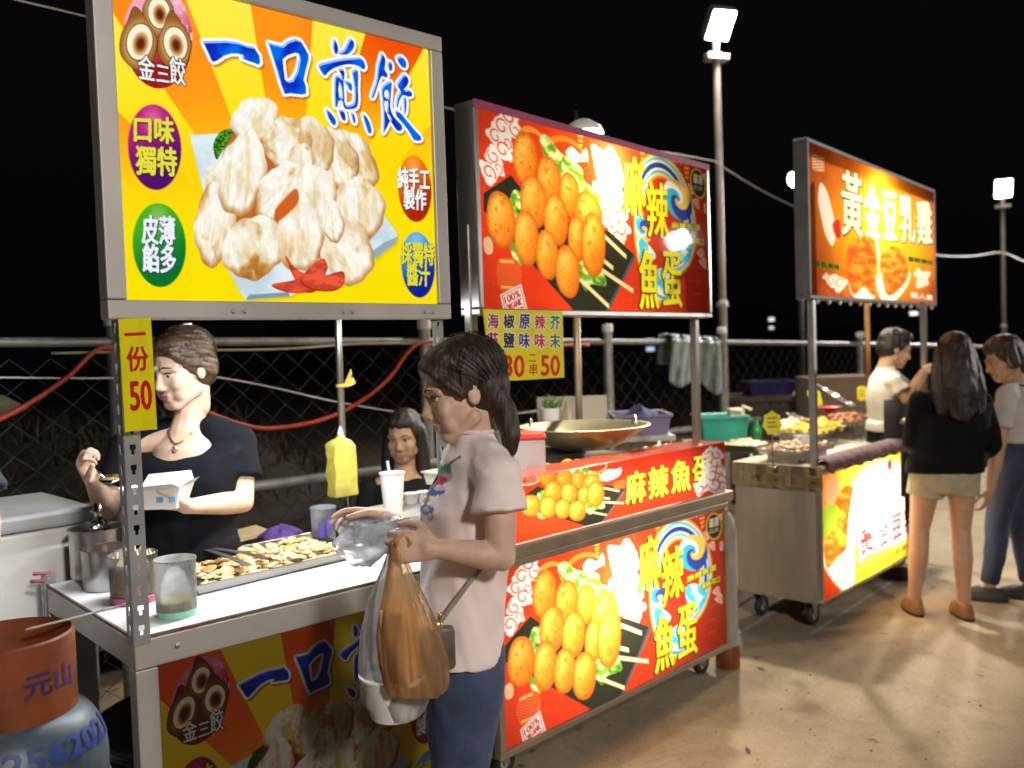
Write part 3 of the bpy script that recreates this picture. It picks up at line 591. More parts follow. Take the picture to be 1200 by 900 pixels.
def art_chicken_front(quad, W=260, H=200):
    A = Art(quad, W, H); X, Y = A.X, A.Y; A.img[:] = mix((250, 236, 60), (232, 96, 20), ss(.32, .0, A.U)*.9+.0*X); A.paint(ss(.75, 1, A.V)*ss(.1, .4, A.U), (226, 196, 30))
    A.paint(A.blur(A.poly([(962, 640), (962, 706), (990, 690), (972, 655)]), 3), (196, 50, 10))
    A.paint(A.blur(A.ellm(1040, 590, 46, 50, 20), 12)*.95, (255, 252, 240))  # printed halo, enlarged and paled to carry the backlight's burnt-out glow
    A.paint(A.blur(A.blob([(964, 655), (975, 600), (990, 580), (1000, 640), (1000, 690), (985, 690)]), 2), (236, 232, 220)); fried(A, [(966, 640), (972, 606), (990, 570), (1006, 580), (1004, 610), (994, 640), (980, 655), (970, 665)], 8, 60, 6)
    A.paint(A.blur(A.blob([(964, 600), (974, 588), (984, 600), (976, 620), (966, 630)]), 2), (120, 150, 30)); A.paint(A.blur(A.blob([(1000, 575), (1004, 580), (1002, 640), (994, 660), (994, 620)]), 1), (252, 252, 248))
    A.paint(A.blur(A.blob([(968, 566), (980, 558), (984, 575), (976, 590), (968, 586)]), 2), (226, 140, 100)); A.paint(A.blur(A.ellm(1022, 553, 8, 6), 2), (240, 250, 252)); A.paint(A.blur(A.blob([(1040, 542), (1044, 538), (1045, 548), (1041, 552)]), 1), (190, 30, 10))
    for t, q in (('黃', [(1007, 622), (1024, 612), (1025, 644), (1008, 656)]), ('金', [(1027, 614), (1041, 606), (1042, 634), (1028, 644)]), ('豆', [(1044, 606), (1056, 600), (1057, 626), (1045, 634)]), ('乳', [(1059, 598), (1070, 592), (1071, 616), (1060, 624)]), ('雞', [(1073, 590), (1086, 584), (1087, 608), (1074, 616)])):
        m = A.text(t, q, 3); A.paint(A.dil(m, 6), (246, 240, 244)); A.paint(m, (206, 30, 30))
    A.paint(A.text('外酥內嫩香濃好滋味', [(1020, 662), (1080, 626), (1080, 632), (1020, 668)], 1), (176, 120, 10))
    return A.final()
def art_price_tall(W=90, H=300):
    w, h = 90, 300; A = Art([(0, 0), (w, 0), (w, h), (0, h)], W, H); A.img[:] = (216, 208, 8); A.paint(ss(.5, .7, fbm(A.U*3, A.V*6, 3))*.12, (150, 140, 0))
    for L in ([(14, 38), (72, 38), (72, 47), (14, 47)],): A.paint(A.poly(L), (186, 20, 16))
    A.paint(A.text('份', [(17, 76), (75, 76), (75, 140), (17, 140)], 4), (186, 20, 16)); A.paint(A.text('50', [(20, 168), (78, 168), (78, 244), (20, 244)], 5), (186, 14, 14)); return A.final()
def art_price_menu(W=190, H=160):
    A = Art([(6.5, 2), (99, 2), (101, 83), (16, 88)], W, H); A.img[:] = (218, 204, 10); A.paint(ss(.5, .7, fbm(A.U*4, A.V*4, 3))*.1, (150, 130, 0))
    for i, (a, b, c) in enumerate((('海', '苔', (150, 24, 84)), ('椒', '鹽', (26, 44, 40)), ('原', '味', (30, 30, 120)), ('辣', '味', (180, 30, 50)), ('芥', '末', (20, 110, 50)))):
        x = 11.8+i*18.0
        for t, y in ((a, 8), (b, 31)):
            m = A.text(t, A.rect(x, y, 12, 17.5), 2); A.paint(A.dil(m, 4), (226, 222, 214)); A.paint(m, c)
    for t, q in (('一', A.rect(15.5, 59, 10, 2)), ('串', A.rect(16.5, 67.5, 9, 13)), ('30', A.rect(30, 58, 23, 24)), ('二', A.rect(58.5, 56.5, 9, 8)), ('串', A.rect(59.5, 67, 9, 13)), ('50', A.rect(73, 57.5, 22, 23))): A.paint(A.text(t, q, 3 if t in '30 50' else 1), (196, 26, 10))
    return A.final()
# ------------------------------------------------------------------ materials used all over
galv = mat('galvanised steel', (.42, .43, .44), .42, .85, .25, 6, .06, 40)
steel = mat('brushed stainless', (.46, .45, .43), .24, .95, .18, 5, .04, 200, stretch=(1, 1, .05), rvar=.12)
alu = mat('aluminium profile', (.50, .48, .455), .48, .55, .10, 3, .02, 90)
white_top = mat('white counter laminate', (.78, .79, .80), .35, 0, .05, 5, .02, 30)
white_paint = mat('white enamel', (.78, .78, .75), .4, 0, .07, 4, .03, 30)
dark_steel = mat('blackened steel', (.05, .048, .045), .5, .6, .3, 7, .1, 50)
black_rubber = mat('black rubber', (.02, .02, .02), .6, 0, .2)
grey_plastic = mat('grey plastic', (.25, .25, .25), .5, 0, .1)
white_plastic = mat('white plastic', (.72, .72, .72), .4, 0, .04)

# ------------------------------------------------------------------ ground
def ground_mat():
    m = bpy.data.materials.new('packed concrete yard'); m.use_nodes = True; t = m.node_tree; b = t.nodes['Principled BSDF']
    tc = t.nodes.new('ShaderNodeTexCoord')
    def noise(sc, det, ro=.6, dist=0):
        n = t.nodes.new('ShaderNodeTexNoise'); n.inputs['Scale'].default_value = sc; n.inputs['Detail'].default_value = det; n.inputs['Roughness'].default_value = ro; n.inputs['Distortion'].default_value = dist
        t.links.new(tc.outputs['Object'], n.inputs['Vector']); return n.outputs['Fac']
    def ramp(f, p0, c0, p1, c1):
        r = t.nodes.new('ShaderNodeValToRGB'); e = r.color_ramp.elements; e[0].position = p0; e[0].color = (*c0, 1); e[1].position = p1; e[1].color = (*c1, 1); t.links.new(f, r.inputs[0]); return r.outputs[0]
    def mul(a, b_, fac=1.0):
        x = t.nodes.new('ShaderNodeMix'); x.data_type = 'RGBA'; x.blend_type = 'MULTIPLY'; x.inputs[0].default_value = fac; t.links.new(a, x.inputs[6]); t.links.new(b_, x.inputs[7]); return x.outputs[2]
    base = ramp(noise(.9, 8, .62, .4), .32, (.33, .265, .185), .70, (.46, .375, .27))
    st = ramp(noise(3.1, 6, .7, 1.2), .34, (.76, .73, .70), .58, (1, 1, 1))
    sp = ramp(noise(55, 3, .7), .30, (.55, .52, .5), .45, (1, 1, 1))
    drk = ramp(noise(11, 2, .5), .26, (.35, .32, .30), .31, (1, 1, 1)); fin = ramp(noise(170, 4, .75), .36, (.62, .6, .58), .62, (1.15, 1.12, 1.08))
    c = mul(mul(mul(mul(base, st, .8), sp, .55), drk, .6), fin, .7); t.links.new(c, b.inputs['Base Color'])
    rr = t.nodes.new('ShaderNodeMapRange'); b.inputs['Specular IOR Level'].default_value = .2; rr.inputs['To Min'].default_value = .82; rr.inputs['To Max'].default_value = 1.0; t.links.new(noise(2.2, 5), rr.inputs[0]); t.links.new(rr.outputs[0], b.inputs['Roughness'])
    bp = t.nodes.new('ShaderNodeBump'); bp.inputs['Strength'].default_value = .35; bp.inputs['Distance'].default_value = .02; t.links.new(noise(38, 7, .7), bp.inputs['Height']); t.links.new(bp.outputs[0], b.inputs['Normal'])
    return m
gm = ground_mat()
n = 60; xs = np.sign(np.linspace(-1, 1, n))*abs(np.linspace(-1, 1, n))**2.5*260; g = MB()
g.add([(x+4, y+2, 0) for y in xs for x in xs], [(j*n+i, j*n+i+1, (j+1)*n+i+1, (j+1)*n+i) for j in range(n-1) for i in range(n-1)])
tag(g.build('ground', gm), kind='structure')
# grit, scraps and pebbles lying about
gt = MB(); rg = random.Random(12)
for k in range(1500):
    x, y = rg.uniform(.3, 9), rg.uniform(-2.5, 3.8); r_ = rg.choice((.002, .003, .004, .006)); a = rg.uniform(0, 6.28)
    gt.ell((x, y, r_*.4), (r_*math.cos(a), r_*math.sin(a), 0), (-r_*.7*math.sin(a), r_*.7*math.cos(a), 0), (0, 0, r_*.6), 6, 4)
tag(gt.build('grit', mat('grit', (.26, .21, .155), .9, 0, .6, 40)), 'loose grit and small pebbles scattered over the yard', 'grit', kind='stuff')
sc = MB()
for k in range(36):
    x, y = rg.uniform(1.2, 8), rg.uniform(-1.5, 3.2); a = rg.uniform(0, 6.28); l, w_ = rg.uniform(.012, .045), rg.uniform(.004, .018); d, s = V(math.cos(a), math.sin(a), 0), V(-math.sin(a), math.cos(a), 0); o_ = V(x, y, .003)
    sc.add([o_-d*l, o_-s*w_+UP*rg.uniform(0, .008), o_+d*l*.8+UP*rg.uniform(0, .012), o_+s*w_+UP*.002], [(0, 1, 2, 3)])
tag(sc.build('litter', mat('dead leaves and scraps', (.10, .07, .045), .8, 0, .7, 3)), 'dry leaves and paper scraps littering the yard', 'litter', kind='stuff')
# pale painted strips on the ground by the carts
lm = mat('worn white road paint', (.42, .43, .43), .7, 0, .3, 20, .1, 80, dark=(.22, .2, .17))
def strip(name, a, b, w):
    a, b = PZ(*a, 0.004), PZ(*b, 0.004); d = nrm(b-a); s = np.cross(UP, d)*w/2; MBq = MB().quad(a-s, b-s, b+s, a+s); tag(MBq.build(name, lm), kind='structure')
strip('painted_line', (950, 743), (1068, 666), .022)
strip('painted_line', (866, 742), (934, 700), .03)

# bank of rough earth behind the fence, with dry grass and weeds
be = mat('dark earth bank', (.020, .016, .010), .95, 0, .5, 6, .5, 20)
bank = MB(); nx, ny = 70, 16; vs = []
for j in range(ny):
    for i in range(nx):
        x = -6+i*14/(nx-1); v = j/(ny-1); y = 4.35+v*3.2; zz = (.15+1.05*ss(0, .45, v)-.25*v)*(1-.85*float(ss(2.4, 5.5, x)))+.06*math.sin(x*5+j)+.05*math.sin(x*2.3-j*.7); vs.append((x, y, max(zz, -.02)))
bank.add(vs, [(j*nx+i, j*nx+i+1, (j+1)*nx+i+1, (j+1)*nx+i) for j in range(ny-1) for i in range(nx-1)])
tag(bank.build('earth_bank', be, smooth=True), kind='structure')
gr = MB(); rg = random.Random(4)
def blade(mb, x, y, z, h, w, lean, r):
    a = r.uniform(0, 6.28); dx, dy = math.cos(a)*w, math.sin(a)*w; l = (r.uniform(-1, 1)*lean, r.uniform(-1, 1)*lean)
    mb.add([(x-dx, y-dy, z), (x+dx, y+dy, z), (x+dx*.6+l[0]*.4, y+dy*.6+l[1]*.4, z+h*.6), (x-dx*.6+l[0]*.4, y-dy*.6+l[1]*.4, z+h*.6), (x+l[0], y+l[1], z+h)], [(0, 1, 2, 3), (3, 2, 4)])
gg = MB()
for k in range(16000):
    i = rg.randrange(len(vs)); x, y, z = vs[i]; x += rg.uniform(-.1, .1); y += rg.uniform(-.1, .1)
    if x > 5.6: continue
    if rg.random() < .6: blade(gr, x, y, z-.03, rg.uniform(.06, .26), .004, .16, rg)
    else: blade(gg, x, y, z-.03, rg.uniform(.05, .2), .010, .12, rg)
tag(gr.build('dry_grass', mat('dry grass', (.05, .033, .016), .9, 0, .5, 3)), 'dry brown grass growing on the dark bank behind the fence', 'grass', kind='stuff')
tag(gg.build('weeds', mat('weeds', (.018, .026, .008), .8, 0, .5, 3)), 'low green weeds growing on the dark bank behind the fence', 'weeds', kind='stuff')

# ------------------------------------------------------------------ chain link fence
FY = 3.95
def rail_z(x): return 1.66-.011*x-.0008*x*x
wire = mat('dull galvanised wire', (.032, .034, .034), .55, .6, .3, 4)
post_m = mat('weathered galvanised post', (.24, .25, .25), .5, .55, .3, 9, .1, 60)
fence = thing('chain_link_fence', (3, FY, 0), 'long galvanised chain link fence with capped pipe posts behind the stalls', 'fence')
POSTX = [-.3, PY(136, 440, FY)[0], PY(499, 440, FY)[0], PY(713, 440, FY)[0], PY(847, 440, FY)[0], 9.2, 12.2]
for i, x in enumerate(POSTX):
    top = rail_z(x)+.10; p = MB().cyl((x, FY, -.02), (x, FY, top), .034, n=18).build('post', post_m, fence, auto=40)
    MB().lathe((x, FY, top-.03), [(.040, 0), (.040, .045), (.034, .055), (0.0, .058)], 18).build('post_cap', mat('pale plastic cap', (.62, .62, .58), .5), p, auto=40)
MB().tube([(x, FY-.005, rail_z(x)) for x in np.linspace(-3, 13.5, 40)], .021, 10).build('top_rail', post_m, fence, smooth=True)
MB().tube([(x, FY-.04, .955-.012*x) for x in np.linspace(-3, 7, 24)], .026, 10).build('lower_rail', post_m, fence, smooth=True)
mesh = MB(); X0, X1, pit, hgt = -2.2, 12.4, .078, .066; zz0 = .06
for k in range(int((X1-X0)/pit)):
    x = X0+k*pit; top = rail_z(x)-.01; m = int((top-zz0)/hgt); r = .0021
    pts = [(x+(pit/2 if (j+k) % 2 else -pit/2), FY+(.004 if (j//1) % 2 else -.004), zz0+j*hgt) for j in range(m+1)]
    rings = []
    for (a, b, c) in pts: rings.append([np.array((a+dx*r, b+dy*r, c)) for dx, dy in ((1, -.6), (-1, -.6), (0, 1.1))])
    mesh.ring_loft(rings, cap=False)
mesh.build('wire_mesh', wire, fence)

# cords and wires
redc = mat('orange red hose', (.42, .05, .02), .5, 0, .15)
def cord(name, pts, r, m, label, cat, n=6, res=6):
    p = [np.asarray(q, float) for q in pts]; out = []
    for i in range(len(p)-1):
        a, b, c, d = p[max(i-1, 0)], p[i], p[i+1], p[min(i+2, len(p)-1)]
        for t in np.arange(res)/res: out.append(.5*((2*b)+(c-a)*t+(2*a-5*b+4*c-d)*t*t+(3*b-a-3*c+d)*t**3))
    out.append(p[-1]); return tag(MB().tube(out, r, n).build(name, m, smooth=True), label, cat)
cord('hose', [PY(x, y, FY-.06) for x, y in ((-60, 515), (0, 491), (40, 469), (80, 441), (122, 407), (170, 430), (230, 476), (290, 499), (330, 501), (380, 491), (420, 472), (455, 444), (488, 404), (530, 401), (570, 403), (640, 405), (690, 404))], .011, redc, 'orange red hose looped along the chain link fence', 'hose')
whitec = mat('white cord', (.6, .6, .58), .5)
cord('string', [PY(x, y, FY-.03) for x, y in ((-30, 442), (60, 443), (128, 443), (190, 440), (245, 441), (310, 452), (400, 472), (490, 486), (560, 489), (640, 480), (715, 468))], .0045, whitec, 'thin white string tied along the fence mesh', 'string')
cord('cable', [PY(x, y, FY-.03) for x, y in ((60, 414), (200, 411), (330, 409), (420, 403), (487, 403), (560, 409))], .006, mat('tan cable', (.4, .33, .24), .6), 'thin tan cable resting along the top fence rail', 'cable')

# ------------------------------------------------------------------ lamp posts and far lights
pole_m = mat('painted lamp pole', (.30, .26, .23), .45, .4, .2, 6, .05, 50)
def flood(px, py, d, pole_px, base_label, aim, power, size, rgb, strength, rad=.037, h2=None):
    head = P(px, py, d); a = nrm(np.asarray(aim)-head); s = nrm(np.cross(a, UP)); u = np.cross(s, a)
    bx, by = head[0]-a[0]*.12, head[1]-a[1]*.12; t = thing('lamp_post', (bx, by, 0), base_label, 'lamp post')
    hz = head[2]-.36*size/.3
    MB().cyl((bx, by, 0), (bx, by, 1.9*hz/4), rad, n=16).cyl((bx, by, 1.9*hz/4), (bx, by, hz), rad*.85, n=16).lathe((bx, by, 1.9*hz/4-.03), [(rad, 0), (rad*1.25, .01), (rad*1.25, .05), (rad*.86, .07)], 16).build('pole', pole_m, t, auto=40)
    MB().box(V(bx, by, hz)-s*size*.5-V(0, 0, .02)-nrm(V(a[0], a[1], 0))*.05, s*size, nrm(V(a[0], a[1], 0))*.1, V(0, 0, .05), .006).box(V(bx, by, hz+.02)-V(.02, .02, 0), V(.04, 0, 0), V(0, .04, 0), V(0, 0, .2)).build('bracket', pole_m, t)
    hd = MB().box(head-s*size*.56-u*size*.66-a*.09, s*size*1.12, u*size*1.32, a*.085, .012)
    for k in range(7): hd.box(head-s*size*.5+s*size*k/6.2-u*size*.5-a*.12, s*.008, u*size, a*.03)
    b = hd.build('lamp_housing', grey_plastic, t)
    MB().box(head-s*size*.5-u*size*.6-a*.004, s*size, u*size*1.2, a*.006).build('lamp_face', emat('led face', rgb, strength), b)
    area('flood_light', head+a*.02, aim, power, size, rgb, size*1.2, 150)
    return head
COOL = (.90, .96, 1.0); WARM = (1.0, .74, .45)
L1 = flood(845, 30, 7.35, 838, 'tall lamp post with square white floodlight behind the fish ball stall', (4.5, .2, .4), 190, .20, (1.0, .93, .80), 60)
L2 = flood(1176, 221, 13.5, 1173, 'distant lamp post with small square floodlight at the far right', (7.5, 1.0, 0), 420, .22, (1.0, .95, .88), 60)
def small_lamp(px, py, d, r, rgb, strength, label, power=0, zb=0.0):
    p = P(px, py, d); t = thing('street_lamp', (p[0]+.25, p[1]+.1, 0), label, 'street lamp')
    MB().cyl((p[0]+.25, p[1]+.1, zb), (p[0]+.25, p[1]+.1, p[2]+.1), .03, n=10).tube([(p[0]+.25, p[1]+.1, p[2]+.1), (p[0]+.12, p[1]+.05, p[2]+r+.07), (p[0], p[1], p[2]+r+.05)], .018).build('pole', dark_steel, t, smooth=True)
    MB().lathe((p[0], p[1], p[2]+r*.4), [(r*.95, r*.3), (r*.8, r*.6), (r*.3, r*.9)], 20).build('lamp_shade', grey_plastic, t, smooth=True)
    MB().ell(p, (r, 0, 0), (0, r, 0), (0, 0, r)).build('bulb', emat('bulb glass', rgb, strength), t, smooth=True)
    if power: point('bulb_light', p-V(0, 0, r*1.6), power, .05, rgb)
small_lamp(933, 210, 9.4, .085, (1, .86, .66), 40, 'round warm lamp glowing beside the golden chicken sign', 60)
def far_house(px, py, d, w, h, wins, label):
    c = P(px, py, d); a = HR; t = thing('distant_house', (c[0], c[1], 0), label, 'house')
    MB().box(V(c[0], c[1], 0)-a*w/2+HF*.3, a*w, HF*4, V(0, 0, c[2]+h)).build('wall', mat('unlit far wall', (.03, .03, .032), .9), t)
    MB().loft([(V(c[0], c[1], c[2]+h)+HF*2.3, a*w*.75, HF*3.2), (V(c[0], c[1], c[2]+h+.8)+HF*2.3, a*w*.5, HF*.2)], 4).build('roof', mat('unlit far roof', (.02, .02, .02), .9), t)
    for x, y, ww, hh, rgb, st in wins:
        q = P(x, y, d); k = d/F_PX; f = MB().box(q-a*ww*k/2-UP*hh*k/2-HF*.02+HF*.3, a*ww*k, HF*.06, UP*hh*k).build('window', emat('lit far window', rgb, st), t)
far_house(800, 404, 60, 12, 1.6, [(845, 397, 20, 5, (1, .98, .9), 1.6), (762, 399.5, 9, 4.5, (.75, .85, 1), 1.4), (763, 409, 9, 4.5, (.6, .75, 1), 1.0), (733, 381, 6, 4, (.9, 1, .85), 1.4)], 'dark far house with small lit windows seen beside the blue tarp')
far_house(385, 372, 55, 8, 1.0, [(381, 367, 6, 4, (1, .9, .7), 1.6)], 'dark far house with one lit window under the dumpling sign')
far_house(965, 440, 48, 9, 1.8, [(906, 374, 6, 4, (.9, .95, 1), 1.2), (906, 384, 5, 3, (.9, .95, 1), 1.0), (1006, 453, 6, 4, (1, 1, 1), 1.6), (1007, 460, 6, 4, (1, 1, 1), 1.2), (1074, 367, 9, 4, (.9, .95, 1), 1.6)], 'dark far house with lit windows behind the chicken stall')
# overhead wires between the posts
wirem = mat('overhead wire', (.22, .20, .18), .6)
cord('overhead_wire', [P(-40, -18, 3.2), P(20, 0, 3.4), P(107, 21, 3.7), P(300, 72, 4.3), P(530, 128, 5.4), P(700, 166, 6.5), P(775, 178, 6.95), P(838, 189, 7.3)], .0045, wirem, 'pale overhead wire running behind the signs to the tall lamp post', 'wire')
cord('overhead_wire', [P(838, 190, 7.3), P(890, 222, 7.9), P(942, 247, 8.5), P(1020, 281, 9.6), P(1098, 299, 11), P(1140, 300, 12.2), P(1173, 296, 13.5), P(1200, 306, 13), P(1240, 322, 12.5)], .0055, wirem, 'sagging wire from the tall lamp post past the chicken sign', 'wire')
# ------------------------------------------------------------------ helpers for slotted steel angle posts
def flange(mb, o, w, n, z0, z1, width, pitch=.05):
    """a strip of steel from o upwards with a column of keyhole slots; w = width direction, n = thickness direction"""
    th = .0025; a, b = .34*width, .30*width; up = V(0, 0, 1)
    mb.box(o+up*z0, w*a, n*th, up*(z1-z0)); mb.box(o+w*(width-b)+up*z0, w*b, n*th, up*(z1-z0)); z = z0; s = width-a-b
    while z < z1:
        t = min(z+pitch*.5, z1); mb.box(o+w*a+up*z, w*s, n*th, up*(t-z))
        if z+pitch*.5 < z1: mb.box(o+w*a+up*(z+pitch*.5), w*s*.22, n*th, up*min(pitch*.24, z1-z-pitch*.5)); mb.box(o+w*(a+s*.78)+up*(z+pitch*.5), w*s*.22, n*th, up*min(pitch*.24, z1-z-pitch*.5))
        z += pitch
def angle_post(parent, x, y, d, z0, z1, sx=1, sy=1, w=.042):
    """d: unit along the stall; sx/sy: which way the two flanges run"""
    nn = np.cross(UP, d); mb = MB(); o = V(x, y, 0); flange(mb, o, d*sx, nn*1.0, z0, z1, w); flange(mb, o, nn*sy, d*sx, z0, z1, w); return mb.build('post', slot_m, parent)
slot_m = mat('grey painted slotted angle', (.34, .36, .37), .42, .5, .12, 8, .03, 60)
def frame_box(name, tl, tr, br, bl, fw, depth, m, parent, back=None, proud=.012):
    """sign frame: four profiles round a face; depth is the vector to the back"""
    u = nrm(tr-tl); v = nrm(bl-tl); n = -nrm(depth); w, h = np.linalg.norm(tr-tl), np.linalg.norm(bl-tl); D = depth-n*proud; o = tl+n*proud; mb = MB()
    mb.box(o, u*w, v*fw, D, .004); mb.box(o+v*(h-fw), u*w, v*fw, D, .004)
    mb.box(o+v*(fw+.001), u*fw, v*(h-2*fw-.002), D, .004); mb.box(o+v*(fw+.001)+u*(w-fw), u*fw, v*(h-2*fw-.002), D, .004)
    f = mb.build(name, m, parent)
    if back is not None: MB().box(o+D+u*.004+v*.004, u*(w-.008), v*(h-.008), nrm(depth)*.006).build('back_sheet', back, parent)
    return f
def inset(tl, tr, br, bl, k):
    u, v = nrm(tr-tl)*k, nrm(bl-tl)*k; return tl+u+v, tr-u+v, br-u-v, bl+u-v
def caster(parent, x, y, r, top, d):
    s = np.cross(UP, d); k = MB().box(V(x, y, top-.012)-d*.04-s*.04, d*.08, s*.08, V(0, 0, .012)); 
    for q in (-1, 1): k.plate([V(x, y, top-.012)-d*.03+s*q*.022, V(x, y, top-.012)+d*.03+s*q*.022, V(x, y, r)+d*.03+s*q*.022-V(0, 0, .01), V(x, y, r)+d*.005+s*q*.022-V(0, 0, .01)], s*.003)
    c = k.build('caster', galv, parent); w = MB()
    w.lathe(V(x, y, r)+d*.015-s*.016, [(r*.55, 0), (r*.62, -.002), (r*.92, 0), (r, .006), (r, .026), (r*.92, .032), (r*.62, .034), (r*.55, .032), (r*.55, 0)], 28, s); w.build('tyre', black_rubber, c, auto=40)
    MB().lathe(V(x, y, r)+d*.015-s*.014, [(0, 0), (r*.2, -.003), (r*.25, .002), (r*.54, .004), (r*.54, .026), (r*.25, .028), (r*.2, .032), (0, .03)], 20, s).build('wheel_hub', mat('pale wheel hub', (.4, .38, .33), .5), c, auto=40)
lit_panel = print_mat('backlit print', 'lit', 1.02, .25)
sheet_print = print_mat('translucent banner print', 'sheet', 1, .025)
paper_print = print_mat('plain print', 'paper', 1, .5)

# ================================================================== dumpling stall
ZC = .86; D1 = dirv(-2.9); N1 = np.cross(UP, D1)          # N1 points to the back
C1 = PZ(157.5, 752, ZC); DEP1 = .80; W1 = float(np.dot(PP(519, 430, C1, N1)-C1, D1))
def S1(x, y, z): return C1*V(1, 1, 0)+D1*x+N1*y+UP*z
cart = thing('food_cart', S1(W1/2, DEP1/2, 0), 'white and grey steel dumpling cart with open side under the yellow sign', 'food cart')
RT = .075
fr = MB(); lw = .058
fr.box(S1(0, 0, ZC-RT), D1*W1, N1*.03, UP*(RT-.002), .003); fr.box(S1(0, DEP1-.03, ZC-RT), D1*W1, N1*.03, UP*(RT-.002), .003)
fr.box(S1(0, .031, ZC-RT), D1*.03, N1*(DEP1-.062), UP*(RT-.002), .003); fr.box(S1(W1-.03, .031, ZC-RT), D1*.03, N1*(DEP1-.062), UP*(RT-.002), .003)
fr.box(S1(.001, .001, .30), D1*(W1-.002), N1*.028, UP*.05); fr.box(S1(0.001, .031, .30), D1*.028, N1*(DEP1-.062), UP*.05); fr.box(S1(W1-.029, .031, .30), D1*.028, N1*(DEP1-.062), UP*.05)
fr.build('frame', alu, cart)
for x in (0, W1-lw):
    for y in (-.002, DEP1-lw): MB().box(S1(x, y+.003, .0), D1*lw, N1*(lw-.006), UP*(ZC-RT-.002), .004).build('leg', alu, cart)
MB().box(S1(.012, .012, ZC-.004), D1*(W1-.024), N1*(DEP1-.024), UP*.007, .002).build('counter_top', white_top, cart)
MB().box(S1(.004, .004, ZC-.001), D1*.006, N1*(DEP1-.01), UP*.006).box(S1(.012, .003, ZC-.001), D1*(W1-.02), N1*.007, UP*.008).build('counter_edge', mat('worn brown edging', (.16, .12, .08), .7, 0, .4, 12), cart)
MB().box(S1(.03, .03, .325), D1*(W1-.06), N1*(DEP1-.06), UP*.012).build('lower_shelf', dark_steel, cart)
sx = (C1[:2]-0)  # noqa
bl, br, tr = PP(125, 371.5, S1(0, -.02, 0), N1), PP(530, 376, S1(0, -.02, 0), N1), PP(511.5, 43.5, S1(0, -.02, 0), N1)
zb = (bl[2]+br[2])/2; zt = tr[2]; xl = np.dot(bl-C1, D1); xr = (np.dot(br-C1, D1)+np.dot(tr-C1, D1))/2
TL, TR_, BR, BL = S1(xl, -.02, zt), S1(xr, -.02, zt), S1(xr, -.02, zb), S1(xl, -.02, zb)
FW1 = .047
sign = thing('lightbox_sign', S1((xl+xr)/2, .05, zb), 'big yellow lightbox sign with blue brush characters over the dumpling stall', 'sign')
frame_box('frame', TL, TR_, BR, BL, FW1, N1*.045, alu, sign, back=white_paint)
q1 = inset(TL, TR_, BR, BL, FW1); IMG_A = art_dumpling([proj(p) for p in q1])
panel('printed_panel', q1, IMG_A, lit_panel, sign)
for t in (.30, .33, .62, .65, .9, .93): MB().ell(S1(xl+(xr-xl)*t, -.034, zb+.02), D1*.006, UP*.006, N1*.004, 8, 6).build('rivet', galv, sign)
# lamp tube on the back of the sign, lighting the counter
lamp = thing('hidden_lamp', S1(.55, .14, zb+.05), 'white tube lamp on the back of the dumpling sign above the counter', 'lamp')
MB().box(S1(.12, .125, zb+.06), D1*.95, N1*.06, UP*.03, .004).build('lamp_body', white_paint, lamp)
MB().cyl(S1(.15, .155, zb+.045), S1(1.04, .155, zb+.045), .014, n=12).build('lamp_tube', emat('lamp tube glow', (.9, .96, 1), 9), lamp, smooth=True)
area('counter_light', S1(.6, .156, zb+.028), S1(.6, .42, ZC), 17, .9, (.90, .96, 1.0), .03, 170)
# posts
angle_post(cart, *S1(-.004, -.004, 0)[:2], D1, ZC-.012, zt-.1)
angle_post(cart, *S1(W1+.004, -.004, 0)[:2], D1, ZC-.012, zt-.1, -1, 1)
angle_post(cart, *S1(-.004, DEP1, 0)[:2], D1, .2, ZC+.035, 1, -1)
pq = PP(400, 480, S1(0, DEP1-.02, 0), N1); 
MB().cyl(V(pq[0], pq[1], ZC-.05), V(pq[0], pq[1], zt-.15), .014, n=16).build('back_post', steel, cart, smooth=True)
# printed lower panel, not lit
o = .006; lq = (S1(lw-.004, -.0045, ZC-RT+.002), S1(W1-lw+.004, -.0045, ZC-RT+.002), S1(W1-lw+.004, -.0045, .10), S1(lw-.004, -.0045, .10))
MB().box(lq[3]+N1*.006, D1*(W1-2*lw+.008), N1*.012, UP*(lq[0][2]-.10)).build('panel_board', dark_steel, cart)
panel('printed_front', lq, IMG_A**1.8*.15, paper_print, cart)  # sign artwork again, its colours darkened to stand for the low light
for x_, z_ in ((.105, .035), (.86, .03)): MB().ell(S1(x_, -.004, ZC-z_), D1*.008, UP*.008, N1*.005, 10, 6).build('screw_head', galv, cart)
# price placard hung on the left post
cp = [PP(x, y, S1(0, -.034, 0), N1) for x, y in ((138.5, 374), (176.5, 372), (184, 503), (146.5, 506))]
pc = thing('price_card', cp[3], 'tall yellow price card with red 50 hanging on the slotted post', 'price card')
MB().plate(cp, N1*.004).build('card', mat('yellow card', (.68, .6, .01), .5), pc); panel('printed_face', cp, art_price_tall(), paper_print, pc, -.0015)

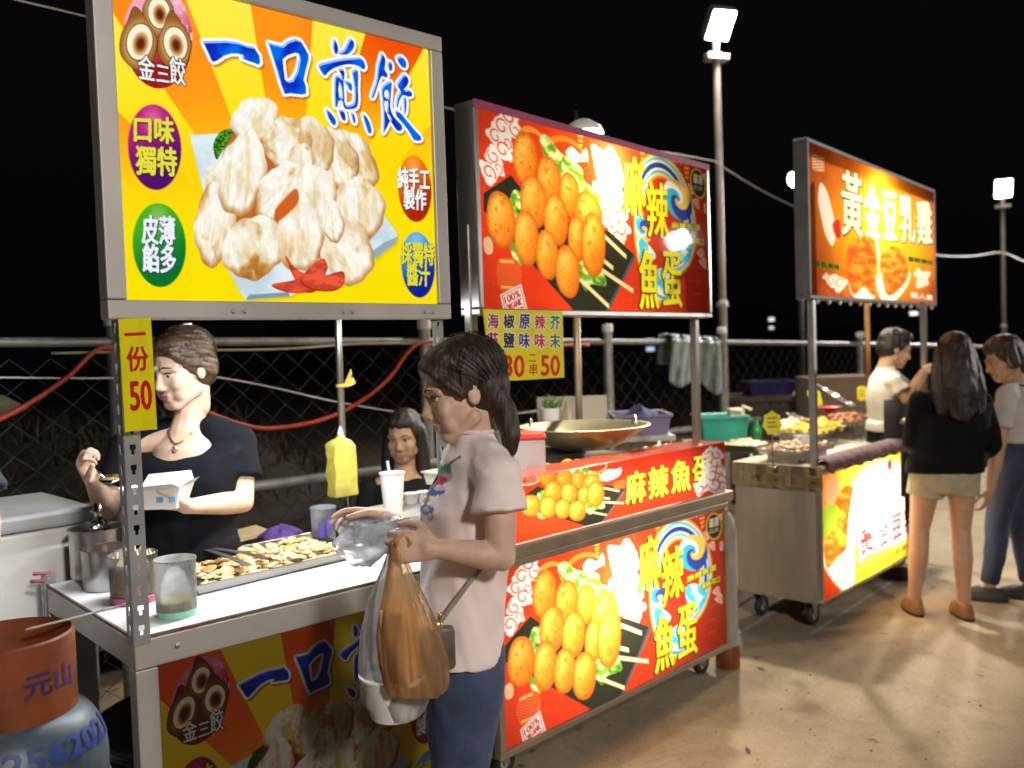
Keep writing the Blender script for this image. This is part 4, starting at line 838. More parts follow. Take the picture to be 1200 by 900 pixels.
# ================================================================== fish ball stall
ZB2 = .12; B2 = PZ(854, 759, ZB2); L2_ = PZ(597, 893, ZB2); D2 = nrm(B2-L2_); 
D2 = dirv(0.0); N2 = np.cross(UP, D2); W2 = B2[0]-L2_[0]+.02; C2 = V(B2[0]-W2, B2[1], 0); DEP2 = .78
def S2(x, y, z): return C2+D2*x+N2*y+UP*z
zl = PP(859, 584.7, C2, N2)[2]; zl2 = zl+.048
cart2 = thing('food_cart', S2(W2/2, DEP2/2, 0), 'red fish ball cart with glowing printed front on small casters', 'food cart')
body = MB()
body.box(S2(0, .02, ZB2), D2*.02, N2*(DEP2-.02), UP*(zl-ZB2-.001)); body.box(S2(W2-.02, .02, ZB2), D2*.02, N2*(DEP2-.02), UP*(zl-ZB2-.001))
body.box(S2(.021, DEP2-.02, ZB2), D2*(W2-.042), N2*.02, UP*(zl-ZB2-.001)); body.box(S2(.021, .02, ZB2), D2*(W2-.042), N2*(DEP2-.045), UP*.015)
body.build('cabinet', steel, cart2)
fwv = .028
f2 = [S2(0, 0, zl-.002), S2(W2, 0, zl-.002), S2(W2, 0, ZB2), S2(0, 0, ZB2)]
bronze = mat('warm steel trim', (.36, .30, .23), .42, .7, .15, 6, .03, 80)
frame_box('front_frame', *f2, fwv, N2*.03, bronze, cart2)
q2 = inset(*f2, fwv); LIFT = np.array((.02, .024, .012)); IMG_B = art_fishball([proj(p) for p in q2])*.95+LIFT; panel('printed_front', q2, IMG_B, sheet_print, cart2)
MB().box(S2(-.01, -.022, zl), D2*(W2+.05), N2*(DEP2+.02), UP*.048, .005).build('counter_top', bronze, cart2)
for x in (.1, W2-.1):
    for y in (.1, DEP2-.1): caster(cart2, *S2(x, y, 0)[:2], .05, ZB2, D2)
area('cabinet_tube_light', S2(W2*.46, .30, .5), S2(W2*.46, 0, .5), 9.5, 1.15, (1, .93, .8), .5)
point('cabinet_bulb_light', S2(W2*.46, .15, .60), 12, .06, (1, .93, .8))
# lit strip box on the counter
zs = PP(848.7, 518, C2, N2)[2]; HS = zs-zl2
box2 = thing('counter_lightbox', S2(W2/2, .1, zl2), 'long low red lightbox printed with fish balls on the cart counter', 'sign')
f3 = [S2(0, -.004, zs), S2(W2, -.004, zs), S2(W2, -.004, zl2+.002), S2(0, -.004, zl2+.002)]
IMG_C = art_strip([proj(p) for p in f3])*.95+LIFT; panel('printed_front', f3, IMG_C, sheet_print, box2)
bb = MB().box(S2(0, .0, zl2+.002), D2*.006, N2*.17, UP*(HS-.004)).box(S2(W2-.006, .0, zl2+.002), D2*.006, N2*.17, UP*(HS-.004)).box(S2(.007, .164, zl2+.002), D2*(W2-.014), N2*.006, UP*(HS-.004))
bb.build('box_shell', mat('red acrylic', (.5, .04, .02), .25, 0, .1), box2); MB().box(S2(0, -.003, zs-.0015), D2*W2, N2*.172, UP*.004, .001).build('clear_lid', mat('red acrylic lid', (.55, .10, .05), .12, 0, .1), box2)
area('strip_box_light', S2(W2*.45, .12, zl2+.10), S2(W2*.45, 0, zl2+.1), 4.3, 1.2, (1, .93, .8), .1)
# banner above
D2s = dirv(3.93); N2s = np.cross(UP, D2s); anc = V(B2[0]-.02, B2[1]+.03, 0)
bl, br, tr, tl = (PP(x, y, anc, N2s) for x, y in ((561.5, 366.5), (833, 374), (831, 193.5), (553.5, 117)))
zb2 = (bl[2]+br[2])/2; zt2 = (tl[2]+tr[2])/2; fl = lambda p, z: V(p[0], p[1], z); lft = (bl+tl)/2; rgt = (br+tr)/2
sq = [fl(lft, zt2), fl(rgt, zt2), fl(rgt, zb2), fl(lft, zb2)]
sign2 = thing('banner_sign', fl((lft+rgt)/2, zb2), 'wide red banner sign of fried fish balls on skewers with yellow characters', 'sign')
frame_box('frame', *sq, .022, N2s*.085, steel, sign2, proud=.004)
q = inset(*sq, .02); panel('printed_panel', q, IMG_B, sheet_print, sign2)
trim = [p+(-N2s)*.006 for p in sq]; MB().box(trim[0]+UP*.0-V(0, 0, .024), nrm(trim[1]-trim[0])*np.linalg.norm(trim[1]-trim[0]), N2s*.001, UP*.026).build('magenta_edge', mat('magenta tape', (.26, .03, .10), .5), sign2)
mid = fl((lft+rgt)/2, 0)
lp2 = PP(683, 162, mid+N2s*.14, N2s)
wl = thing('clamp_lamp', lp2, 'round clamp lamp shining behind the fish ball banner', 'lamp')
a2 = nrm(-N2s*.30-UP)
MB().lathe(lp2, [(.03, -.07), (.05, -.06), (.085, -.02), (.088, .0), (.082, -.018), (.045, -.05), (.02, -.055)], 28, a2).build('lamp_shade', white_paint, wl, smooth=True)
MB().ell(lp2-a2*.01, perp(a2)[0]*.062, perp(a2)[1]*.062, a2*.03).build('bulb', emat('clamp bulb', (1, .9, .7), 7), wl, smooth=True)
MB().tube([lp2-a2*.06, lp2-a2*.1+UP*.02, lp2-a2*.12-UP*.2, fl(lp2+N2s*.02, zb2+.2)], .008).build('lamp_arm', dark_steel, wl, smooth=True)
point('banner_bulb_light', lp2+a2*.12-UP*.02, 21, .05, (1, .80, .46))
area('banner_wash_light', lft+N2s*.45+nrm(rgt-lft)*.25+V(0, 0, 0), lft+nrm(rgt-lft)*.28, 2.6, .3, (1, .9, .75), .3)
# floodlight across the lane, the one mirrored in the banner
pr_ = PP(795, 281, sq[0], N2s); rd = nrm(pr_-CAM); rd = rd-2*np.dot(rd, N2s)*N2s; L3 = pr_+rd*8.5
flood(*proj(L3), float(np.dot(L3-CAM, CF)), 0, 'lamp post with square floodlight across the lane', (2.6, 2.2, 1.2), 120, .18, (1.0, .93, .82), 40)
flood(*proj(V(-.6, -4.8, 4.3)), float(np.dot(V(-.6, -4.8, 4.3)-CAM, CF)), 0, 'lamp post with square floodlight on the near side of the lane', (2.2, 1.8, 1.0), 205, .55, (1.0, .92, .84), 40)
# tube lamps added behind the two banners to brighten the food
def added_tube_lamp(a, b, n, power, rgb, label, sz):
    t = thing('hidden_lamp', (a+b)/2, label, 'lamp'); u = nrm(b-a); L = np.linalg.norm(b-a)
    MB().box(a+n*.0-u*.02, u*(L+.04), n*.05, UP*.03, .004).build('lamp_body', white_paint, t); MB().cyl(a+n*.025-UP*.016, b+n*.025-UP*.016, .012, n=12).build('lamp_tube', emat('warm tube glow', rgb, 8), t, smooth=True)
    area('food_light', (a+b)/2+n*.025-UP*.031, (a+b)/2+n*.25-UP*.8, power, L, rgb, .03, 165)
added_tube_lamp(fl(lft, zb2+.06)+nrm(rgt-lft)*.3+N2s*.10, fl(lft, zb2+.06)+nrm(rgt-lft)*1.2+N2s*.10, N2s, 9, (1, .88, .66), 'added tube lamp hidden behind the fish ball banner, brightening the food', .9)
# banner posts
for p, z0 in ((lft+nrm(rgt-lft)*.012+N2s*.05, zl2), (rgt-nrm(rgt-lft)*.075+N2s*.05, zl2)): MB().box(V(p[0], p[1], z0)-D2*.016-N2*.016, D2*.032, N2*.032, UP*(zb2+.3-z0), .003).build('post', steel, cart2)
pb = PY(677, 430, C2[1]+DEP2-.03); MB().cyl(V(pb[0], pb[1], zl2), V(pb[0], pb[1], zb2+.3), .019, n=14).build('back_post', bronze, cart2, smooth=True)
MB().box(V(pb[0], pb[1], zb2+.28)-N2*.0, D2s*.02, -N2*(DEP2-.1), UP*.02).build('top_brace', steel, cart2)
# menu card
pm = [PP(x, y, mid-N2s*.012, N2s) for x, y in ((566, 362), (659, 365), (661, 442.5), (576, 447.5))]
mc = thing('price_card', (pm[2]+pm[3])/2, 'square yellow flavour menu with prices 30 and 50 hanging under the banner', 'price card')
MB().plate(pm, N2s*.003).build('card', MATS['yellow card'], mc); panel('printed_face', pm, art_price_menu(), paper_print, mc, -.0015)

# ================================================================== fried chicken stall
B3 = PZ(962.7, 709, .145); D3 = dirv(1.75); N3 = np.cross(UP, D3); C3 = V(B3[0], B3[1], 0); ZB3 = .145
def S3(x, y, z): return C3+D3*x+N3*y+UP*z
zt3 = PP(962.7, 553, C3, N3)[2]; W3 = 1.45; kb = PZ(868, 690, ZB3); DEP3 = float(np.dot(kb-C3, N3))
cart3 = thing('food_cart', S3(W3/2, DEP3/2, 0), 'stainless steel fried chicken cart with bright front panel at far right', 'food cart')
cab = MB(); cab.box(S3(0, .02, ZB3), D3*.012, N3*(DEP3-.02), UP*(zt3-ZB3)); cab.box(S3(W3-.012, .02, ZB3), D3*.012, N3*(DEP3-.02), UP*(zt3-ZB3)); cab.box(S3(.013, DEP3-.012, ZB3), D3*(W3-.026), N3*.012, UP*(zt3-ZB3)); cab.box(S3(.013, .02, ZB3), D3*(W3-.026), N3*(DEP3-.034), UP*.012)
warm_steel = mat('scuffed warm stainless', (.50, .45, .38), .42, .7, .25, 3, .06, 40, stretch=(1, 1, .3))
cab.build('cabinet', warm_steel, cart3)
MB().box(S3(-.01, -.02, zt3), D3*(W3+.02), N3*(DEP3+.03), UP*.025, .003).build('counter_top', warm_steel, cart3)
f4 = [S3(0, 0, zt3-.002), S3(W3, 0, zt3-.002), S3(W3, 0, ZB3), S3(0, 0, ZB3)]; frame_box('front_frame', *f4, .018, N3*.02, steel, cart3)
q3 = inset(*f4, .018); qa = [PP(x, y, C3, N3) for x, y in ((963, 556), (1088, 519), (1088, 641), (963, 706))]
u0 = .018; wq = 1.32
q3a = [S3(u0, 0, zt3-.02), S3(W3-u0, 0, zt3-.02), S3(W3-u0, 0, ZB3+.018), S3(u0, 0, ZB3+.018)]
IMG_E = art_chicken_front([proj(p) for p in q3a]); panel('printed_front', q3a, IMG_E, sheet_print, cart3)
area('chicken_cabinet_light', S3(W3*.5, .3, .5), S3(W3*.5, 0, .5), 8, 1.1, (1, .92, .75), .5)
point('chicken_cabinet_bulb', S3(W3*.52, .14, .50), 60, .05, (1, .93, .8)); point('chicken_cabinet_bulb', S3(.20, .12, .50), 3.5, .04, (1, .85, .55))
for x in (.07, W3-.12):
    for y in (.09, DEP3-.1): caster(cart3, *S3(x, y, 0)[:2], .058, ZB3, D3)
# banner 3
D3s = dirv(4.53); N3s = np.cross(UP, D3s); anc = S3(-.0, .0, 0)
bl, br, tr, tl = (PP(x, y, anc, N3s) for x, y in ((948, 349), (1096, 359), (1096, 223), (946, 161)))
zb3 = (bl[2]+br[2])/2; zt3b = (tl[2]+tr[2])/2; lft3 = (bl+tl)/2; rgt3 = (br+tr)/2; s3 = [fl(lft3, zt3b), fl(rgt3, zt3b), fl(rgt3, zb3), fl(lft3, zb3)]
sign3 = thing('banner_sign', fl((lft3+rgt3)/2, zb3), 'orange banner sign with white characters over the fried chicken cart', 'sign')
frame_box('frame', *s3, .02, N3s*.075, mat('dull dark steel edge', (.17, .175, .18), .5, .5, .2), sign3, proud=.004); q = inset(*s3, .018); IMG_D = art_chicken_sign([proj(p) for p in q])*.95+LIFT; panel('printed_panel', q, IMG_D, sheet_print, sign3)
md3 = fl((lft3+rgt3)/2, 0); lp3 = PP(1032, 236, md3, N3s)+N3s*.22; a3 = nrm(-N3s-UP*.35)
wl3 = thing('clamp_lamp', lp3, 'round clamp lamp mounted behind the fried chicken banner', 'lamp')
MB().lathe(lp3, [(.03, -.07), (.05, -.06), (.085, -.02), (.088, .0), (.082, -.018), (.045, -.05), (.02, -.055)], 28, a3).build('lamp_shade', white_paint, wl3, smooth=True); MB().ell(lp3-a3*.01, perp(a3)[0]*.062, perp(a3)[1]*.062, a3*.03).build('bulb', MATS.get('x') or emat('clamp bulb', (1, .9, .7), 7), wl3, smooth=True)
MB().tube([lp3-a3*.06, lp3-a3*.1, fl(lp3+N3s*.02, zb3+.3)], .008).build('lamp_arm', dark_steel, wl3, smooth=True)
point('banner_bulb_light', lp3+a3*.04, 40, .05, (1, .84, .5)); area('banner_wash_light', lft3+N3s*.5+nrm(rgt3-lft3)*.5, (lft3+rgt3)/2, 2.2, .4, (1, .85, .6), .4)
added_tube_lamp(fl(lft3, zb3+.06)+nrm(rgt3-lft3)*.25+N3s*.09, fl(lft3, zb3+.06)+nrm(rgt3-lft3)*1.1+N3s*.09, N3s, 13, (1, .86, .60), 'added tube lamp hidden behind the fried chicken banner, brightening the food', .9)  # extra tube put in to brighten the fried food
# little bulbs along the lower edge of the banner
for k in range(14): p = fl(lft3+(rgt3-lft3)*((k+.6)/14.4), zb3-.014)+(-N3s)*.004; MB().ell(p, D3*.011, N3*.011, UP*.013, 8, 6).build('small_bulb', mat('clear bulbs', (.75, .70, .60), .12, .3), sign3, smooth=True)
orange_post = mat('rusty orange post', (.34, .17, .06), .5, .4, .3, 6)
for x, m_ in ((.012, galv), (float(np.dot(PP(1085, 420, S3(0, .02, 0), N3)-C3, D3)), steel)): MB().box(S3(x, .02, zt3+.026), D3*.035, N3*.035, UP*((zt3b-.2 if x < .5 else zb3+.02)-zt3-.026), .003).build('post', m_, cart3)
pr = PP(1017, 420, S3(0, DEP3-.03, 0), N3); MB().cyl(V(pr[0], pr[1], zt3+.02), V(pr[0], pr[1], zb3+.3), .017, n=12).build('back_post', orange_post, cart3, smooth=True)
# ================================================================== loose things
def vessel(name, c, r0, r1, h, m, label, cat, wall=.003, parent=None, lip=.004, n=36, base=.0):
    """open round container standing at c; returns the object (one mesh)"""
    mb = MB().lathe(c, [(0, 0), (r0*.96, 0), (r0, .004), (r1, h-.002), (r1+lip, h), (r1+lip, h+.003), (r1-wall, h+.003), (r0-wall, .006), (0, .006)], n)
    o = mb.build(name, m, parent, auto=35); return tag(o, label, cat) if label else o
def ctr(px, py, z): return PZ(px, py, z)
TOP = ZC+.003
# ---- on the dumpling counter
pa = ctr(116, 674, TOP); pot = thing('stock_pot', pa, 'taller steel pot with a ladle at the back of the dumpling counter', 'pot')
vessel('pot_body', pa, .082, .083, .155, steel, None, None, parent=pot); MB().lathe(pa, [(0, .118), (.079, .118)], 30).build('sauce', mat('brown sauce', (.14, .06, .015), .2, 0, .3), pot)
MB().lathe(pa+V(.02, .03, .14), [(0, -.02), (.03, -.01), (.036, .012)], 18).tube([pa+V(.05, .03, .145), pa+V(.01, .02, .20), pa+V(-.01, .015, .215)], .007).box(pa+V(-.005, .0, .165), HR*.022, HF*.004, UP*.07).build('ladle', mat('polished steel', (.75, .75, .74), .12, 1, .05), pot, smooth=True)
pb_ = ctr(127, 688, TOP); p2 = thing('stock_pot', pb_, 'shorter steel pot in front of the pot with the ladle', 'pot')
vessel('pot_body', pb_, .070, .071, .122, steel, None, None, parent=p2); MB().lathe(pb_, [(0, .095), (.067, .095)], 30).build('sauce', MATS['brown sauce'], p2)
jb = ctr(158, 704, TOP); jar = thing('food_jar', jb, 'clear jar of brown seasoning with pink base behind the slotted post', 'jar')
MB().lathe(jb, [(0, 0), (.064, 0), (.066, .02), (.062, .024), (0, .024)], 30).build('base', mat('pink plastic', (.45, .08, .2), .4), jar, auto=40)
MB().lathe(jb, [(0, .025), (.061, .025), (.063, .115), (0, .118)], 30).build('seasoning', mat('ground seasoning', (.42, .28, .11), .9, 0, .25, 40, .4, 200), jar, auto=40)
MB().lathe(jb, [(.064, .022), (.067, .135), (.069, .138), (.065, .138), (.063, .024)], 30).build('shell', film('clear plastic', (.8, .8, .78), .93, .2, ior=1.1), jar, smooth=True)
sk = MB(); rr = random.Random(2)
for k in range(46):
    a = rr.uniform(0, 6.28); r_ = rr.uniform(0, .055); q = jb+V(math.cos(a)*r_, math.sin(a)*r_, .112); sk.cap(q, .004, q+V(rr.uniform(-.012, .012), rr.uniform(-.012, .012), rr.uniform(.012, .035)), .003, 6, 2)
sk.build('crumb_heap', mat('pale crumbs', (.62, .48, .26), .8), jar, smooth=True)
tb = ctr(207.5, 721, TOP); tub = thing('plastic_tub', tb, 'translucent tub with pale green base and sauce in it', 'tub')
MB().lathe(tb, [(0, 0), (.050, 0), (.053, .018), (.0525, .02), (0, .02)], 32).build('base', mat('mint plastic', (.25, .55, .40), .4), tub, auto=40)
MB().lathe(tb, [(.0525, .02), (.0545, .150), (.057, .152), (.057, .156), (.053, .156), (.0515, .022)], 32).build('shell', film('frosted plastic', (.74, .76, .74), .62, .25, .6), tub, smooth=True)
MB().lathe(tb, [(0, .021), (.05, .021), (.051, .045), (.035, .052), (.015, .047), (0, .05)], 32).build('sauce', mat('swirled dip', (.5, .36, .16), .5, 0, .4, 24, dark=(.25, .3, .12)), tub, smooth=True)
def tray(name, q, h, m, label, cat='tray', flare=.012, parent=None):
    """open rectangular tray from four floor corners q (world), with rolled lip"""
    q = [np.asarray(p, float) for p in q]; c = sum(q)/4; th = .003
    out = [p+nrm(p-c)*flare+UP*h for p in q]; inn = [p+nrm(c-p)*th+UP*.003 for p in q]; inT = [p+nrm(c-p)*th+UP*0 for p in out]
    lip = [p+nrm(p-c)*.009 for p in out]; lp2_ = [p-UP*.006 for p in lip]
    mb = MB(); mb.ring_loft([q, out, lp2_, lip, [p+UP*.002 for p in out], inT, inn], cap=True)
    o = mb.build(name, m, parent, auto=20); return tag(o, label, cat) if label else o
zt_ = TOP+.002; tq = [PZ(233, 697, zt_), PZ(421, 652, zt_), PZ(362, 634, zt_), PZ(222, 663, zt_)]
tray('food_tray', tq, .028, steel, 'shallow steel tray heaped with pan-fried dumplings on the white counter')
cream = mat('fried dumpling skin', (.80, .70, .46), .5, 0, .25, 30, .25, 90, dark=(.56, .36, .13), subsurf=.1)
def dumpling_mesh(seed):
    r = random.Random(seed); rings = []; n = 14
    for i in range(9):
        t = i/8; w = math.sin(math.pi*min(max(t, .04), .96))**.7; x = (t-.5)*.044; rg_ = []
        for j in range(n):
            a = 2*math.pi*j/n; rad = .0125*w*(1+.10*math.sin(5*t*3.1+a*2+seed)); y = math.cos(a)*rad*(1.5+.12*math.sin(t*30+seed)); z = math.sin(a)*rad*.62
            if math.cos(a) > .75: y += .005*w*(1+.5*math.sin(t*38+seed)); z += .003*math.sin(t*38+seed)
            rg_.append(np.array((x, y+.012*(t-.5)**2*4*.5, z+.009)))
        rings.append(rg_)
    return MB().ring_loft(rings)
_t = cream.node_tree; _b = _t.nodes['Principled BSDF']; _l = _b.inputs['Base Color'].links[0].from_socket; _oi = _t.nodes.new('ShaderNodeObjectInfo'); _r = _t.nodes.new('ShaderNodeValToRGB')
_r.color_ramp.elements[0].color = (.62, .42, .20, 1); _r.color_ramp.elements[1].color = (1.05, 1.0, .92, 1); _r.color_ramp.elements[1].position = .55; _t.links.new(_oi.outputs['Random'], _r.inputs[0])
_m = _t.nodes.new('ShaderNodeMix'); _m.data_type = 'RGBA'; _m.blend_type = 'MULTIPLY'; _m.inputs[0].default_value = 1; _t.links.new(_l, _m.inputs[6]); _t.links.new(_r.outputs[0], _m.inputs[7]); _t.links.new(_m.outputs[2], _b.inputs['Base Color'])
base_d = []
for s_ in range(4):
    o = dumpling_mesh(s_).build('dumpling', cream, smooth=True); base_d.append(o)
rr = random.Random(5); tc_ = sum(tq)/4; cnt = 0
def tpos(u, v): return (tq[0]*(1-u)+tq[1]*u)*(1-v)+(tq[3]*(1-u)+tq[2]*u)*v
for layer, nu, nv, off in ((0, 13, 6, 0), (1, 11, 5, .5), (2, 8, 3, .5)):
    for i in range(nu):
        for j in range(nv):
            u = (i+.5+off*.3+rr.uniform(-.3, .3))/(nu+.3); v = (j+.5+rr.uniform(-.25, .25))/nv
            if layer: u = .06+.9*u; v = .12+.76*v
            if layer == 2: u = .3+.6*u
            p = tpos(min(max(u, .05), .96), min(max(v, .10), .9)); o = base_d[cnt] if cnt < 4 else base_d[cnt % 4].copy()
            if cnt >= 4: COL.objects.link(o)
            o.location = Vector((p[0], p[1], zt_+.004+layer*.0105+rr.uniform(0, .004))); o.rotation_euler = (rr.uniform(-.45, .45), rr.uniform(-.35, .35), rr.uniform(0, 6.28)); s = rr.uniform(.82, 1.08); o.scale = (s, s, s)
            tag(o, 'small golden pan-fried dumpling heaped in the steel tray', 'dumpling', 'dumplings in the steel tray'); cnt += 1
tg = MB(); h0, t1, t2 = PZ(226, 644, TOP+.05), PZ(311, 655, TOP+.055), PZ(290, 663, TOP+.05)
for t in (t1, t2):
    d = nrm(t-h0); s = nrm(np.cross(UP, d)); L = np.linalg.norm(t-h0)
    tg.ring_loft([[h0+d*L*k-s*w+UP*b, h0+d*L*k+s*w+UP*b, h0+d*L*k+s*w+UP*(b+.003), h0+d*L*k-s*w+UP*(b+.003)] for k, w, b in ((0, .006, 0), (.25, .009, .012), (.7, .008, .010), (1, .013, 0))])
tg.cap(h0, .008, h0+UP*.003, .008)
tag(tg.build('tongs', mat('dull steel', (.28, .28, .28), .35, .9, .1), auto=40), 'pair of steel tongs lying across the tray of dumplings', 'tongs')
def lumpy(c, ax, ay, h, seed, n=26, rings=6):
    """low crumpled heap (cloth) standing on c"""
    mb = MB(); rg_ = []; r = random.Random(seed); ph = [r.uniform(0, 6) for _ in range(6)]
    for i in range(rings+1):
        t = i/rings; row = []
        for j in range(n):
            a = 2*math.pi*j/n; w = (1-t)**.6 if t < 1 else 0.02; k = w*(1+.14*math.sin(3*a+ph[0])+.08*math.sin(7*a+ph[1]+t*3)); zz = h*t**.8*(1+.3*math.sin(2*a+ph[2])+.18*math.sin(5*a+ph[3]))+.001
            row.append(c+ax*math.cos(a)*k+ay*math.sin(a)*k+UP*zz)
        rg_.append(row)
    return mb.ring_loft(rg_)
pc_ = PZ(328, 629, TOP); tag(lumpy(pc_, D1*.085, N1*.06, .035, 3).build('cloth', mat('purple cloth', (.09, .04, .20), .85, 0, .2, 30, .3, 90), smooth=True), 'crumpled purple cloth behind the dumpling tray', 'cloth')
cb = [PZ(258, 641, TOP), PZ(318, 626, TOP), PZ(300, 619, TOP), PZ(246, 633, TOP)]; tag(MB().plate(cb, UP*.014).build('chopping_board', mat('pale wood', (.55, .40, .22), .6, 0, .15, 5, stretch=(1, 8, 1))), 'pale wooden chopping board at the back edge of the white counter', 'chopping board')
ub = ctr(380, 637, TOP); tub2 = thing('plastic_tub', ub, 'clear plastic tub printed with purple and blue beside the purple cloth', 'tub')
MB().lathe(ub, [(0, 0), (.042, 0), (.046, .13), (.049, .132), (.049, .137), (.045, .137), (.041, .004), (0, .004)], 30).build('shell', film('clear tub', (.66, .70, .80), .45, .2, .6), tub2, smooth=True)
pp = MB()
for a0, z0, z1, da in ((3.7, .03, .085, .5), (4.35, .045, .10, .45)):
    pp.ring_loft([[ub+V(math.cos(a0+da*j/6)*(.0432+z*.03), math.sin(a0+da*j/6)*(.0432+z*.03), z) for j in range(7)] for z in (z0, z1)], cap=False, closed=False)
pp.build('print', mat('purple print', (.10, .08, .42), .5), tub2)
st = [PZ(212, 736.5, TOP+.003), PZ(233, 731, TOP+.003)]; tag(MB().tube(st, .0028).build('stirrer', mat('crimson plastic', (.30, .01, .05), .4), smooth=True), 'thin crimson stirrer lying on the front counter edge', 'stirrer')
cord('thin_cord', [P(30, 738, 2.0), P(90, 723, 2.05), PZ(155, 706, TOP+.08)], .003, whitec, 'thin white cord running from the gas cylinder to the counter', 'cord')
# yellow tissue pack hanging on the back post
yb = V(pq[0], pq[1], 0); yt = PP(397, 541, yb-N1*.03, N1); tp = thing('tissue_pack', yt, 'yellow tissue pack hanging on the thin post of the dumpling cart', 'tissue pack')
rings = []
for t, w, d in ((0, .008, .006), (.05, .016, .012), (.10, .040, .020), (.15, .046, .030), (.19, .048, .033), (.40, .047, .030), (.62, .050, .034), (.8, .047, .031), (.97, .049, .034), (1, .046, .031)): rings.append([yt+UP*(.105-.235*t)+D1*(w*sx_+.0035*math.sin(13*t+sx_*2+sy_))-N1*(d*sy_+.02+.0025*math.sin(17*t+3*sx_)) for sx_, sy_ in ((-1, -1), (-.5, -1.05), (0, -1.0), (.5, -1.06), (1, -1), (1.02, 0), (1, 1), (0, 1.05), (-1, 1), (-1.02, 0))])
MB().ring_loft(rings).build('pack', film('yellow wrapper', (.84, .74, .16), .10, .2, .35, 1.3, 30), tp, auto=50)
MB().lathe(yt+UP*.10-N1*.02, [(.008, 0), (.012, .012), (.005, .032), (.0, .04)], 12).build('knot', white_plastic, tp, smooth=True)
tpz = PP(404, 452, yb-N1*.02, N1); rib = MB()
for s_, dx, dz in ((1, .045, .02), (-1, .035, .035), (1, .03, .055)): rib.add([tpz-UP*.008, tpz+UP*.012, tpz+D1*dx*.6-N1*.02+UP*(dz+.012), tpz+D1*dx-N1*.01*s_+UP*(dz-.01), tpz+D1*dx*.5-N1*.02+UP*(dz-.02)], [(0, 1, 2, 3, 4)])
rib.tube([tpz+D1*(.017*math.cos(a))+N1*(.017*math.sin(a)+.02) for a in np.linspace(0, 6.3, 16)], .008)
tag(rib.build('ribbon', mat('yellow tape', (.7, .55, .08), .5)), 'knotted yellow tape tied round the thin post', 'ribbon')
# small table behind with a paper cup
ct = PZ(461, 600, .95); tb_ = thing('side_table', V(ct[0]+.2, ct[1], 0), 'small grey side table holding a paper cup behind the dumpling cart', 'table')
MB().box(V(ct[0]-.05, ct[1]-.12, .925), V(.55, 0, 0), V(0, .3, 0), UP*.024, .004).build('table_top', mat('grey laminate', (.38, .37, .35), .5), tb_)
for x in (0, .46):
    for y in (-.1, .13): MB().cyl(V(ct[0]+x-.02, ct[1]+y, 0), V(ct[0]+x-.02, ct[1]+y, .925), .013, n=10).build('leg', galv, tb_, smooth=True)
cu_ = V(ct[0], ct[1], .95); cup = thing('paper_cup', cu_, 'white paper cup with a straw on the side table', 'cup')
MB().lathe(cu_, [(0, 0), (.034, 0), (.046, .145), (.049, .148), (.049, .152), (.044, .152), (.033, .004), (0, .004)], 28).build('cup_body', mat('white paper', (.78, .77, .74), .6, 0, .03), cup, auto=40)
MB().tube([cu_+V(.005, 0, .05), cu_+V(-.012, .01, .195)], .005).build('straw', mat('grey straw', (.45, .45, .46), .4), cup, smooth=True)
for i, (x, y, z) in enumerate(((482, 590, .95), (497, 588, .95))):
    c = PZ(x, y, z); tag(MB().lathe(c, [(0, 0), (.025, 0), (.032, .04), (.034, .042), (.030, .042), (.0, .03)], 20).build('sauce_bowl', white_plastic, auto=40), ['small white sauce bowl beside the paper cup', 'small white sauce bowl farther from the paper cup, by the slotted post'][i], 'bowl')
# wok on the lower shelf
wc = S1(.36, .42, .345); wk = thing('wok', wc, 'wide dark pan with a black rim on the lower shelf of the dumpling cart', 'wok')
MB().lathe(wc, [(0, 0), (.16, .006), (.28, .05), (.335, .10), (.34, .105), (.33, .106), (.27, .058), (.15, .014), (0, .008)], 44).build('pan', mat('grey worn iron', (.10, .095, .085), .5, .7, .3, 6), wk, smooth=True)
MB().tube([wc+V(math.cos(a)*.34, math.sin(a)*.34, .106) for a in np.linspace(0, 2*math.pi, 49)], .010).build('rim', mat('black enamel', (.012, .012, .012), .35), wk, smooth=True)
# ---- chest freezer
fz = PY(108, 592, 3.15); zf = fz[2]; frz = thing('chest_freezer', V(fz[0]-.5, 3.35, 0), 'white chest freezer with grey lid by the fence at the left edge', 'freezer')
MB().box(V(fz[0]-1.05, 3.15, .04), V(1.05, 0, 0), V(0, .5, 0), UP*(zf-.10), .012).build('cabinet', white_paint, frz)
MB().box(V(fz[0]-1.06, 3.135, zf-.055), V(1.07, 0, 0), V(0, .53, 0), UP*.055, .014).build('lid', mat('pale grey lid', (.52, .54, .55), .4, 0, .06), frz)
for x in (-.95, -.1): MB().box(V(fz[0]+x-.03, 3.2, 0), V(.06, 0, 0), V(0, .06, 0), UP*.04).build('foot', black_rubber, frz)
# ---- gas cylinder with a painted number
gc = P(16, 900, 1.98); gc = V(gc[0], gc[1], 0); gas = thing('gas_cylinder', gc, 'blue grey gas cylinder with orange collar and blue numbers', 'gas cylinder')
blue = mat('chalky blue paint', (.085, .125, .155), .38, .1, .22, 7, .08, 40, dark=(.04, .062, .08)); orange = mat('burnt orange paint', (.26, .06, .015), .45, .1, .25, 6, .08, 30, dark=(.10, .03, .012))
zr = PP(16, 742, gc, nrm(V(gc[0], gc[1], 0)))[2]; GR = .195; ztop = zr-.17
prof = [(0, .0), (GR*.7, 0), (GR*.72, .05), (GR*.8, .055), (GR, .12), (GR, ztop-.13)]+[(GR*(.62+.38*math.cos(a)), ztop-.13+.13*math.sin(a)) for a in np.linspace(.1, 1.57, 12)]+[(0, ztop)]
MB().lathe(gc, prof, 56).build('tank', blue, gas, auto=40)
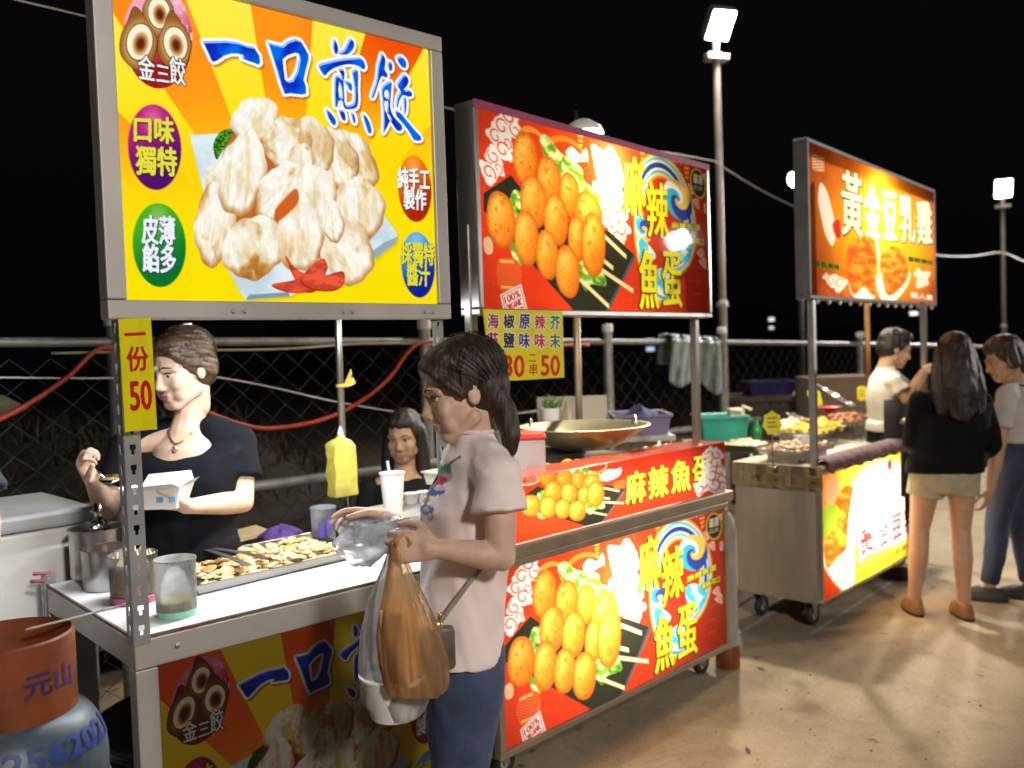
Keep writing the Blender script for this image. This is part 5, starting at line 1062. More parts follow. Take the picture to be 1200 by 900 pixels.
MB().lathe(gc, [(GR+.0005, ztop-.20), (GR+.004, ztop-.195), (GR+.004, ztop-.185), (GR+.0005, ztop-.18)], 56).build('weld_seam', blue, gas, smooth=True)
def col_z(a, hi):  # collar with cut-outs in its lower edge
    return zr if hi else ztop-.03
CRR = GR*.70; ring0, ring1, ring2, ring3 = [], [], [], []
na = 72
for j in range(na):
    a = 2*math.pi*j/na; e = V(math.cos(a), math.sin(a), 0); low = ztop-.035+(.035 if abs(((a+1.1) % 1.57)-.4) < .13 else 0)
    ring0.append(gc+e*CRR+UP*low); ring1.append(gc+e*CRR+UP*(zr-.004)); ring2.append(gc+e*(CRR-.006)+UP*zr); ring3.append(gc+e*(CRR-.010)+UP*low)
MB().ring_loft([ring0, ring1, ring2, ring3, ring0], cap=False).build('collar', orange, gas, auto=40)
MB().cyl(gc+UP*ztop, gc+UP*(ztop+.06), .022).box(gc+V(-.02, -.02, ztop+.06), V(.04, 0, 0), V(0, .04, 0), UP*.03, .004).lathe(gc+UP*(ztop+.09), [(.0, 0), (.03, 0), (.034, .01), (.034, .028), (.03, .035), (0, .036)], 20).build('valve', mat('brass valve', (.5, .36, .12), .35, .9), gas, auto=40)
ca = math.atan2(-gc[1], -gc[0])
MB().box(gc+V(math.cos(ca-.32), math.sin(ca-.32), 0)*(CRR-.001)+UP*(ztop+.07)-HR*.025, HR*.05, HF*.012, UP*.028, .004).ell(gc+V(math.cos(ca-.32), math.sin(ca-.32), 0)*(CRR+.004)+UP*(ztop+.09), HR*.016, HF*.01, UP*.012).build('regulator', mat('bright fitting', (.6, .55, .42), .25, .9), gas, auto=40)
def wrap_text(txt, a0, a1, pos, name, m, parent, bold=.0):
    """letters laid on a turned surface: pos(angle, v) gives the point, v 0..1 upwards"""
    cu = bpy.data.curves.new('t', 'FONT'); cu.body = txt; cu.resolution_u = 2; cu.offset = bold; o = bpy.data.objects.new('t', cu); COL.objects.link(o)
    me = bpy.data.meshes.new_from_object(o.evaluated_get(bpy.context.evaluated_depsgraph_get())); bm = bmesh.new(); bm.from_mesh(me)
    bmesh.ops.triangulate(bm, faces=bm.faces); bmesh.ops.subdivide_edges(bm, edges=[e for e in bm.edges if e.calc_length() > .12], cuts=3, use_grid_fill=True); bmesh.ops.triangulate(bm, faces=bm.faces)
    v = np.array([q.co[:2] for q in bm.verts]); mn, mx = v.min(0), v.max(0)
    for q in bm.verts: u = (q.co.x-mn[0])/(mx[0]-mn[0]); w = (q.co.y-mn[1])/(mx[1]-mn[1]); q.co = Vector(pos(a0+(a1-a0)*u, w))
    mb = MB().bm(bm); bm.free(); bpy.data.objects.remove(o); bpy.data.curves.remove(cu); bpy.data.meshes.remove(me); return mb.build(name, m, parent)
bluep = mat('blue stencil paint', (.015, .045, .24), .5, 0, .2, 30)
def on_dome(a, w):
    t = .36+.46*w; r = GR*(.62+.38*math.cos(t)); z = ztop-.13+.13*math.sin(t); return gc+V(math.cos(a), math.sin(a), 0)*(r+.0022*math.cos(t)+.001)+UP*(z+.0022*math.sin(t)+.001)
wrap_text('2562021', ca-.12, ca+1.42, on_dome, 'painted_number', bluep, gas, .03)
on_col = lambda a, w: gc+V(math.cos(a), math.sin(a), 0)*(CRR+.0015)+UP*(zr-.115+.055*w)
wrap_text('元山', ca+.18, ca+1.08, on_col, 'painted_name', mat('faded blue paint', (.03, .02, .12), .5, 0, .4, 20), gas, .02)
# clear bag with a box behind the cylinder
gb = P(40, 770, 2.35); bagm = film('grey clear film', (.50, .53, .55), .35, .12, .5)
bx = thing('plastic_bag', V(gb[0], gb[1], gb[2]-.22), 'crumpled clear bag tied to the left leg of the dumpling cart', 'bag'); rings = []
for t in np.linspace(0, 1, 9):
    w = .085*(1-.15*t) if t < .8 else .085*(1.05-t)*3.2; rings.append([gb+UP*(-.22+.32*t)+HR*(w*math.cos(a)*(1+.1*math.sin(5*a+t*9))+.03*t)+HF*w*.6*math.sin(a)*(1+.12*math.sin(4*a-t*7)) for a in np.linspace(0, 2*math.pi, 29)[:-1]])
MB().ring_loft(rings).build('bag_film', bagm, bx, smooth=True)
MB().tube([S1(-.02, DEP1-.02, ZC+.02)+HR*a_ for a_ in (-.02, .0, .02)]+[S1(.02, DEP1-.02, ZC+.04), S1(-.03, DEP1-.02, ZC+.045)], .006).build('tie', mat('pink string', (.5, .12, .16), .6), bx, smooth=True)
bx2 = P(5, 760, 2.42); tag(MB().box(V(bx2[0]-.2, bx2[1]-.1, 0), HR*.16, HF*.2, UP*(bx2[2]-.0), .004).build('carton', mat('brown carton', (.20, .15, .10), .8, 0, .2)), 'tall brown carton standing behind the gas cylinder', 'carton')
# board beyond the fence
bp_ = [PY(x, y, FY+.45) for x, y in ((-40, 462), (4, 463), (34, 478), (14, 488), (-40, 487))]; tag(MB().plate(bp_, V(0, .03, .0)).build('wooden_board', mat('weathered board', (.16, .12, .08), .9, 0, .3)), 'weathered board lying on the bank beyond the fence', 'board')

# ---- on and behind the fish ball cart
zc2 = zl2+.001
stv = thing('stove', S2(.9, .5, zc2), 'steel gas stove block holding the wide wok on the fish ball cart', 'stove')
MB().box(S2(.50, .26, zc2), D2*.75, N2*.46, UP*.19, .006).build('stove_body', steel, stv); MB().lathe(S2(.86, .5, zc2+.19), [(.14, 0), (.16, .0), (.165, .035), (.155, .035), (.14, 0)], 24).build('burner_ring', dark_steel, stv, auto=40)
wz = zc2+.19; wp = PZ(683, 505, wz+.12); wp = V(wp[0], wp[1], wz+.035)
brass = mat('oily polished wok', (.82, .72, .46), .27, .95, .15, 4)
wok = thing('wok', wp, 'wide shallow shining wok with loop handles on the fish ball cart', 'wok')
kx = 76*float(np.dot(wp-CAM, CF))/F_PX
MB().lathe(wp, [(0, 0), (kx*.35, .004), (kx*.7, .038), (kx*.95, .095), (kx, .107), (kx*1.04, .108), (kx*1.04, .112), (kx*.98, .112), (kx*.68, .042), (kx*.3, .008), (0, .005)], 56).build('pan', brass, wok, smooth=True)
MB().lathe(wp, [(0, .06), (kx*.78, .06)], 40).build('cooking_oil', mat('dark oil', (.10, .05, .015), .08, 0, .3), wok)
for s_ in (-1, 1): MB().tube([wp+HR*s_*kx*.80+HF*.2*kx*k+UP*(.110+.035*(1-k*k)) for k in np.linspace(-1, 1, 9)], .007).build('handle', steel, wok, smooth=True)
def by_px(x0, x1, ytop, ybot, d, depth): 
    """box seen between two columns and two rows at distance d: returns base corner, edge vectors"""
    a, b, c = P(x0, ybot, d), P(x1, ybot, d), P(x0, ytop, d); return a, V(*(b-a)[:2], 0), HF*depth, UP*(c-a)[2]
a, ex, ey, ez = by_px(603, 640, 516, 556, 3.45, .2); a[2] = zc2; ez = UP*(P(606, 516, 3.45)[2]-zc2)
sb = thing('foam_box', a+ex*.5+ey*.5, 'grey foam box with a red rim at the left end of the fish ball cart', 'box')
MB().box(a, ex, ey, ez, .006).build('box_body', mat('grey foam', (.40, .39, .38), .8, 0, .05, 60), sb); MB().box(a+ez-ex*.03-ey*.03+UP*.001, ex*1.06, ey*1.06, UP*.014, .004).build('red_rim', mat('red plastic', (.55, .03, .015), .35), sb)
MB().box(a+ex*.06+ey*.06+ez+UP*.016, ex*.88, ey*.88, UP*.004).build('content', mat('chili flakes', (.30, .03, .01), .8, 0, .5, 60, .4, 120), sb)
tz = zs-.062; fq = [S2(.62, .185, tz), S2(1.38, .185, tz), S2(1.38, .30, tz), S2(.62, .30, tz)]; ft_ = tray('food_tray', fq, .03, steel, 'narrow steel tray of fried fish balls along the red strip box')
MB_rest = MB().box(S2(.64, .19, zc2), D2*.03, N2*.09, UP*(tz-zc2)).box(S2(1.30, .19, zc2), D2*.03, N2*.09, UP*(tz-zc2)).build('tray_support', steel, ft_)
fbm_ = mat('fried fish ball', (.85, .36, .05), .4, 0, .2, 14, .2, 60, dark=(.65, .22, .02)); fb0 = MB().ell(V(0, 0, 0), (.036, 0, 0), (0, .024, 0), (0, 0, .024), 16, 10).build('fish_ball', fbm_, smooth=True); rr = random.Random(8); k = 0
for i in range(10):
    for j in range(1):
        o = fb0 if k == 0 else fb0.copy()
        if k: COL.objects.link(o)
        p = S2(.655+i*.077+rr.uniform(-.01, .01), .215+j*.055, tz+.030+rr.uniform(0, .012)); o.location = Vector(p); o.rotation_euler = (0, rr.uniform(-.2, .2), rr.uniform(-.5, .5)); tag(o, 'orange fried fish ball lying in the tray by the strip box', 'fish ball', 'fish balls in the narrow tray'); k += 1
nq0 = S2(.10, .20, zs-.05); nq = [nq0, nq0+D2*.40, nq0+D2*.40+N2*.26, nq0+N2*.26]; nt_ = tray('food_tray', nq, .05, mat('thick clear acrylic', (.62, .60, .52), .12, 0, .05), 'clear tray of pale noodles beside the grey foam box'); MB().box(nq0+D2*.05+N2*.05-UP*(nq0[2]-zc2), D2*.3, N2*.16, UP*(nq0[2]-zc2)).build('tray_support', steel, nt_)
nm = MB(); rr = random.Random(3)
for k in range(120):
    u, v = rr.random(), rr.random(); p = nq0+D2*(.03+.34*u)+N2*(.03+.2*v)+UP*(.012+.03*rr.random()+.02*math.sin(u*3)*math.sin(v*3)); a = rr.uniform(0, 6.28); nm.tube([p, p+V(math.cos(a), math.sin(a), .2)*.02, p+V(math.cos(a+.8), math.sin(a+.8), 0)*.045], .003, 5)
tag(nm.build('noodles', mat('pale noodles', (.66, .52, .16), .5), smooth=True), 'tangle of pale yellow noodles filling the clear tray', 'noodles', kind='stuff')
# board, bowl, crate on the table behind
wbq = [P(x, y, 4.9) for x, y in ((628, 466), (711, 461), (711, 500), (630, 505))]; wbq[2][2] = .0+wbq[2][2]; tbk = thing('work_table', V(*P(690, 520, 4.9)[:2], 0), 'grey work table behind the fish ball cart with a crate on it', 'table')
zb_t = P(700, 512, 4.75)[2]; a = P(612, 512, 4.7); e1 = HR*(P(792, 512, 4.7)-a)@HR if False else nrm(HR)*float(np.dot(P(792, 512, 4.7)-a, HR))
MB().box(V(a[0], a[1], zb_t-.03), e1, HF*.5, UP*.03, .004).build('table_top', mat('grey laminate', (.38, .37, .35), .5), tbk)
for u, w in ((.04, .05), (.96, .05), (.04, .42), (.96, .42)): q = V(a[0], a[1], 0)+e1*u+HF*w; MB().cyl(q, q+UP*(zb_t-.03), .016, n=10).build('leg', galv, tbk, smooth=True)
b0, b1 = P(629, 470, 4.95), P(711, 464, 4.95); b0[2] = b1[2] = zb_t+.001; hb = P(629, 466, 4.95)[2]-zb_t; tag(MB().box(b0, b1-b0, HF*.012, UP*hb, .002).build('splash_board', mat('pale board', (.46, .42, .37), .6, 0, .06)), 'pale splash board standing behind the wide wok', 'board')
bc = P(646, 488, 4.8); bc[2] = zb_t+.0; pl_ = thing('plant_pot', bc, 'small white pot with a green plant in front of the pale board', 'plant pot')
hpot = P(646, 478, 4.8)[2]-bc[2]; MB().lathe(bc, [(0, 0), (.045, 0), (.06, hpot), (.055, hpot), (.0, hpot-.01)], 20).build('pot', white_plastic, pl_, auto=40)
lf = MB(); rr = random.Random(6)
for k in range(40): blade(lf, bc[0]+rr.uniform(-.03, .04), bc[1]+rr.uniform(-.03, .03), bc[2]+hpot-.01, rr.uniform(.03, .09), .008, .06, rr)
lf.build('leaves', mat('fresh leaves', (.08, .20, .02), .6, 0, .3), pl_)
pk = P(664, 489, 4.78); pk[2] = zb_t; tag(lumpy(pk, HR*.05, HF*.04, P(664, 477, 4.78)[2]-zb_t, 12).build('paper_parcel', mat('tan paper', (.5, .42, .32), .7, 0, .1), smooth=True), 'crumpled tan paper parcel beside the white plant pot', 'parcel')
def crate(name, px0, px1, yt_, zb_, d, depth, m, label, flare=.02, cat='crate', slots=True):
    a = P(px0, yt_, d); b = P(px1, yt_, d); h = a[2]-zb_; ex = HR*float(np.dot(b-a, HR)); w = np.linalg.norm(ex); o = V(a[0], a[1], zb_); mb = MB()
    q = [o, o+ex, o+ex+HF*depth, o+HF*depth]; c = sum(q)/4; q = [p+(c-p)*.10 for p in q]; top = [p+(p-c)*.12+UP*h for p in q]; lip = [p+nrm(V(*(p-c)[:2], 0))*.016 for p in top]; inn = [p+(c-p)*.03 for p in top]; inb = [p+(c-p)*.03+UP*.006 for p in q]
    mb.ring_loft([q, [t_-UP*.012 for t_ in top], [p-UP*.014 for p in lip], lip, inn, inb], cap=True)
    for k in range(5): mb.box(q[0]+ex*(.06+.17*k)-HF*.004+UP*h*.18+(top[0]-q[0])*.1, ex*.07, HF*.01, UP*h*.5)
    return tag(mb.build(name, m, auto=25), label, cat)
zcr = zb_t+.001; crate('plastic_crate', 722, 786, 487, zcr, 4.75, .34, mat('violet crate plastic', (.17, .15, .27), .45, 0, .12), 'violet plastic crate on the work table behind the wok')
lc = P(752, 486, 4.95); tag(lumpy(V(lc[0], lc[1], zcr+.05), HR*.14, HF*.12, P(752, 482, 4.95)[2]-zcr-.04, 21).build('cloth', mat('indigo cloth', (.05, .05, .16), .8, 0, .4, 12), smooth=True), 'indigo cloth bundle inside the violet crate', 'cloth')
# teal basket on a stand behind the chicken cart
bt = thing('side_table', V(*P(850, 540, 5.75)[:2], 0), 'low side table under the teal basket behind the chicken cart', 'table'); zk = PZ(850, 523, .9)[2]; dk = 5.55; a = P(815, 523, dk); e2 = HR*float(np.dot(P(905, 523, dk)-a, HR))
zk = P(850, 523, dk)[2]; MB().box(V(a[0], a[1], zk-.03)-HF*.03, e2, HF*.5, UP*.03, .004).build('table_top', mat('worn board', (.30, .25, .19), .7), bt)
for u, w in ((.05, .03), (.95, .03), (.05, .42), (.95, .42)): q = V(a[0], a[1], 0)+e2*u+HF*w; MB().cyl(q, q+UP*(zk-.03), .015, n=8).build('leg', galv, bt, smooth=True)
crate('basket', 823, 877, 489, zk+.001, dk, .30, mat('teal plastic', (.02, .30, .26), .4, 0, .1), 'teal plastic basket beside the square banner post', cat='basket')
bw = P(866, 486, dk+.12); fb_ = MB(); fb_.box(bw-HR*.06-UP*.06, HR*.10, HF*.08, UP*.10, .012); fb_.tube([bw-HR*.06+UP*.035, bw+HR*.02+UP*.02], .012).tube([bw+HR*.02+UP*.055, bw+HR*.08+UP*.03], .010)
tag(fb_.build('food_packs', mat('cream packs', (.58, .50, .40), .6), auto=40), 'cream paper packs sticking out of the teal basket', 'paper packs')
# tarp draped on the fence
tv = []; nu, nv = 22, 14
for j in range(nv):
    for i in range(nu):
        u, v = i/(nu-1), j/(nv-1); x = 786+58*u-(4-8*u)*v*.5; y = (396+4*u)+(50+8*u+6*math.sin(u*9))*v; p = PY(x, y, FY-.05-.05*abs(math.sin(u*14+v*1.5))-.04*v*math.sin(u*7)); tv.append(p)
tm = MB(); tm.add(tv, [(j*nu+i, j*nu+i+1, (j+1)*nu+i+1, (j+1)*nu+i) for j in range(nv-1) for i in range(nu-1)])
tq_ = [tv[i] for i in range(nu)]; tm.ring_loft([[p+V(0, y_, z_) for p in tq_] for y_, z_ in ((0, 0), (.03, .035), (.10, .03), (.13, -.03), (.14, -.2))], cap=False, closed=False)
to_ = tm.build('tarp', mat('blue grey tarp', (.20, .25, .28), .4, 0, .3, 10), smooth=True); md = to_.modifiers.new('thickness', 'SOLIDIFY'); md.thickness = .004; tag(to_, 'blue grey tarp draped over the fence rail', 'tarp')
# grey cylinder at the right of the fish ball cart
g2 = P(853, 774, 4.25); g2 = V(g2[0], g2[1], 0); gl2 = thing('gas_cylinder', g2, 'slim grey gas cylinder with orange foot ring beside the fish ball cart', 'gas cylinder'); r2 = 12.5*4.25/F_PX
zt2_ = P(853, 600, 4.25)[2]; MB().lathe(g2, [(0, .02), (r2, .05), (r2, zt2_-.07), (r2*.85, zt2_-.03), (r2*.5, zt2_), (0, zt2_+.005)], 28).build('tank', mat('dull grey paint', (.30, .28, .26), .5, .2, .2), gl2, auto=45); MB().lathe(g2, [(r2*1.05, 0), (r2*1.12, .01), (r2*1.12, .10), (r2*1.02, .11), (r2*1.0, 0)], 28).build('foot_ring', orange, gl2, auto=45)
MB().cyl(g2+UP*zt2_, g2+UP*(zt2_+.05), .018).build('valve', MATS['brass valve'], gl2)

# ---- on the fried chicken cart
z3 = zt3+.026
def check_art(W=110, H=60):
    A = Art([(0, 0), (110, 0), (110, 60), (0, 60)], W, H, 1); c = ((A.X//22)+(A.Y//26)).astype(int) % 2 == 0; A.img[:] = (150, 124, 84); A.paint(c, (196, 178, 110)); 
    for i in range(5):
        for j in range(3):
            x, y = 11+i*22, 13+j*26
            if (i+j) % 2 == 0: A.paint(A.ellm(x, y-4, 4, 5)|A.ellm(x, y+4, 5, 5)|A.ellm(x-3, y-8, 2, 4), (92, 30, 20))
            else: A.paint(A.ellm(x, y, 4, 3), (80, 50, 30))
    return A.final()
tcl = thing('tablecloth', S3(0, DEP3/2, z3), 'checked tan cloth with brown figures hanging over the side of the chicken cart', 'tablecloth')
oo = -D3*.014; tq3 = [S3(0, DEP3+.01, z3+.002)+oo, S3(0, -.024, z3+.002)+oo, S3(0, -.024, z3-.125)+oo, S3(0, DEP3+.01, z3-.125)+oo]
panel('hanging_side', tq3, check_art(), paper_print, tcl); MB().plate(tq3, D3*.003).build('lining', mat('tan cloth', (.4, .32, .2), .9), tcl)
MB().box(S3(-.012, -.01, z3+.001), D3*.30, N3*(DEP3+.02), UP*.003).build('top_side', mat('pale tan cloth', (.5, .42, .30), .9), tcl)
# patterned skirt along the front
fl_ = MB(); nu = 60; rows = []
for v, (y, z) in enumerate(((.085, z3+.012), (.06, z3+.040), (.0, z3+.040), (-.034, z3+.012), (-.037, z3-.030))): rows.append([S3(.05+1.36*i/(nu-1), y-.008*math.sin(i*1.1)*(v > 1), z-(.012*math.sin(i*.8) if v == 4 else 0)) for i in range(nu)])
fl_.ring_loft(rows, cap=False, closed=False); so = fl_.build('patterned_skirt', mat('mauve patterned cloth', (.16, .09, .10), .8, 0, .6, 75, .1, 60, dark=(.022, .012, .02)), smooth=True); md = so.modifiers.new('thickness', 'SOLIDIFY'); md.thickness = .004; tag(so, 'mauve patterned cloth skirt along the top front of the chicken cart', 'cloth')
def food(name, c, ax, ay, h, seed, m, label, n=70, r=.018, long=1.0):
    rr = random.Random(seed); mb = MB()
    for k in range(n):
        u, v = rr.uniform(-1, 1), rr.uniform(-1, 1); q = c+ax*u*.9+ay*v*.9+UP*(h*(1-.6*max(abs(u), abs(v))**2)*rr.uniform(.5, 1)); a = rr.uniform(0, 6.28); e = V(math.cos(a), math.sin(a), rr.uniform(-.3, .3))*r*long
        if long > 1.5: mb.cap(q-e, r*.35, q+e, r*.35, 6, 2)
        else: mb.ell(q, e, V(-e[1], e[0], 0)*rr.uniform(.6, 1), UP*r*rr.uniform(.5, .9), 8, 5)
    return tag(mb.build(name, m, smooth=True), label, 'food', kind='stuff')
def tray_px(x0, x1, y, z, dep, h, m, label, dx=0):
    a, b = PZ(x0, y, z), PZ(x1, y-(x1-x0)*.10, z); e = b-a; L = float(np.dot(e, D3)); q = [a, a+D3*L, a+D3*(L+dx)+N3*dep, a+D3*dx+N3*dep]; o = tray('food_tray', q, h, m, label); zb_ = min(z, 9)
    s = MB()
    if z-z3 > .01: s.box(q[0]+D3*.03+N3*.03-UP*(z-z3), D3*(L-.06), N3*(dep-.06), UP*(z-z3-.001)); s.build('tray_riser', steel, o)
    return q, sum(q)/4, D3*L/2, N3*dep/2
fry = mat('golden fries', (.80, .50, .06), .5, 0, .2, 20); meat = mat('browned meat', (.34, .11, .03), .45, 0, .45, 30, .2, 80); pale = mat('pale dough slices', (.78, .66, .46), .6, 0, .15, 20)
q, c, ax, ay = tray_px(938, 1016, 535, z3+.045, .24, .03, steel, 'steel tray of skewered snacks nearest the mauve skirt'); food('skewered_snacks', c+UP*.012, ax, ay, .03, 3, meat, 'small brown skewered snacks filling the front steel tray', 90, .020); food('snack_pieces', c+UP*.025, ax*.9, ay*.9, .035, 13, pale, 'pale snack pieces scattered among the brown snacks', 45, .016)
q, c, ax, ay = tray_px(952, 1022, 513, z3+.07, .26, .03, steel, 'steel tray of golden fries in the middle of the chicken cart'); food('french_fries', c+UP*.012-ay*.2, ax*.9, ay*.7, .07, 4, fry, 'golden fries heaped in the middle tray', 150, .028, 2.2); food('dough_slices', c+UP*.02+ay*.75-ax*.3, ax*.6, ay*.4, .07, 5, pale, 'pale dough slices heaped behind the golden fries', 50, .026)
q, c, ax, ay = tray_px(1002, 1060, 500, z3+.09, .32, .03, steel, 'steel tray of brown fried chicken at the far end of the cart'); food('fried_chicken', c+UP*.012, ax*.9, ay*.9, .05, 6, meat, 'brown fried chicken pieces filling the far tray', 70, .024)
q, c, ax, ay = tray_px(884, 932, 531, z3+.01, .30, .04, mat('dark tray', (.10, .085, .07), .4, .6), 'dark tray of small snacks behind the clear cup'); food('wrapped_snacks', c+UP*.012, ax*.9, ay*.8, .04, 7, pale, 'cream wrapped snacks filling the dark tray', 70, .024)
rp = PZ(972, 481, z3+.16); tag(MB().lathe(rp, [(0, 0), (.05, 0), (.085, .025), (.088, .026), (.083, .026), (.05, .005), (0, .005)], 28).cyl(rp-UP*.13, rp, .03, n=16).build('red_bowl', mat('red melamine', (.62, .06, .02), .3), auto=40), 'shallow red bowl on a stand behind the fries', 'bowl')
gbp = PZ(887, 524, z3); tag(MB().lathe(gbp, [(0, 0), (.032, 0), (.034, .004), (.034, .10), (.028, .13), (.014, .155), (.012, .185), (.015, .188), (.015, .195), (0, .196)], 24).build('glass_bottle', mat('green glass', (.01, .16, .05), .08, 0, .05, spec=.8), auto=40), 'green glass bottle standing near the teal basket', 'bottle')
cp_ = PZ(941, 536, z3); cupo = thing('plastic_cup', cp_, 'clear plastic cup on the chicken cart beside the front post', 'cup'); MB().lathe(cp_, [(0, 0), (.040, 0), (.052, .125), (.055, .127), (.051, .127), (.039, .004), (0, .004)], 28).build('cup_body', film('cloudy plastic', (.62, .66, .70), .3, .15, .5), cupo, smooth=True); food_ = lumpy(cp_+UP*.005, HR*.033, HF*.033, .05, 4).build('napkin', white_plastic, cupo, smooth=True)
ymat = mat('fluorescent yellow card', (.72, .66, .02), .5, 0, .05)
def price_tag(x, y, w, h, d, jag, label, tilt=0.0, zbase=None):
    c = P(x, y, d); k = d/F_PX; n_ = 14; pts = []
    for i in range(n_):
        a = 2*math.pi*i/n_+.2; r = 1.0 if not jag else (1.0 if i % 2 else .84); sq = 1/max(abs(math.cos(a)), abs(math.sin(a))) if not jag else 1.0; pts.append(c+HR*(math.cos(a)*w*k/2*r*sq)+UP*(math.sin(a)*h*k/2*r*sq)+HR*tilt*math.sin(a)*h*k/2)
    t = thing('price_tag', V(c[0], c[1], z3), label, 'price tag'); MB().plate(pts, HF*.002).build('card', ymat, t); MB().cyl(V(c[0], c[1], z3+.0)+HF*.006, V(c[0], c[1], c[2])+HF*.006, .004, n=8).lathe(V(c[0], c[1], z3)+HF*.006, [(0, 0), (.022, 0), (.02, .008), (0, .01)], 14).build('stand', steel, t)
    L = nrm(HR); s = MB()
    for i in range(3): s.box(c-HR*w*k*.25-HF*.002+UP*h*k*(.18-.17*i), HR*w*k*(.5-.1*(i % 2)), HF*.001, UP*h*k*.05)
    s.build('pen_marks', mat('grey ink', (.10, .10, .02), .6), t)
price_tag(905, 496, 24, 30, 4.7, True, 'star-edged yellow price tag beside the green bottle'); price_tag(955, 466, 15, 19, 5.3, False, 'square yellow price tag left of the shallow red bowl', -.25); price_tag(1010, 461, 11, 17, 6.0, False, 'small yellow price tag in front of the cook in the white shirt')
nk = PZ(872, 527, z3); tag(lumpy(nk, D3*.12, N3*.06, .012, 9).build('paper_sheet', mat('pinkish paper', (.62, .52, .5), .7), smooth=True), 'crumpled paper sheet on the left corner of the chicken cart', 'paper')
for (x0, y0, x1, y1, lb) in ((925, 484, 952, 497, 'long steel tongs resting left of the pale dough slices'), (1000, 475, 955, 450, 'wooden tongs leaning over the trays behind the chicken cart')):
    a, b = P(x0, y0, 5.15), P(x1, y1, 5.35); s = nrm(np.cross(b-a, UP))*.018; tm_ = MB().tube([a-s, (a+b)/2-s*1.2, b], .006).tube([a+s, (a+b)/2+s*1.2, b], .006); tag(tm_.build('tongs', MATS['polished steel'], smooth=True), lb, 'tongs')
# dark work table with a blue crate, far behind
d9 = 8.4; a = P(855, 466, d9); zt9 = a[2]; e9 = HR*float(np.dot(P(1008, 466, d9)-a, HR)); wt = thing('work_table', V(a[0], a[1], 0)+e9*.5, 'dark low work table behind the chicken cart with a blue crate', 'table')
dk_w = mat('dark wood', (.09, .07, .055), .8, 0, .3, 6); MB().box(V(a[0], a[1], zt9-.05), e9, HF*.7, UP*.05).build('table_top', dk_w, wt); MB().box(V(a[0], a[1], .06)+HF*.05+e9*.01, e9*.98, HF*.02, UP*(zt9-.12)).build('front_board', dk_w, wt)
for u in (.02, .97): MB().box(V(a[0], a[1], 0)+e9*u+HF*.1, HR*.06, HF*.06, UP*(zt9-.05)).build('leg', dk_w, wt)
crate('plastic_crate', 879, 932, 448, zt9+.001, d9+.1, .4, mat('deep blue plastic', (.02, .02, .16), .5, 0, .15), 'deep blue crate on the dark far work table')
cd = P(905, 447, d9+.25); tag(MB().box(cd-HR*.16-UP*.02, HR*.32+UP*-.04, HF*.25, UP*.02).build('wooden_board', mat('tan board', (.28, .18, .09), .7)), 'tan wooden board lying across the deep blue crate', 'board')
cx_ = P(990, 463, 7.9); tag(MB().box(V(cx_[0], cx_[1], 0)-HR*.32, HR*.62, HF*.4, UP*(P(960, 442, 7.9)[2]), .01).build('carton', mat('dim brown carton', (.16, .11, .075), .85, 0, .2)), 'big brown carton standing in the dark behind the red bowl', 'carton')
# seat for the seated woman
sc_ = P(473, 640, 4.15); sc_ = V(sc_[0], sc_[1], 0); sl = thing('stool', sc_, 'plain round stool under the seated woman in black', 'stool')
MB().lathe(sc_, [(0, .55), (.15, .55), (.16, .56), (.16, .575), (.15, .585), (0, .585)], 24).build('seat', mat('dark vinyl', (.04, .03, .03), .5), sl, auto=40)
for a in (0, 1.57, 3.14, 4.71): MB().cyl(sc_+V(math.cos(a)*.17, math.sin(a)*.17, 0), sc_+V(math.cos(a)*.11, math.sin(a)*.11, .55), .012, n=8).build('leg', galv, sl, smooth=True)
# ================================================================== people
skin_a = mat('warm skin', (.62, .41, .30), .5, 0, .16, 22, .06, 300, subsurf=.12, rvar=.1)
skin_b = mat('tanned skin', (.44, .26, .16), .5, 0, .10, 30, .06, 300, subsurf=.12, rvar=.1)
hair_m = mat('dark brown hair', (.014, .009, .007), .5, 0, .5, 30, .5, 120, stretch=(1, 1, .12), rvar=.1)
hair_b = mat('brown tied hair', (.060, .032, .018), .36, 0, .5, 34, .5, 120, stretch=(1, .4, 1), rvar=.1)
black_cloth = mat('black jersey', (.010, .010, .012), .95, 0, .3, 20, .12, 220, spec=.15)
eye_white = mat('eye white', (.6, .57, .53), .3, 0, .03); iris_m = mat('dark iris', (.02, .012, .008), .15); lip_m = mat('lip', (.40, .16, .13), .45, 0, .1, 40); brow_m = mat('eyebrow', (.03, .02, .015), .7)
jean_m = mat('dark blue denim', (.055, .085, .165), .85, 0, .45, 7, .3, 320, dark=(.025, .038, .085))
def basis(F, U=UP):
    F = nrm(F); S = nrm(np.cross(U, F)); return F, S, np.cross(F, S)      # forward, left, up
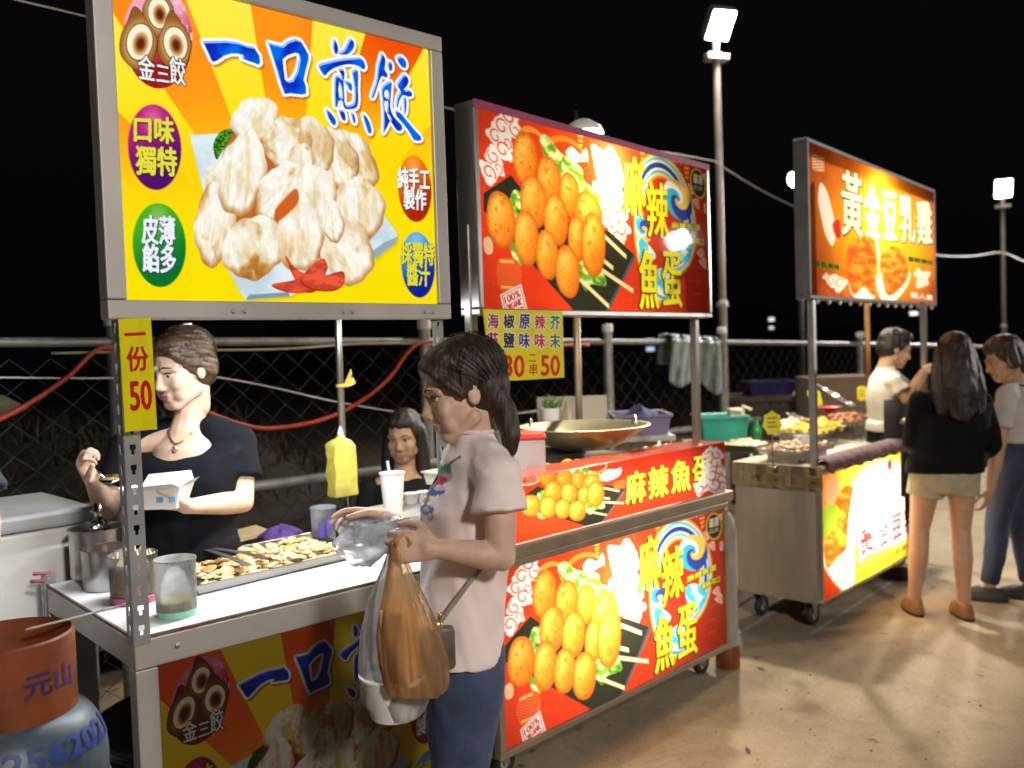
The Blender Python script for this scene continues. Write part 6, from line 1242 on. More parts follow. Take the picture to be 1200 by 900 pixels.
def add_head(mb, c, F, S, U, k=1.0, chin=0.0):
    L = lambda x, y, z: c+(S*x+F*y+U*z)*k
    E = lambda p, a, b, d: mb.ell(p, S*a*k, F*b*k, U*d*k, 22, 14)
    E(L(0, -.014, .036), .0735, .094, .086); E(L(0, .026, -.022), .063, .062, .078); E(L(0, .038, -.058), .052, .046, .046)
    mb.cap(L(-.014, .057, -.094), .022*k, L(.014, .057, -.094), .022*k); mb.cap(L(-.052, .0, -.062), .020*k, L(-.018, .058, -.094), .018*k); mb.cap(L(.052, .0, -.062), .020*k, L(.018, .058, -.094), .018*k)
    for s in (-1, 1):
        E(L(s*.037, .059, -.030), .026, .022, .028); E(L(s*.032, .056, -.060), .025, .020, .028); mb.cap(L(s*.014, .081, .020), .011*k, L(s*.050, .064, .016), .010*k)
        E(L(s*.073, -.010, -.008), .008, .017, .027); mb.cap(L(s*.077, -.018, .008), .005*k, L(s*.078, -.010, .014), .005*k)
        E(L(s*.011, .091, -.040), .008, .010, .008)
    mb.chain([(L(0, .083, .010), .009*k), (L(0, .090, -.014), .0095*k), (L(0, .0985, -.034), .0115*k)]); 
    mb.cap(L(-.015, .0785, -.063), .0085*k, L(.015, .0785, -.063), .0085*k); mb.cap(L(-.012, .0775, -.074), .009*k, L(.012, .0775, -.074), .009*k)
    mb.cap(L(0, -.03, -.04), .052*k, L(0, -.022, -.12), .046*k)
    return L
def face_bits(parent, c, F, S, U, k=1.0, down=.0):
    L = lambda x, y, z: c+(S*x+F*y+U*z)*k
    for s in (-1, 1):
        e = MB().ell(L(s*.031, .0715, .002), S*.0125*k, F*.0085*k, U*.0062*k, 14, 8).build('eye', eye_white, parent, smooth=True)
        MB().ell(L(s*.030, .0790, .0005-down*.003), S*.0052*k, F*.002*k, U*.0054*k, 12, 6).build('iris', iris_m, e, smooth=True)
        MB().tube([L(s*.017, .0815, .0045), L(s*.030, .0818, .0085), L(s*.045, .0745, .0040)], .0019*k, 6).build('eyelash', brow_m, e, smooth=True)
        MB().tube([L(s*.015, .0905, .021), L(s*.030, .0895, .0275), L(s*.050, .0755, .022)], [.0016*k, .0022*k, .0010*k], 6).build('eyebrow', brow_m, parent, smooth=True)
    MB().ell(L(0, .0855, -.0635), S*.020*k, F*.0035*k, U*.0042*k, 14, 6).ell(L(0, .0845, -.0735), S*.017*k, F*.0035*k, U*.0050*k, 14, 6).build('lips', lip_m, parent, smooth=True)
def add_hand(mb, w, d, n, th, k=1.0, curl=(.5, .6, .6, .7), thumb=.5, spread=.06):
    """w wrist, d towards the fingers, n where the palm looks, th side of the thumb (unit vectors)"""
    d, n = nrm(d), nrm(n); n = nrm(n-d*np.dot(n, d)); s = nrm(np.cross(d, n)); s = s if np.dot(s, th) > 0 else -s
    mb.cap(w, .024*k, w+d*.02*k, .026*k)
    mb.loft([(w+d*.005*k, s*.026*k, n*.018*k), (w+d*.035*k+s*.003*k, s*.036*k, n*.017*k), (w+d*.075*k, s*.041*k, n*.014*k), (w+d*.094*k, s*.038*k, n*.010*k)], 16)
    mb.ell(w+d*.038*k+s*.024*k+n*.008*k, s*.017*k, n*.013*k, d*.030*k)
    for i, (off, ln, c) in enumerate(zip((.029, .010, -.010, -.028), (.070, .078, .073, .058), curl)):
        p = w+d*(.090-.006*abs(i-1.2))*k+s*off*k; q = d+s*spread*(1.3-i); a = 0; r = (.0088, .0090, .0086, .0076)[i]*k
        for j, (seg, t) in enumerate(((.46, .75), (.31, 1.05), (.23, .7))):
            a += c*t; v = nrm(q)*math.cos(a)+n*math.sin(a); p2 = p+v*ln*seg*k*1.02; mb.cap(p, r, p2, r*.9, 10, 3); p, r = p2, r*.9
    p = w+d*.024*k+s*.030*k+n*.004*k; v1 = nrm(d*.60+s*.72+n*.30); p2 = p+v1*.036*k; v2 = nrm(d*.85+s*(.45-.5*thumb)+n*(.2+.6*thumb)); p3 = p2+v2*.031*k; v3 = nrm(d*.9+s*(.3-.7*thumb)+n*(.15+.7*thumb)); p4 = p3+v3*.025*k
    mb.chain([(p, .0135*k), (p2, .0112*k), (p3, .0098*k), (p4, .0082*k)], 10)
def add_arm(mb, sh, el, wr, k=1.0):
    mid = sh*.5+el*.5; f = el*.65+wr*.35; mb.chain([(sh, .047*k), (mid, .043*k), (el, .036*k), (f, .037*k), (wr, .0245*k)], 16)
def add_leg(mb, hip, kn, an, toe, k=1.0):
    cf = kn*.62+an*.38; back = nrm(hip-kn); mb.chain([(hip, .085*k), (hip*.5+kn*.5, .070*k), (kn, .052*k), (cf-toe*.012, .053*k), (kn*.2+an*.8, .037*k), (an, .034*k)], 18)
    mb.cap(an-UP*.04*k-toe*.03*k, .030*k, an-UP*.045*k+toe*.06*k, .034*k); mb.cap(an-UP*.045*k+toe*.06*k, .034*k, an-UP*.055*k+toe*.15*k, .022*k)
def torso(mb, secs, n=26): mb.loft(secs, n)
def scalp(mb, c, F, S, U, k=1.0, grow=0.0, low=-.03, front=.060):
    L = lambda x, y, z: c+(S*x+F*y+U*z)*k; E = lambda p, a, b, d: mb.ell(p, S*a*k, F*b*k, U*d*k, 24, 14); g = grow
    E(L(0, -.024, .046), .080+g, .094+g, .085+g); E(L(0, -.050, .0), .076+g, .066+g, .075+g); E(L(0, .018, .074), .066+g, .060+g, .047+g)
    for s in (-1, 1): E(L(s*.058, -.012, .030), .022+g, .052, .050)
    return L
def person(name, base, label): return thing('person', base, label, 'person', None)

def strands(parent, L, k, n, end, seed, m, grow=1.03):
    """loose single hairs over the scalp running to end(r)"""
    r = random.Random(seed); mb = MB()
    for i in range(n):
        a, e = r.uniform(0, 6.283), r.uniform(-.1, 1.3); q = np.array((math.cos(a)*math.cos(e)*.083, math.sin(a)*math.cos(e)*.097-.0, math.sin(e)*.088)); t_ = end(r); pts = []
        if q[1] > .05 and q[2] < .045: continue
        g = grow+r.uniform(-.01, .045); w0 = np.array((.083, .097, .088))
        for j in range(7):
            u = j/6; v = q*(1-u)+np.array(t_)*u; d = np.linalg.norm(v/w0)
            if d < g and u < .8: v = v/d*g
            pts.append(L(v[0]+r.uniform(-.002, .002), v[1]-.024, v[2]+.046+r.uniform(-.002, .002)))
        mb.tube(pts, .0007, 4)
    o = mb.build('loose_strands', m, parent); o['kind'] = 'stuff'; return o
def rib(c, a, b, r, m, parent): return MB().tube([c+a*math.cos(t)+b*math.sin(t) for t in np.linspace(0, 2*math.pi, 41)], r, 8).build('neck_rib', m, parent, smooth=True)
# ---------------------------------------------------------------- customer in the pink T-shirt (seen from her left side)
def customer():
    D = 2.2; Fq = nrm(-HR*.95-HF*.22); F, S, _ = basis(Fq); c0 = P(545, 800, D); root = person('c', V(c0[0], c0[1], 0), 'woman in pale pink printed T-shirt and jeans holding plastic bags at the counter')
    hc = P(541, 458, D); hF = nrm(F*.95-UP*.22-HF*.06); hF, hS, hU = basis(hF); body = MB(); k = 1.03
    add_head(body, hc, hF, hS, hU, k)
    nk = P(556, 512, D+.01); ch = P(552, 590, D+.02); wa = P(543, 680, D+.02); pe = P(541, 752, D+.02)
    body.cap(hc-hU*.06-hF*.02, .050, nk+UP*.0, .052); body.cap(nk, .054, ch, .080); body.chain([(ch, .085), (wa, .078), (pe, .080)], 18)
    shL = P(584, 560, D-.16); shR = P(539, 551, D+.17); body.cap(nk-UP*.025, .045, shL, .045).cap(nk-UP*.02, .045, shR, .045)
    elL = P(588, 653, D-.19); wrL = P(512, 643, D-.20); elR = P(520, 640, D+.21); wrR = P(452, 606, D+.20)
    add_arm(body, shL, elL, wrL, .89); add_arm(body, shR, elR, wrR, .89)
    add_hand(body, wrL, -HR*.95+UP*.10-HF*.05, -HR*.35-UP*.3+HF*.85, UP*.9-HR*.2, .98, (.75, .95, 1.05, 1.15), .6)
    add_hand(body, wrR, -HR*.98+UP*.16, -UP*.8-HF*.5, -HF*.9, .95, (.35, .45, .55, .6), .4)
    hpL, hpR = pe-S*-.070-UP*.05, pe-S*.070-UP*.05; knL = PZ(545, 935, .47) if False else V(*(hpL[:2]+F[:2]*.03), .47); knR = V(*(hpR[:2]+F[:2]*.02), .47); anL = V(*(hpL[:2]-F[:2]*.01), .085); anR = V(*(hpR[:2]+F[:2]*.08), .085)
    add_leg(body, hpL, knL, anL, F); add_leg(body, hpR, knR, anR, F)
    b = body.skin('body', skin_a, root, .0042, 4); face_bits(b, hc, hF, hS, hU, k, .4)
    # T-shirt, one surface with the print in its colours
    sh = MB(); w = lambda p, a, b_, tw=S, fw=F: (p, tw*a, fw*b_)
    torso(sh, [w(nk+UP*.012-F*.004, .058, .056), w(nk-UP*.016, .105, .064), w(nk-UP*.045+F*.004, .150, .078), w(P(558, 560, D+.01), .168, .094), w(ch+F*.010, .168, .118), w(P(548, 635, D+.02), .156, .112), w(wa, .150, .106), w(P(538, 725, D+.02), .162, .108), w(P(534, 762, D+.02)-F*.004, .170, .111)], 30)
    def sleeve(s, e, t): a = s*(1-t)+e*t; sh.hem([(s+UP*.0, .051), (s*(1-t*.5)+e*t*.5, .058), (a, .067)], 20)
    sh.cap(nk-UP*.035, .060, shL-UP*.0, .058); sh.cap(nk-UP*.035, .060, shR-UP*.0, .058); sleeve(shL, elL, .43); sleeve(shR, elR, .46)
    me = sh.remesh(.006, 5); n = len(me.vertices); co = np.empty(n*3, np.float32); me.vertices.foreach_get('co', co); co = co.reshape(-1, 3).astype(float); no = np.empty(n*3, np.float32); me.vertices.foreach_get('normal', no); no = no.reshape(-1, 3)
    drape = fold(co*np.array((26, 26, 9))); zrel = np.clip((nk[2]-.10-co[:, 2])/.4, 0, 1); co = co+no*(.0058*drape*(.35+.9*zrel)+.0032*fold(co*np.array((48, 48, 26))))[:, None]
    me.vertices.foreach_set('co', co.astype(np.float32).ravel()); me.update(); q = co-CAM; d = q @ CF; px = 600+F_PX*(q @ CR)/d; py = 450-F_PX*(q @ CU)/d
    col = np.tile(np.array((.84, .72, .70)), (n, 1)); facing = (no @ F) > .15
    def splash(x, y, a, b_, rgb, sd=0, th=0): 
        u, v = (px-x)/a, (py-y)/b_; m = (u*u+v*v+.5*(fbm(px*.12+sd, py*.12, sd, 3)-.5) < 1) & facing; col[m] = rgb
    splash(518, 558, 13, 9, (.55, .40, .40)); splash(512, 550, 8, 7, (.02, .28, .22), 1); splash(524, 549, 5, 6, (.02, .26, .2), 2); splash(511, 563, 13, 5.5, (.50, .03, .09), 3); splash(508, 575, 14, 6, (.06, .09, .34), 4); splash(516, 572, 7, 3, (.55, .52, .55), 5); splash(497, 586, 7, 3, (.55, .33, .05), 6); splash(500, 597, 8, 6, (.10, .22, .48), 7); splash(499, 597, 4, 2.5, (.6, .45, .42), 8); splash(505, 607, 4, 3, (.55, .33, .05), 9)
    at = me.color_attributes.new('print', 'FLOAT_COLOR', 'POINT'); at.data.foreach_set('color', np.concatenate([col, np.ones((n, 1))], 1).astype(np.float32).ravel())
    m = mat('pale pink jersey', (.80, .68, .66), .85, 0, .05, 20, .10, 260); m = m.copy(); t = m.node_tree; a_ = t.nodes.new('ShaderNodeAttribute'); a_.attribute_name = 'print'; t.links.new(a_.outputs['Color'], t.nodes['Principled BSDF'].inputs['Base Color']); me.materials.clear(); me.materials.append(m); shirt = link('t_shirt', me, root)
    je = MB(); torso(je, [w(P(537, 722, D+.02), .155, .100), w(pe, .155, .104), w(pe-UP*.07, .155, .106)], 26)
    for hp, kn, an in ((hpL, knL, anL), (hpR, knR, anR)): je.hem([(hp-UP*.02, .094), (hp*.5+kn*.5, .079), (kn, .061), (kn*.6+an*.4-F*.008, .058), (an+UP*.03, .046)], 18)
    je.skin('jeans', jean_m, root, .007, 4, .0025, 22, (1, 1, 1.4))
    for an in (anL, anR): MB().cap(an-UP*.05-F*.03, .036, an-UP*.052+F*.07, .040).cap(an-UP*.052+F*.07, .040, an-UP*.06+F*.16, .026).skin('shoe', mat('white sneaker', (.6, .6, .6), .6), root, .006, 3)
    hr = MB(); L = scalp(hr, hc, hF, hS, hU, k, .002)
    for s in (-1, 1): hr.chain([(L(s*.045, .066, .062), .016), (L(s*.068, .046, .030), .013), (L(s*.076, .018, -.004), .010)]); hr.chain([(L(0, .070, .080), .020), (L(s*.03, .070, .070), .017), (L(s*.055, .052, .052), .014)])
    tie = P(574, 453, D-.02)
    hr.cap(L(0, -.07, .02), .060, tie, .026); pony = [(tie, .020), (P(584, 464, D-.03), .029), (P(593, 487, D-.04), .031), (P(599, 511, D-.05), .024), (P(601, 531, D-.05), .009)]
    hr.chain(pony, 16); hair_c = mat('soft brown hair', (.030, .015, .009), .5, 0, .5, 30, .5, 120, stretch=(1, 1, .12), rvar=.1); ho = hr.skin('hair', hair_c, root, .0048, 3, .0024, 150, (1, 1, .10))
    inv = lambda p: (float(np.dot(p-hc, hS))/k, float(np.dot(p-hc, hF))/k+.024, float(np.dot(p-hc, hU))/k-.046)
    strands(ho, L, k, 130, lambda r: np.array(inv(tie))+np.array((r.uniform(-.015, .015), 0, r.uniform(-.015, .015))), 3, hair_m)
    rib(nk+UP*.016-F*.004, S*.058, F*.056, .0055, MATS['pale pink jersey'], shirt)
    MB().lathe(tie+HR*.004, [(.020, -.008), (.028, -.004), (.028, .004), (.020, .008)], 20, nrm(P(585, 466, D-.03)-tie)).build('hair_tie', black_rubber, ho, smooth=True)
    # shoulder bag strap with the bag on the far hip
    st = [P(545, 541, D-.10), P(512, 560, D-.02), P(497, 590, D-.02), P(487, 620, D-.01), P(486, 650, D)]
    strap = mat('dark braided strap', (.20, .19, .18), .5, .2, .3, 90); st2 = [P(572, 655, D-.135), P(548, 685, D-.145), P(528, 712, D-.14), P(512, 735, D-.14)]
    bag = thing('shoulder_bag', P(505, 760, D-.13), 'small dark shoulder bag with gold clasp behind the orange carrier bag', 'bag')
    tsh = bvh(shirt); MB().tube([onto(tsh, x, y, .004, 1.2, D-.1) for x, y in ((540, 535), (527, 543), (514, 556), (505, 572), (498, 592), (494, 612), (491, 630), (489, 645))], .0035, 8).build('front_strap', strap, bag, smooth=True)
    MB().ring_loft([[p+UP*a+S*b_ for a, b_ in ((-.008, 0), (-.008, .003), (.008, .003), (.008, 0))] for p in st2]).build('back_strap', mat('grey leather strap', (.26, .25, .23), .5, 0, .15), bag)
    bo = P(508, 758, D-.16); MB().box(bo-F*.05-UP*.055-S*.02, F*.10, S*.035, UP*.10, .010).build('bag_body', mat('taupe leather', (.10, .08, .06), .4, 0, .3, 30), bag, auto=40)
    MB().ell(P(513, 735, D-.185), F*.012, S*.006, UP*.014).ell(P(516, 722, D-.175), F*.006, S*.006, UP*.010).build('clasp', mat('gold clasp', (.60, .42, .14), .25, .95), bag, smooth=True)
    return dict(wrL=wrL, wrR=wrR, S=S, F=F, D=D)
cu_info = customer()
def bag_shape(name, parent, pts, m, amp=.06, seed=1, n=90, closed=True):
    """hanging bag: pts = (centre, half width vector, half depth vector), top to bottom, with crumpled sides"""
    r = random.Random(seed); ph = [r.uniform(0, 6.28) for _ in range(8)]; rings = []
    for i, (c, a, b) in enumerate(pts):
        row = []
        for j in range(n):
            t = 2*math.pi*j/n; k = 1+amp*(math.sin(3*t+ph[0]+i*.35)+.7*math.sin(7*t+ph[1]-i*.5)+.5*math.sin(11*t+ph[2]+i*.9)+.45*abs(math.sin(8.5*t+ph[3]+i*.25))+.3*abs(math.sin(14*t+ph[4]))); ct, s_ = math.cos(t), math.sin(t); e = .62
            row.append(c+a*math.copysign(abs(ct)**e, ct)*k+b*math.copysign(abs(s_)**e, s_)*k)
        rings.append(row)
    mb = MB().ring_loft(rings, cap=False)
    if closed: mb.add([np.mean(rings[-1], 0)]+rings[-1], [(0, j+1, (j+1) % n+1) for j in range(n)])
    return mb.build(name, m, parent, smooth=True)
Dh = 2.0
ob = thing('carrier_bag', P(490, 812, Dh), 'orange translucent carrier bag with a paper box hanging from the woman in pink', 'bag')
of = film('orange film', (.98, .68, .40), .58, .2, .72, 1.25, 30, (1, 1, .15))
ax = nrm(HR*.93-HF*.36); bx_ = np.cross(UP, ax)
def sec(xc, y, wpx, dep, tilt=0.0): return (P(xc, y, Dh-.01), (ax+UP*tilt)*wpx*Dh/F_PX/2, bx_*dep)
bag_shape('bag_film', ob, [sec(463, 634, 10, .008), sec(466, 655, 20, .014), sec(470, 680, 34, .024), sec(476, 715, 55, .04), sec(481, 745, 68, .05), sec(487, 775, 74, .055), sec(491, 800, 72, .052, .08), sec(492, 810, 66, .045, .08)], of, .045, 3)
for k, s_ in enumerate((-1, 1)): MB().tube([P(463, 640, Dh-.02*s_), P(466, 630, Dh-.02*s_), P(474, 627, Dh), P(481, 636, Dh-.015), P(474, 652, Dh-.01)], .005).build('handle', of, ob, smooth=True)
bp0 = P(447, 790, Dh-.012); tag(MB().box(P(457, 796, Dh+.005)-bx_*.03, ax*.062, bx_*.07, UP*.165-ax*.006, .004).build('paper_box', mat('tan paper box', (.62, .42, .20), .7, 0, .06)), 'tan paper box inside the orange carrier bag', 'box')
wb = thing('carrier_bag', P(462, 838, Dh+.06), 'clear white carrier bag with a white bowl behind the orange bag', 'bag')
wf = film('clear white film', (.84, .84, .84), .42, .2, .5, 1.25, 26, (1, 1, .25))
def sec2(xc, y, wpx, dep): return (P(xc, y, Dh+.08), ax*wpx*Dh/F_PX/2, bx_*dep)
bag_shape('bag_film', wb, [sec2(462, 640, 10, .008), sec2(459, 665, 22, .016), sec2(455, 700, 42, .035), sec2(455, 740, 60, .05), sec2(460, 780, 76, .062), sec2(464, 815, 80, .066), sec2(466, 836, 58, .05)], wf, .04, 5)
bwl = P(463, 838, Dh+.08); tag(MB().lathe(bwl, [(0, 0), (.055, 0), (.078, .095), (.081, .097), (.081, .102), (.0, .104)], 36).build('paper_bowl', mat('white paper bowl', (.76, .75, .72), .5, 0, .04), auto=40), 'white lidded paper bowl inside the clear carrier bag', 'bowl')
# crumpled clear bag in the far hand
cbm = film('crinkled clear film', (.88, .92, .97), .46, .12, .5, 1.32, 34); cbp = P(438, 618, 2.40); cb_ = thing('plastic_bag', cbp-UP*.04, 'crumpled clear plastic bag held open over the dumpling tray', 'bag'); rr = random.Random(4); rings = []
ph = [rr.uniform(0, 6) for _ in range(9)]
for i, t in enumerate(np.linspace(0, 1, 13)):
    c = P(398+78*t, 628-14*t+10*math.sin(t*3), 2.44-.10*t); w_ = (.030+.055*math.sin(math.pi*min(1, t*.9+.12))**.8)*(1-.35*t); row = []
    for j in range(40):
        a = 2*math.pi*j/40; k = 1+.16*math.sin(3*a+ph[0]+t*6)+.11*math.sin(6*a+ph[1]-t*11)+.07*math.sin(11*a+ph[2]+t*17); row.append(c+UP*math.cos(a)*w_*k*.85+HF*math.sin(a)*w_*k*.8+HR*.012*math.sin(5*a+ph[3]))
    rings.append(row)
MB().ring_loft(rings).build('bag_film', cbm, cb_, smooth=True)
rings = []
for i, t in enumerate(np.linspace(0, 1, 8)):
    c = P(415+40*t, 622-6*t, 2.43-.05*t); rings.append([c+UP*math.cos(a)*.03*(1+.3*math.sin(4*a+t*8))+HF*math.sin(a)*.03 for a in np.linspace(0, 6.283, 25)[:-1]])
MB().ring_loft(rings).build('inner_fold', cbm, cb_, smooth=True)

# ---------------------------------------------------------------- vendor in black with necklace, behind the dumpling counter
def vendor():
    D = 3.05; F, S, _ = basis(nrm(-HF*.93-HR*.30)); c0 = P(215, 700, D); root = person('v', V(c0[0], c0[1], 0), 'woman in black T-shirt with gold necklace filling a box behind the dumpling counter')
    hF, hS, hU = basis(nrm(-HF*.82-HR*.48-UP*.20)); hc = P(213, 433, D-.04); k = 1.09; body = MB(); add_head(body, hc, hF, hS, hU, k)
    nk = P(221, 497, D-.0); ch = P(213, 560, D-.01); wa = P(213, 625, D); pe = V(wa[0], wa[1], .95)
    body.cap(hc-hU*.08-hF*.025, .049, nk, .054); body.cap(nk, .056, ch, .09); body.chain([(ch, .11), (wa, .11), (pe, .12)], 18)
    # chest skin at the neckline
    body.loft([(nk+UP*.01, S*.052, F*.050), (nk-UP*.03+F*.004, S*.080, F*.060), (nk-UP*.075+F*.010, S*.12, F*.088), (nk-UP*.13+F*.01, S*.14, F*.10)], 24)
    shL = P(281, 521, D+.02); shR = P(148, 527, D+.03)
    body.cap(nk-UP*.04, .044, shL-UP*.0, .046).cap(nk-UP*.04, .044, shR, .046)
    elL = P(284, 588, D-.03); wrL = P(226, 593, D-.22); elR = P(126, 596, D-.02); wrR = P(109, 563, D-.24)
    add_arm(body, shL, elL, wrL, 1.06); add_arm(body, shR, elR, wrR, 1.04)
    add_hand(body, wrL, -HR*.90+UP*.12-HF*.30, UP*.9+HF*.25, -HF, 1.05, (.25, .35, .45, .5), .2)
    add_hand(body, wrR, UP*.72-HR*.10-HF*.45, HR*.85+HF*.2-UP*.15, HR*.1+UP*.5-HF*.6, 1.05, (1.15, 1.2, 1.25, 1.3), .8)
    for s in (1, -1):
        hp = pe+S*s*.09; kn = V(*(hp[:2]+F[:2]*.02), .48); an = V(*hp[:2], .085); add_leg(body, hp, kn, an, F, 1.05)
    b = body.skin('body', skin_a, root, .0045, 4); face_bits(b, hc, hF, hS, hU, k, 1)
    sh = MB(); w = lambda p, a, b_: (p, S*a, F*b_)
    torso(sh, [(nk-UP*.040-F*.012, S*.120, F*.070-UP*.045), (nk-UP*.060-F*.008, S*.170, F*.088-UP*.040), (nk-UP*.085-F*.0, S*.205, F*.108-UP*.022), w(P(215, 540, D), .215, .125), w(ch, .215, .135), w(P(213, 595, D), .205, .135), w(wa, .205, .138), w(pe-UP*.02, .215, .142), w(pe-UP*.12, .22, .145)], 30)
    for s in (1, -1): sh.cap(nk+S*s*.085-UP*.028-F*.018, .054, (shL if s > 0 else shR)+UP*.002, .064)
    for s_, e_, in ((shL, elL), (shR, elR)): sh.hem([(s_, .062), (s_*.65+e_*.35, .066), (s_*.42+e_*.58, .073)], 20)
    bt_body = bvh(b); shirt_o = sh.skin('t_shirt', mat('navy black jersey', (.006, .007, .010), .95, 0, .3, 20, .12, 220, spec=.15), root, .007, 4, .0065, 19, (1, 1, .5))
    tr = MB(); torso(tr, [w(pe+UP*.06, .20, .13), w(pe-UP*.1, .205, .135)], 24)
    for s in (1, -1):
        hp = pe+S*s*.09; tr.chain([(hp-UP*.03, .105), (V(*hp[:2], .5), .075), (V(*hp[:2], .12), .06)], 18)
    tr.skin('trousers', black_cloth, root, .01, 4)
    for s in (1, -1): a = V(*(pe+S*s*.09)[:2], .04); MB().cap(a-F*.05, .038, a+F*.12, .034).skin('shoe', black_rubber, root, .008, 2)
    hr = MB(); L = scalp(hr, hc, hF, hS, hU, k, .003)
    for s in (-1, 1): hr.chain([(L(s*.010, .066, .090), .018), (L(s*.045, .060, .066), .017), (L(s*.066, .036, .036), .018), (L(s*.070, -.004, .018), .020), (L(s*.050, -.060, -.02), .030)])
    hr.chain([(L(.0, -.080, -.01), .045*k), (L(.0, -.088, -.04), .034*k)])
    hr.skin('hair', hair_b, root, .0048, 3, .0024, 150, (.12, .5, 1)); strands(root, L, k, 110, lambda r: (r.uniform(-.03, .03), -.075, r.uniform(-.1, -.05)), 5, hair_b); MB().tube([L(.012, -.015, .134), L(.022, -.03, .138), L(.035, -.045, .133)], .005).build('hair_clip', mat('silver clip', (.6, .6, .6), .25, .9), root, smooth=True)
    nl = MB(); npts = [nk+S*math.sin(a)*.085+F*(.062+.035*math.cos(a)-.01)+UP*(.028-.088*(.5+.5*math.cos(a))) for a in np.linspace(-1.9, 1.9, 25)]
    npts = [P(x, y, D-dd) for x, y, dd in ((199, 506, .10), (200.5, 513, .118), (203, 518, .128), (205.5, 521, .132), (211, 519.5, .132), (218, 515, .125), (224, 509, .112))]
    npts = [onto(bt_body, x, y, .004, 1.0, D-dd) for x, y, dd in ((197, 505, .10), (199, 512, .118), (202, 517.5, .128), (205.5, 520.5, .132), (211, 519, .132), (218, 514, .125), (225, 507, .112))]
    nl.tube(npts, .0035, 8); n_ = nl.build('necklace', mat('gold chain', (.72, .48, .12), .28, .95, .2, 120), root, smooth=True); MB().ell(onto(bt_body, 204.5, 526.5, .006, 1.0, D-.13), HR*.010, HF*.004, UP*.012).build('pendant', mat('silver pendant', (.7, .7, .7), .2, .9), n_, smooth=True)
    return dict(wrL=wrL, wrR=wrR, D=D)
vi = vendor()
# paper box in her hand, and the spoon
fb = P(188, 583, 2.80); bt_ = thing('food_box', fb-UP*.02, 'open white paper food box with blue marks held by the woman in black', 'box')
bw_, bd_, bh_ = .165, .12, .062; q = [fb+HR*a*bw_/2*.8+HF*b_*bd_/2*.8-UP*.03 for a, b_ in ((-1, -1), (1, -1), (1, 1), (-1, 1))]; tp_ = [fb+HR*a*bw_/2*1.05+HF*b_*bd_/2*1.05+UP*(bh_-.03+.006*a) for a, b_ in ((-1, -1), (1, -1), (1, 1), (-1, 1))]
c_ = sum(tp_)/4; MB().ring_loft([q, tp_, [p+(c_-p)*.03 for p in tp_], [p+UP*.003+(c_-p)*.03 for p in q]]).build('box_body', mat('white card', (.74, .73, .70), .6, 0, .05), bt_)
for i in range(4):
    a, b_ = tp_[i], tp_[(i+1) % 4]; o_ = nrm((a+b_)/2-c_); MB().plate([a, b_, b_*.9+a*.1+o_*.022+UP*(.016 if i != 2 else .035), a*.9+b_*.1+o_*.022+UP*(.016 if i != 2 else .035)], UP*.0015+o_*.0015).build('flap', MATS['white card'], bt_)
MB().ell(fb+UP*(bh_-.048), HR*bw_*.38, HF*bd_*.38, UP*.014).build('filling', mat('reddish filling', (.36, .12, .10), .5, 0, .4, 40), bt_, smooth=True)
for x in (.02, .058): MB().box(fb+HR*(x-.010)-HF*(bd_*.475+.0005)-UP*.006, HR*.020, HF*.002, UP*.016).build('blue_mark', mat('light blue ink', (.12, .30, .55), .6), bt_)
sp = thing('spoon', P(128, 562, 2.78), 'steel serving spoon with sauce in the right hand of the woman in black', 'spoon')
MB().tube([P(105, 540, 2.82), P(113, 552, 2.80), P(121, 560, 2.78)], .0055, 8).build('handle', MATS['polished steel'], sp, smooth=True); sb_ = P(129, 562, 2.775)
MB().lathe(sb_, [(0, -.016), (.018, -.013), (.030, -.002), (.034, .006), (.031, .004), (.017, -.010), (0, -.013)], 22, nrm(UP*.9-HF*.3)).build('spoon_bowl', MATS['polished steel'], sp, smooth=True); MB().ell(sb_+UP*.002, HR*.026, HF*.026, UP*.006).build('sauce', mat('thick sauce', (.36, .22, .08), .3), sp, smooth=True)

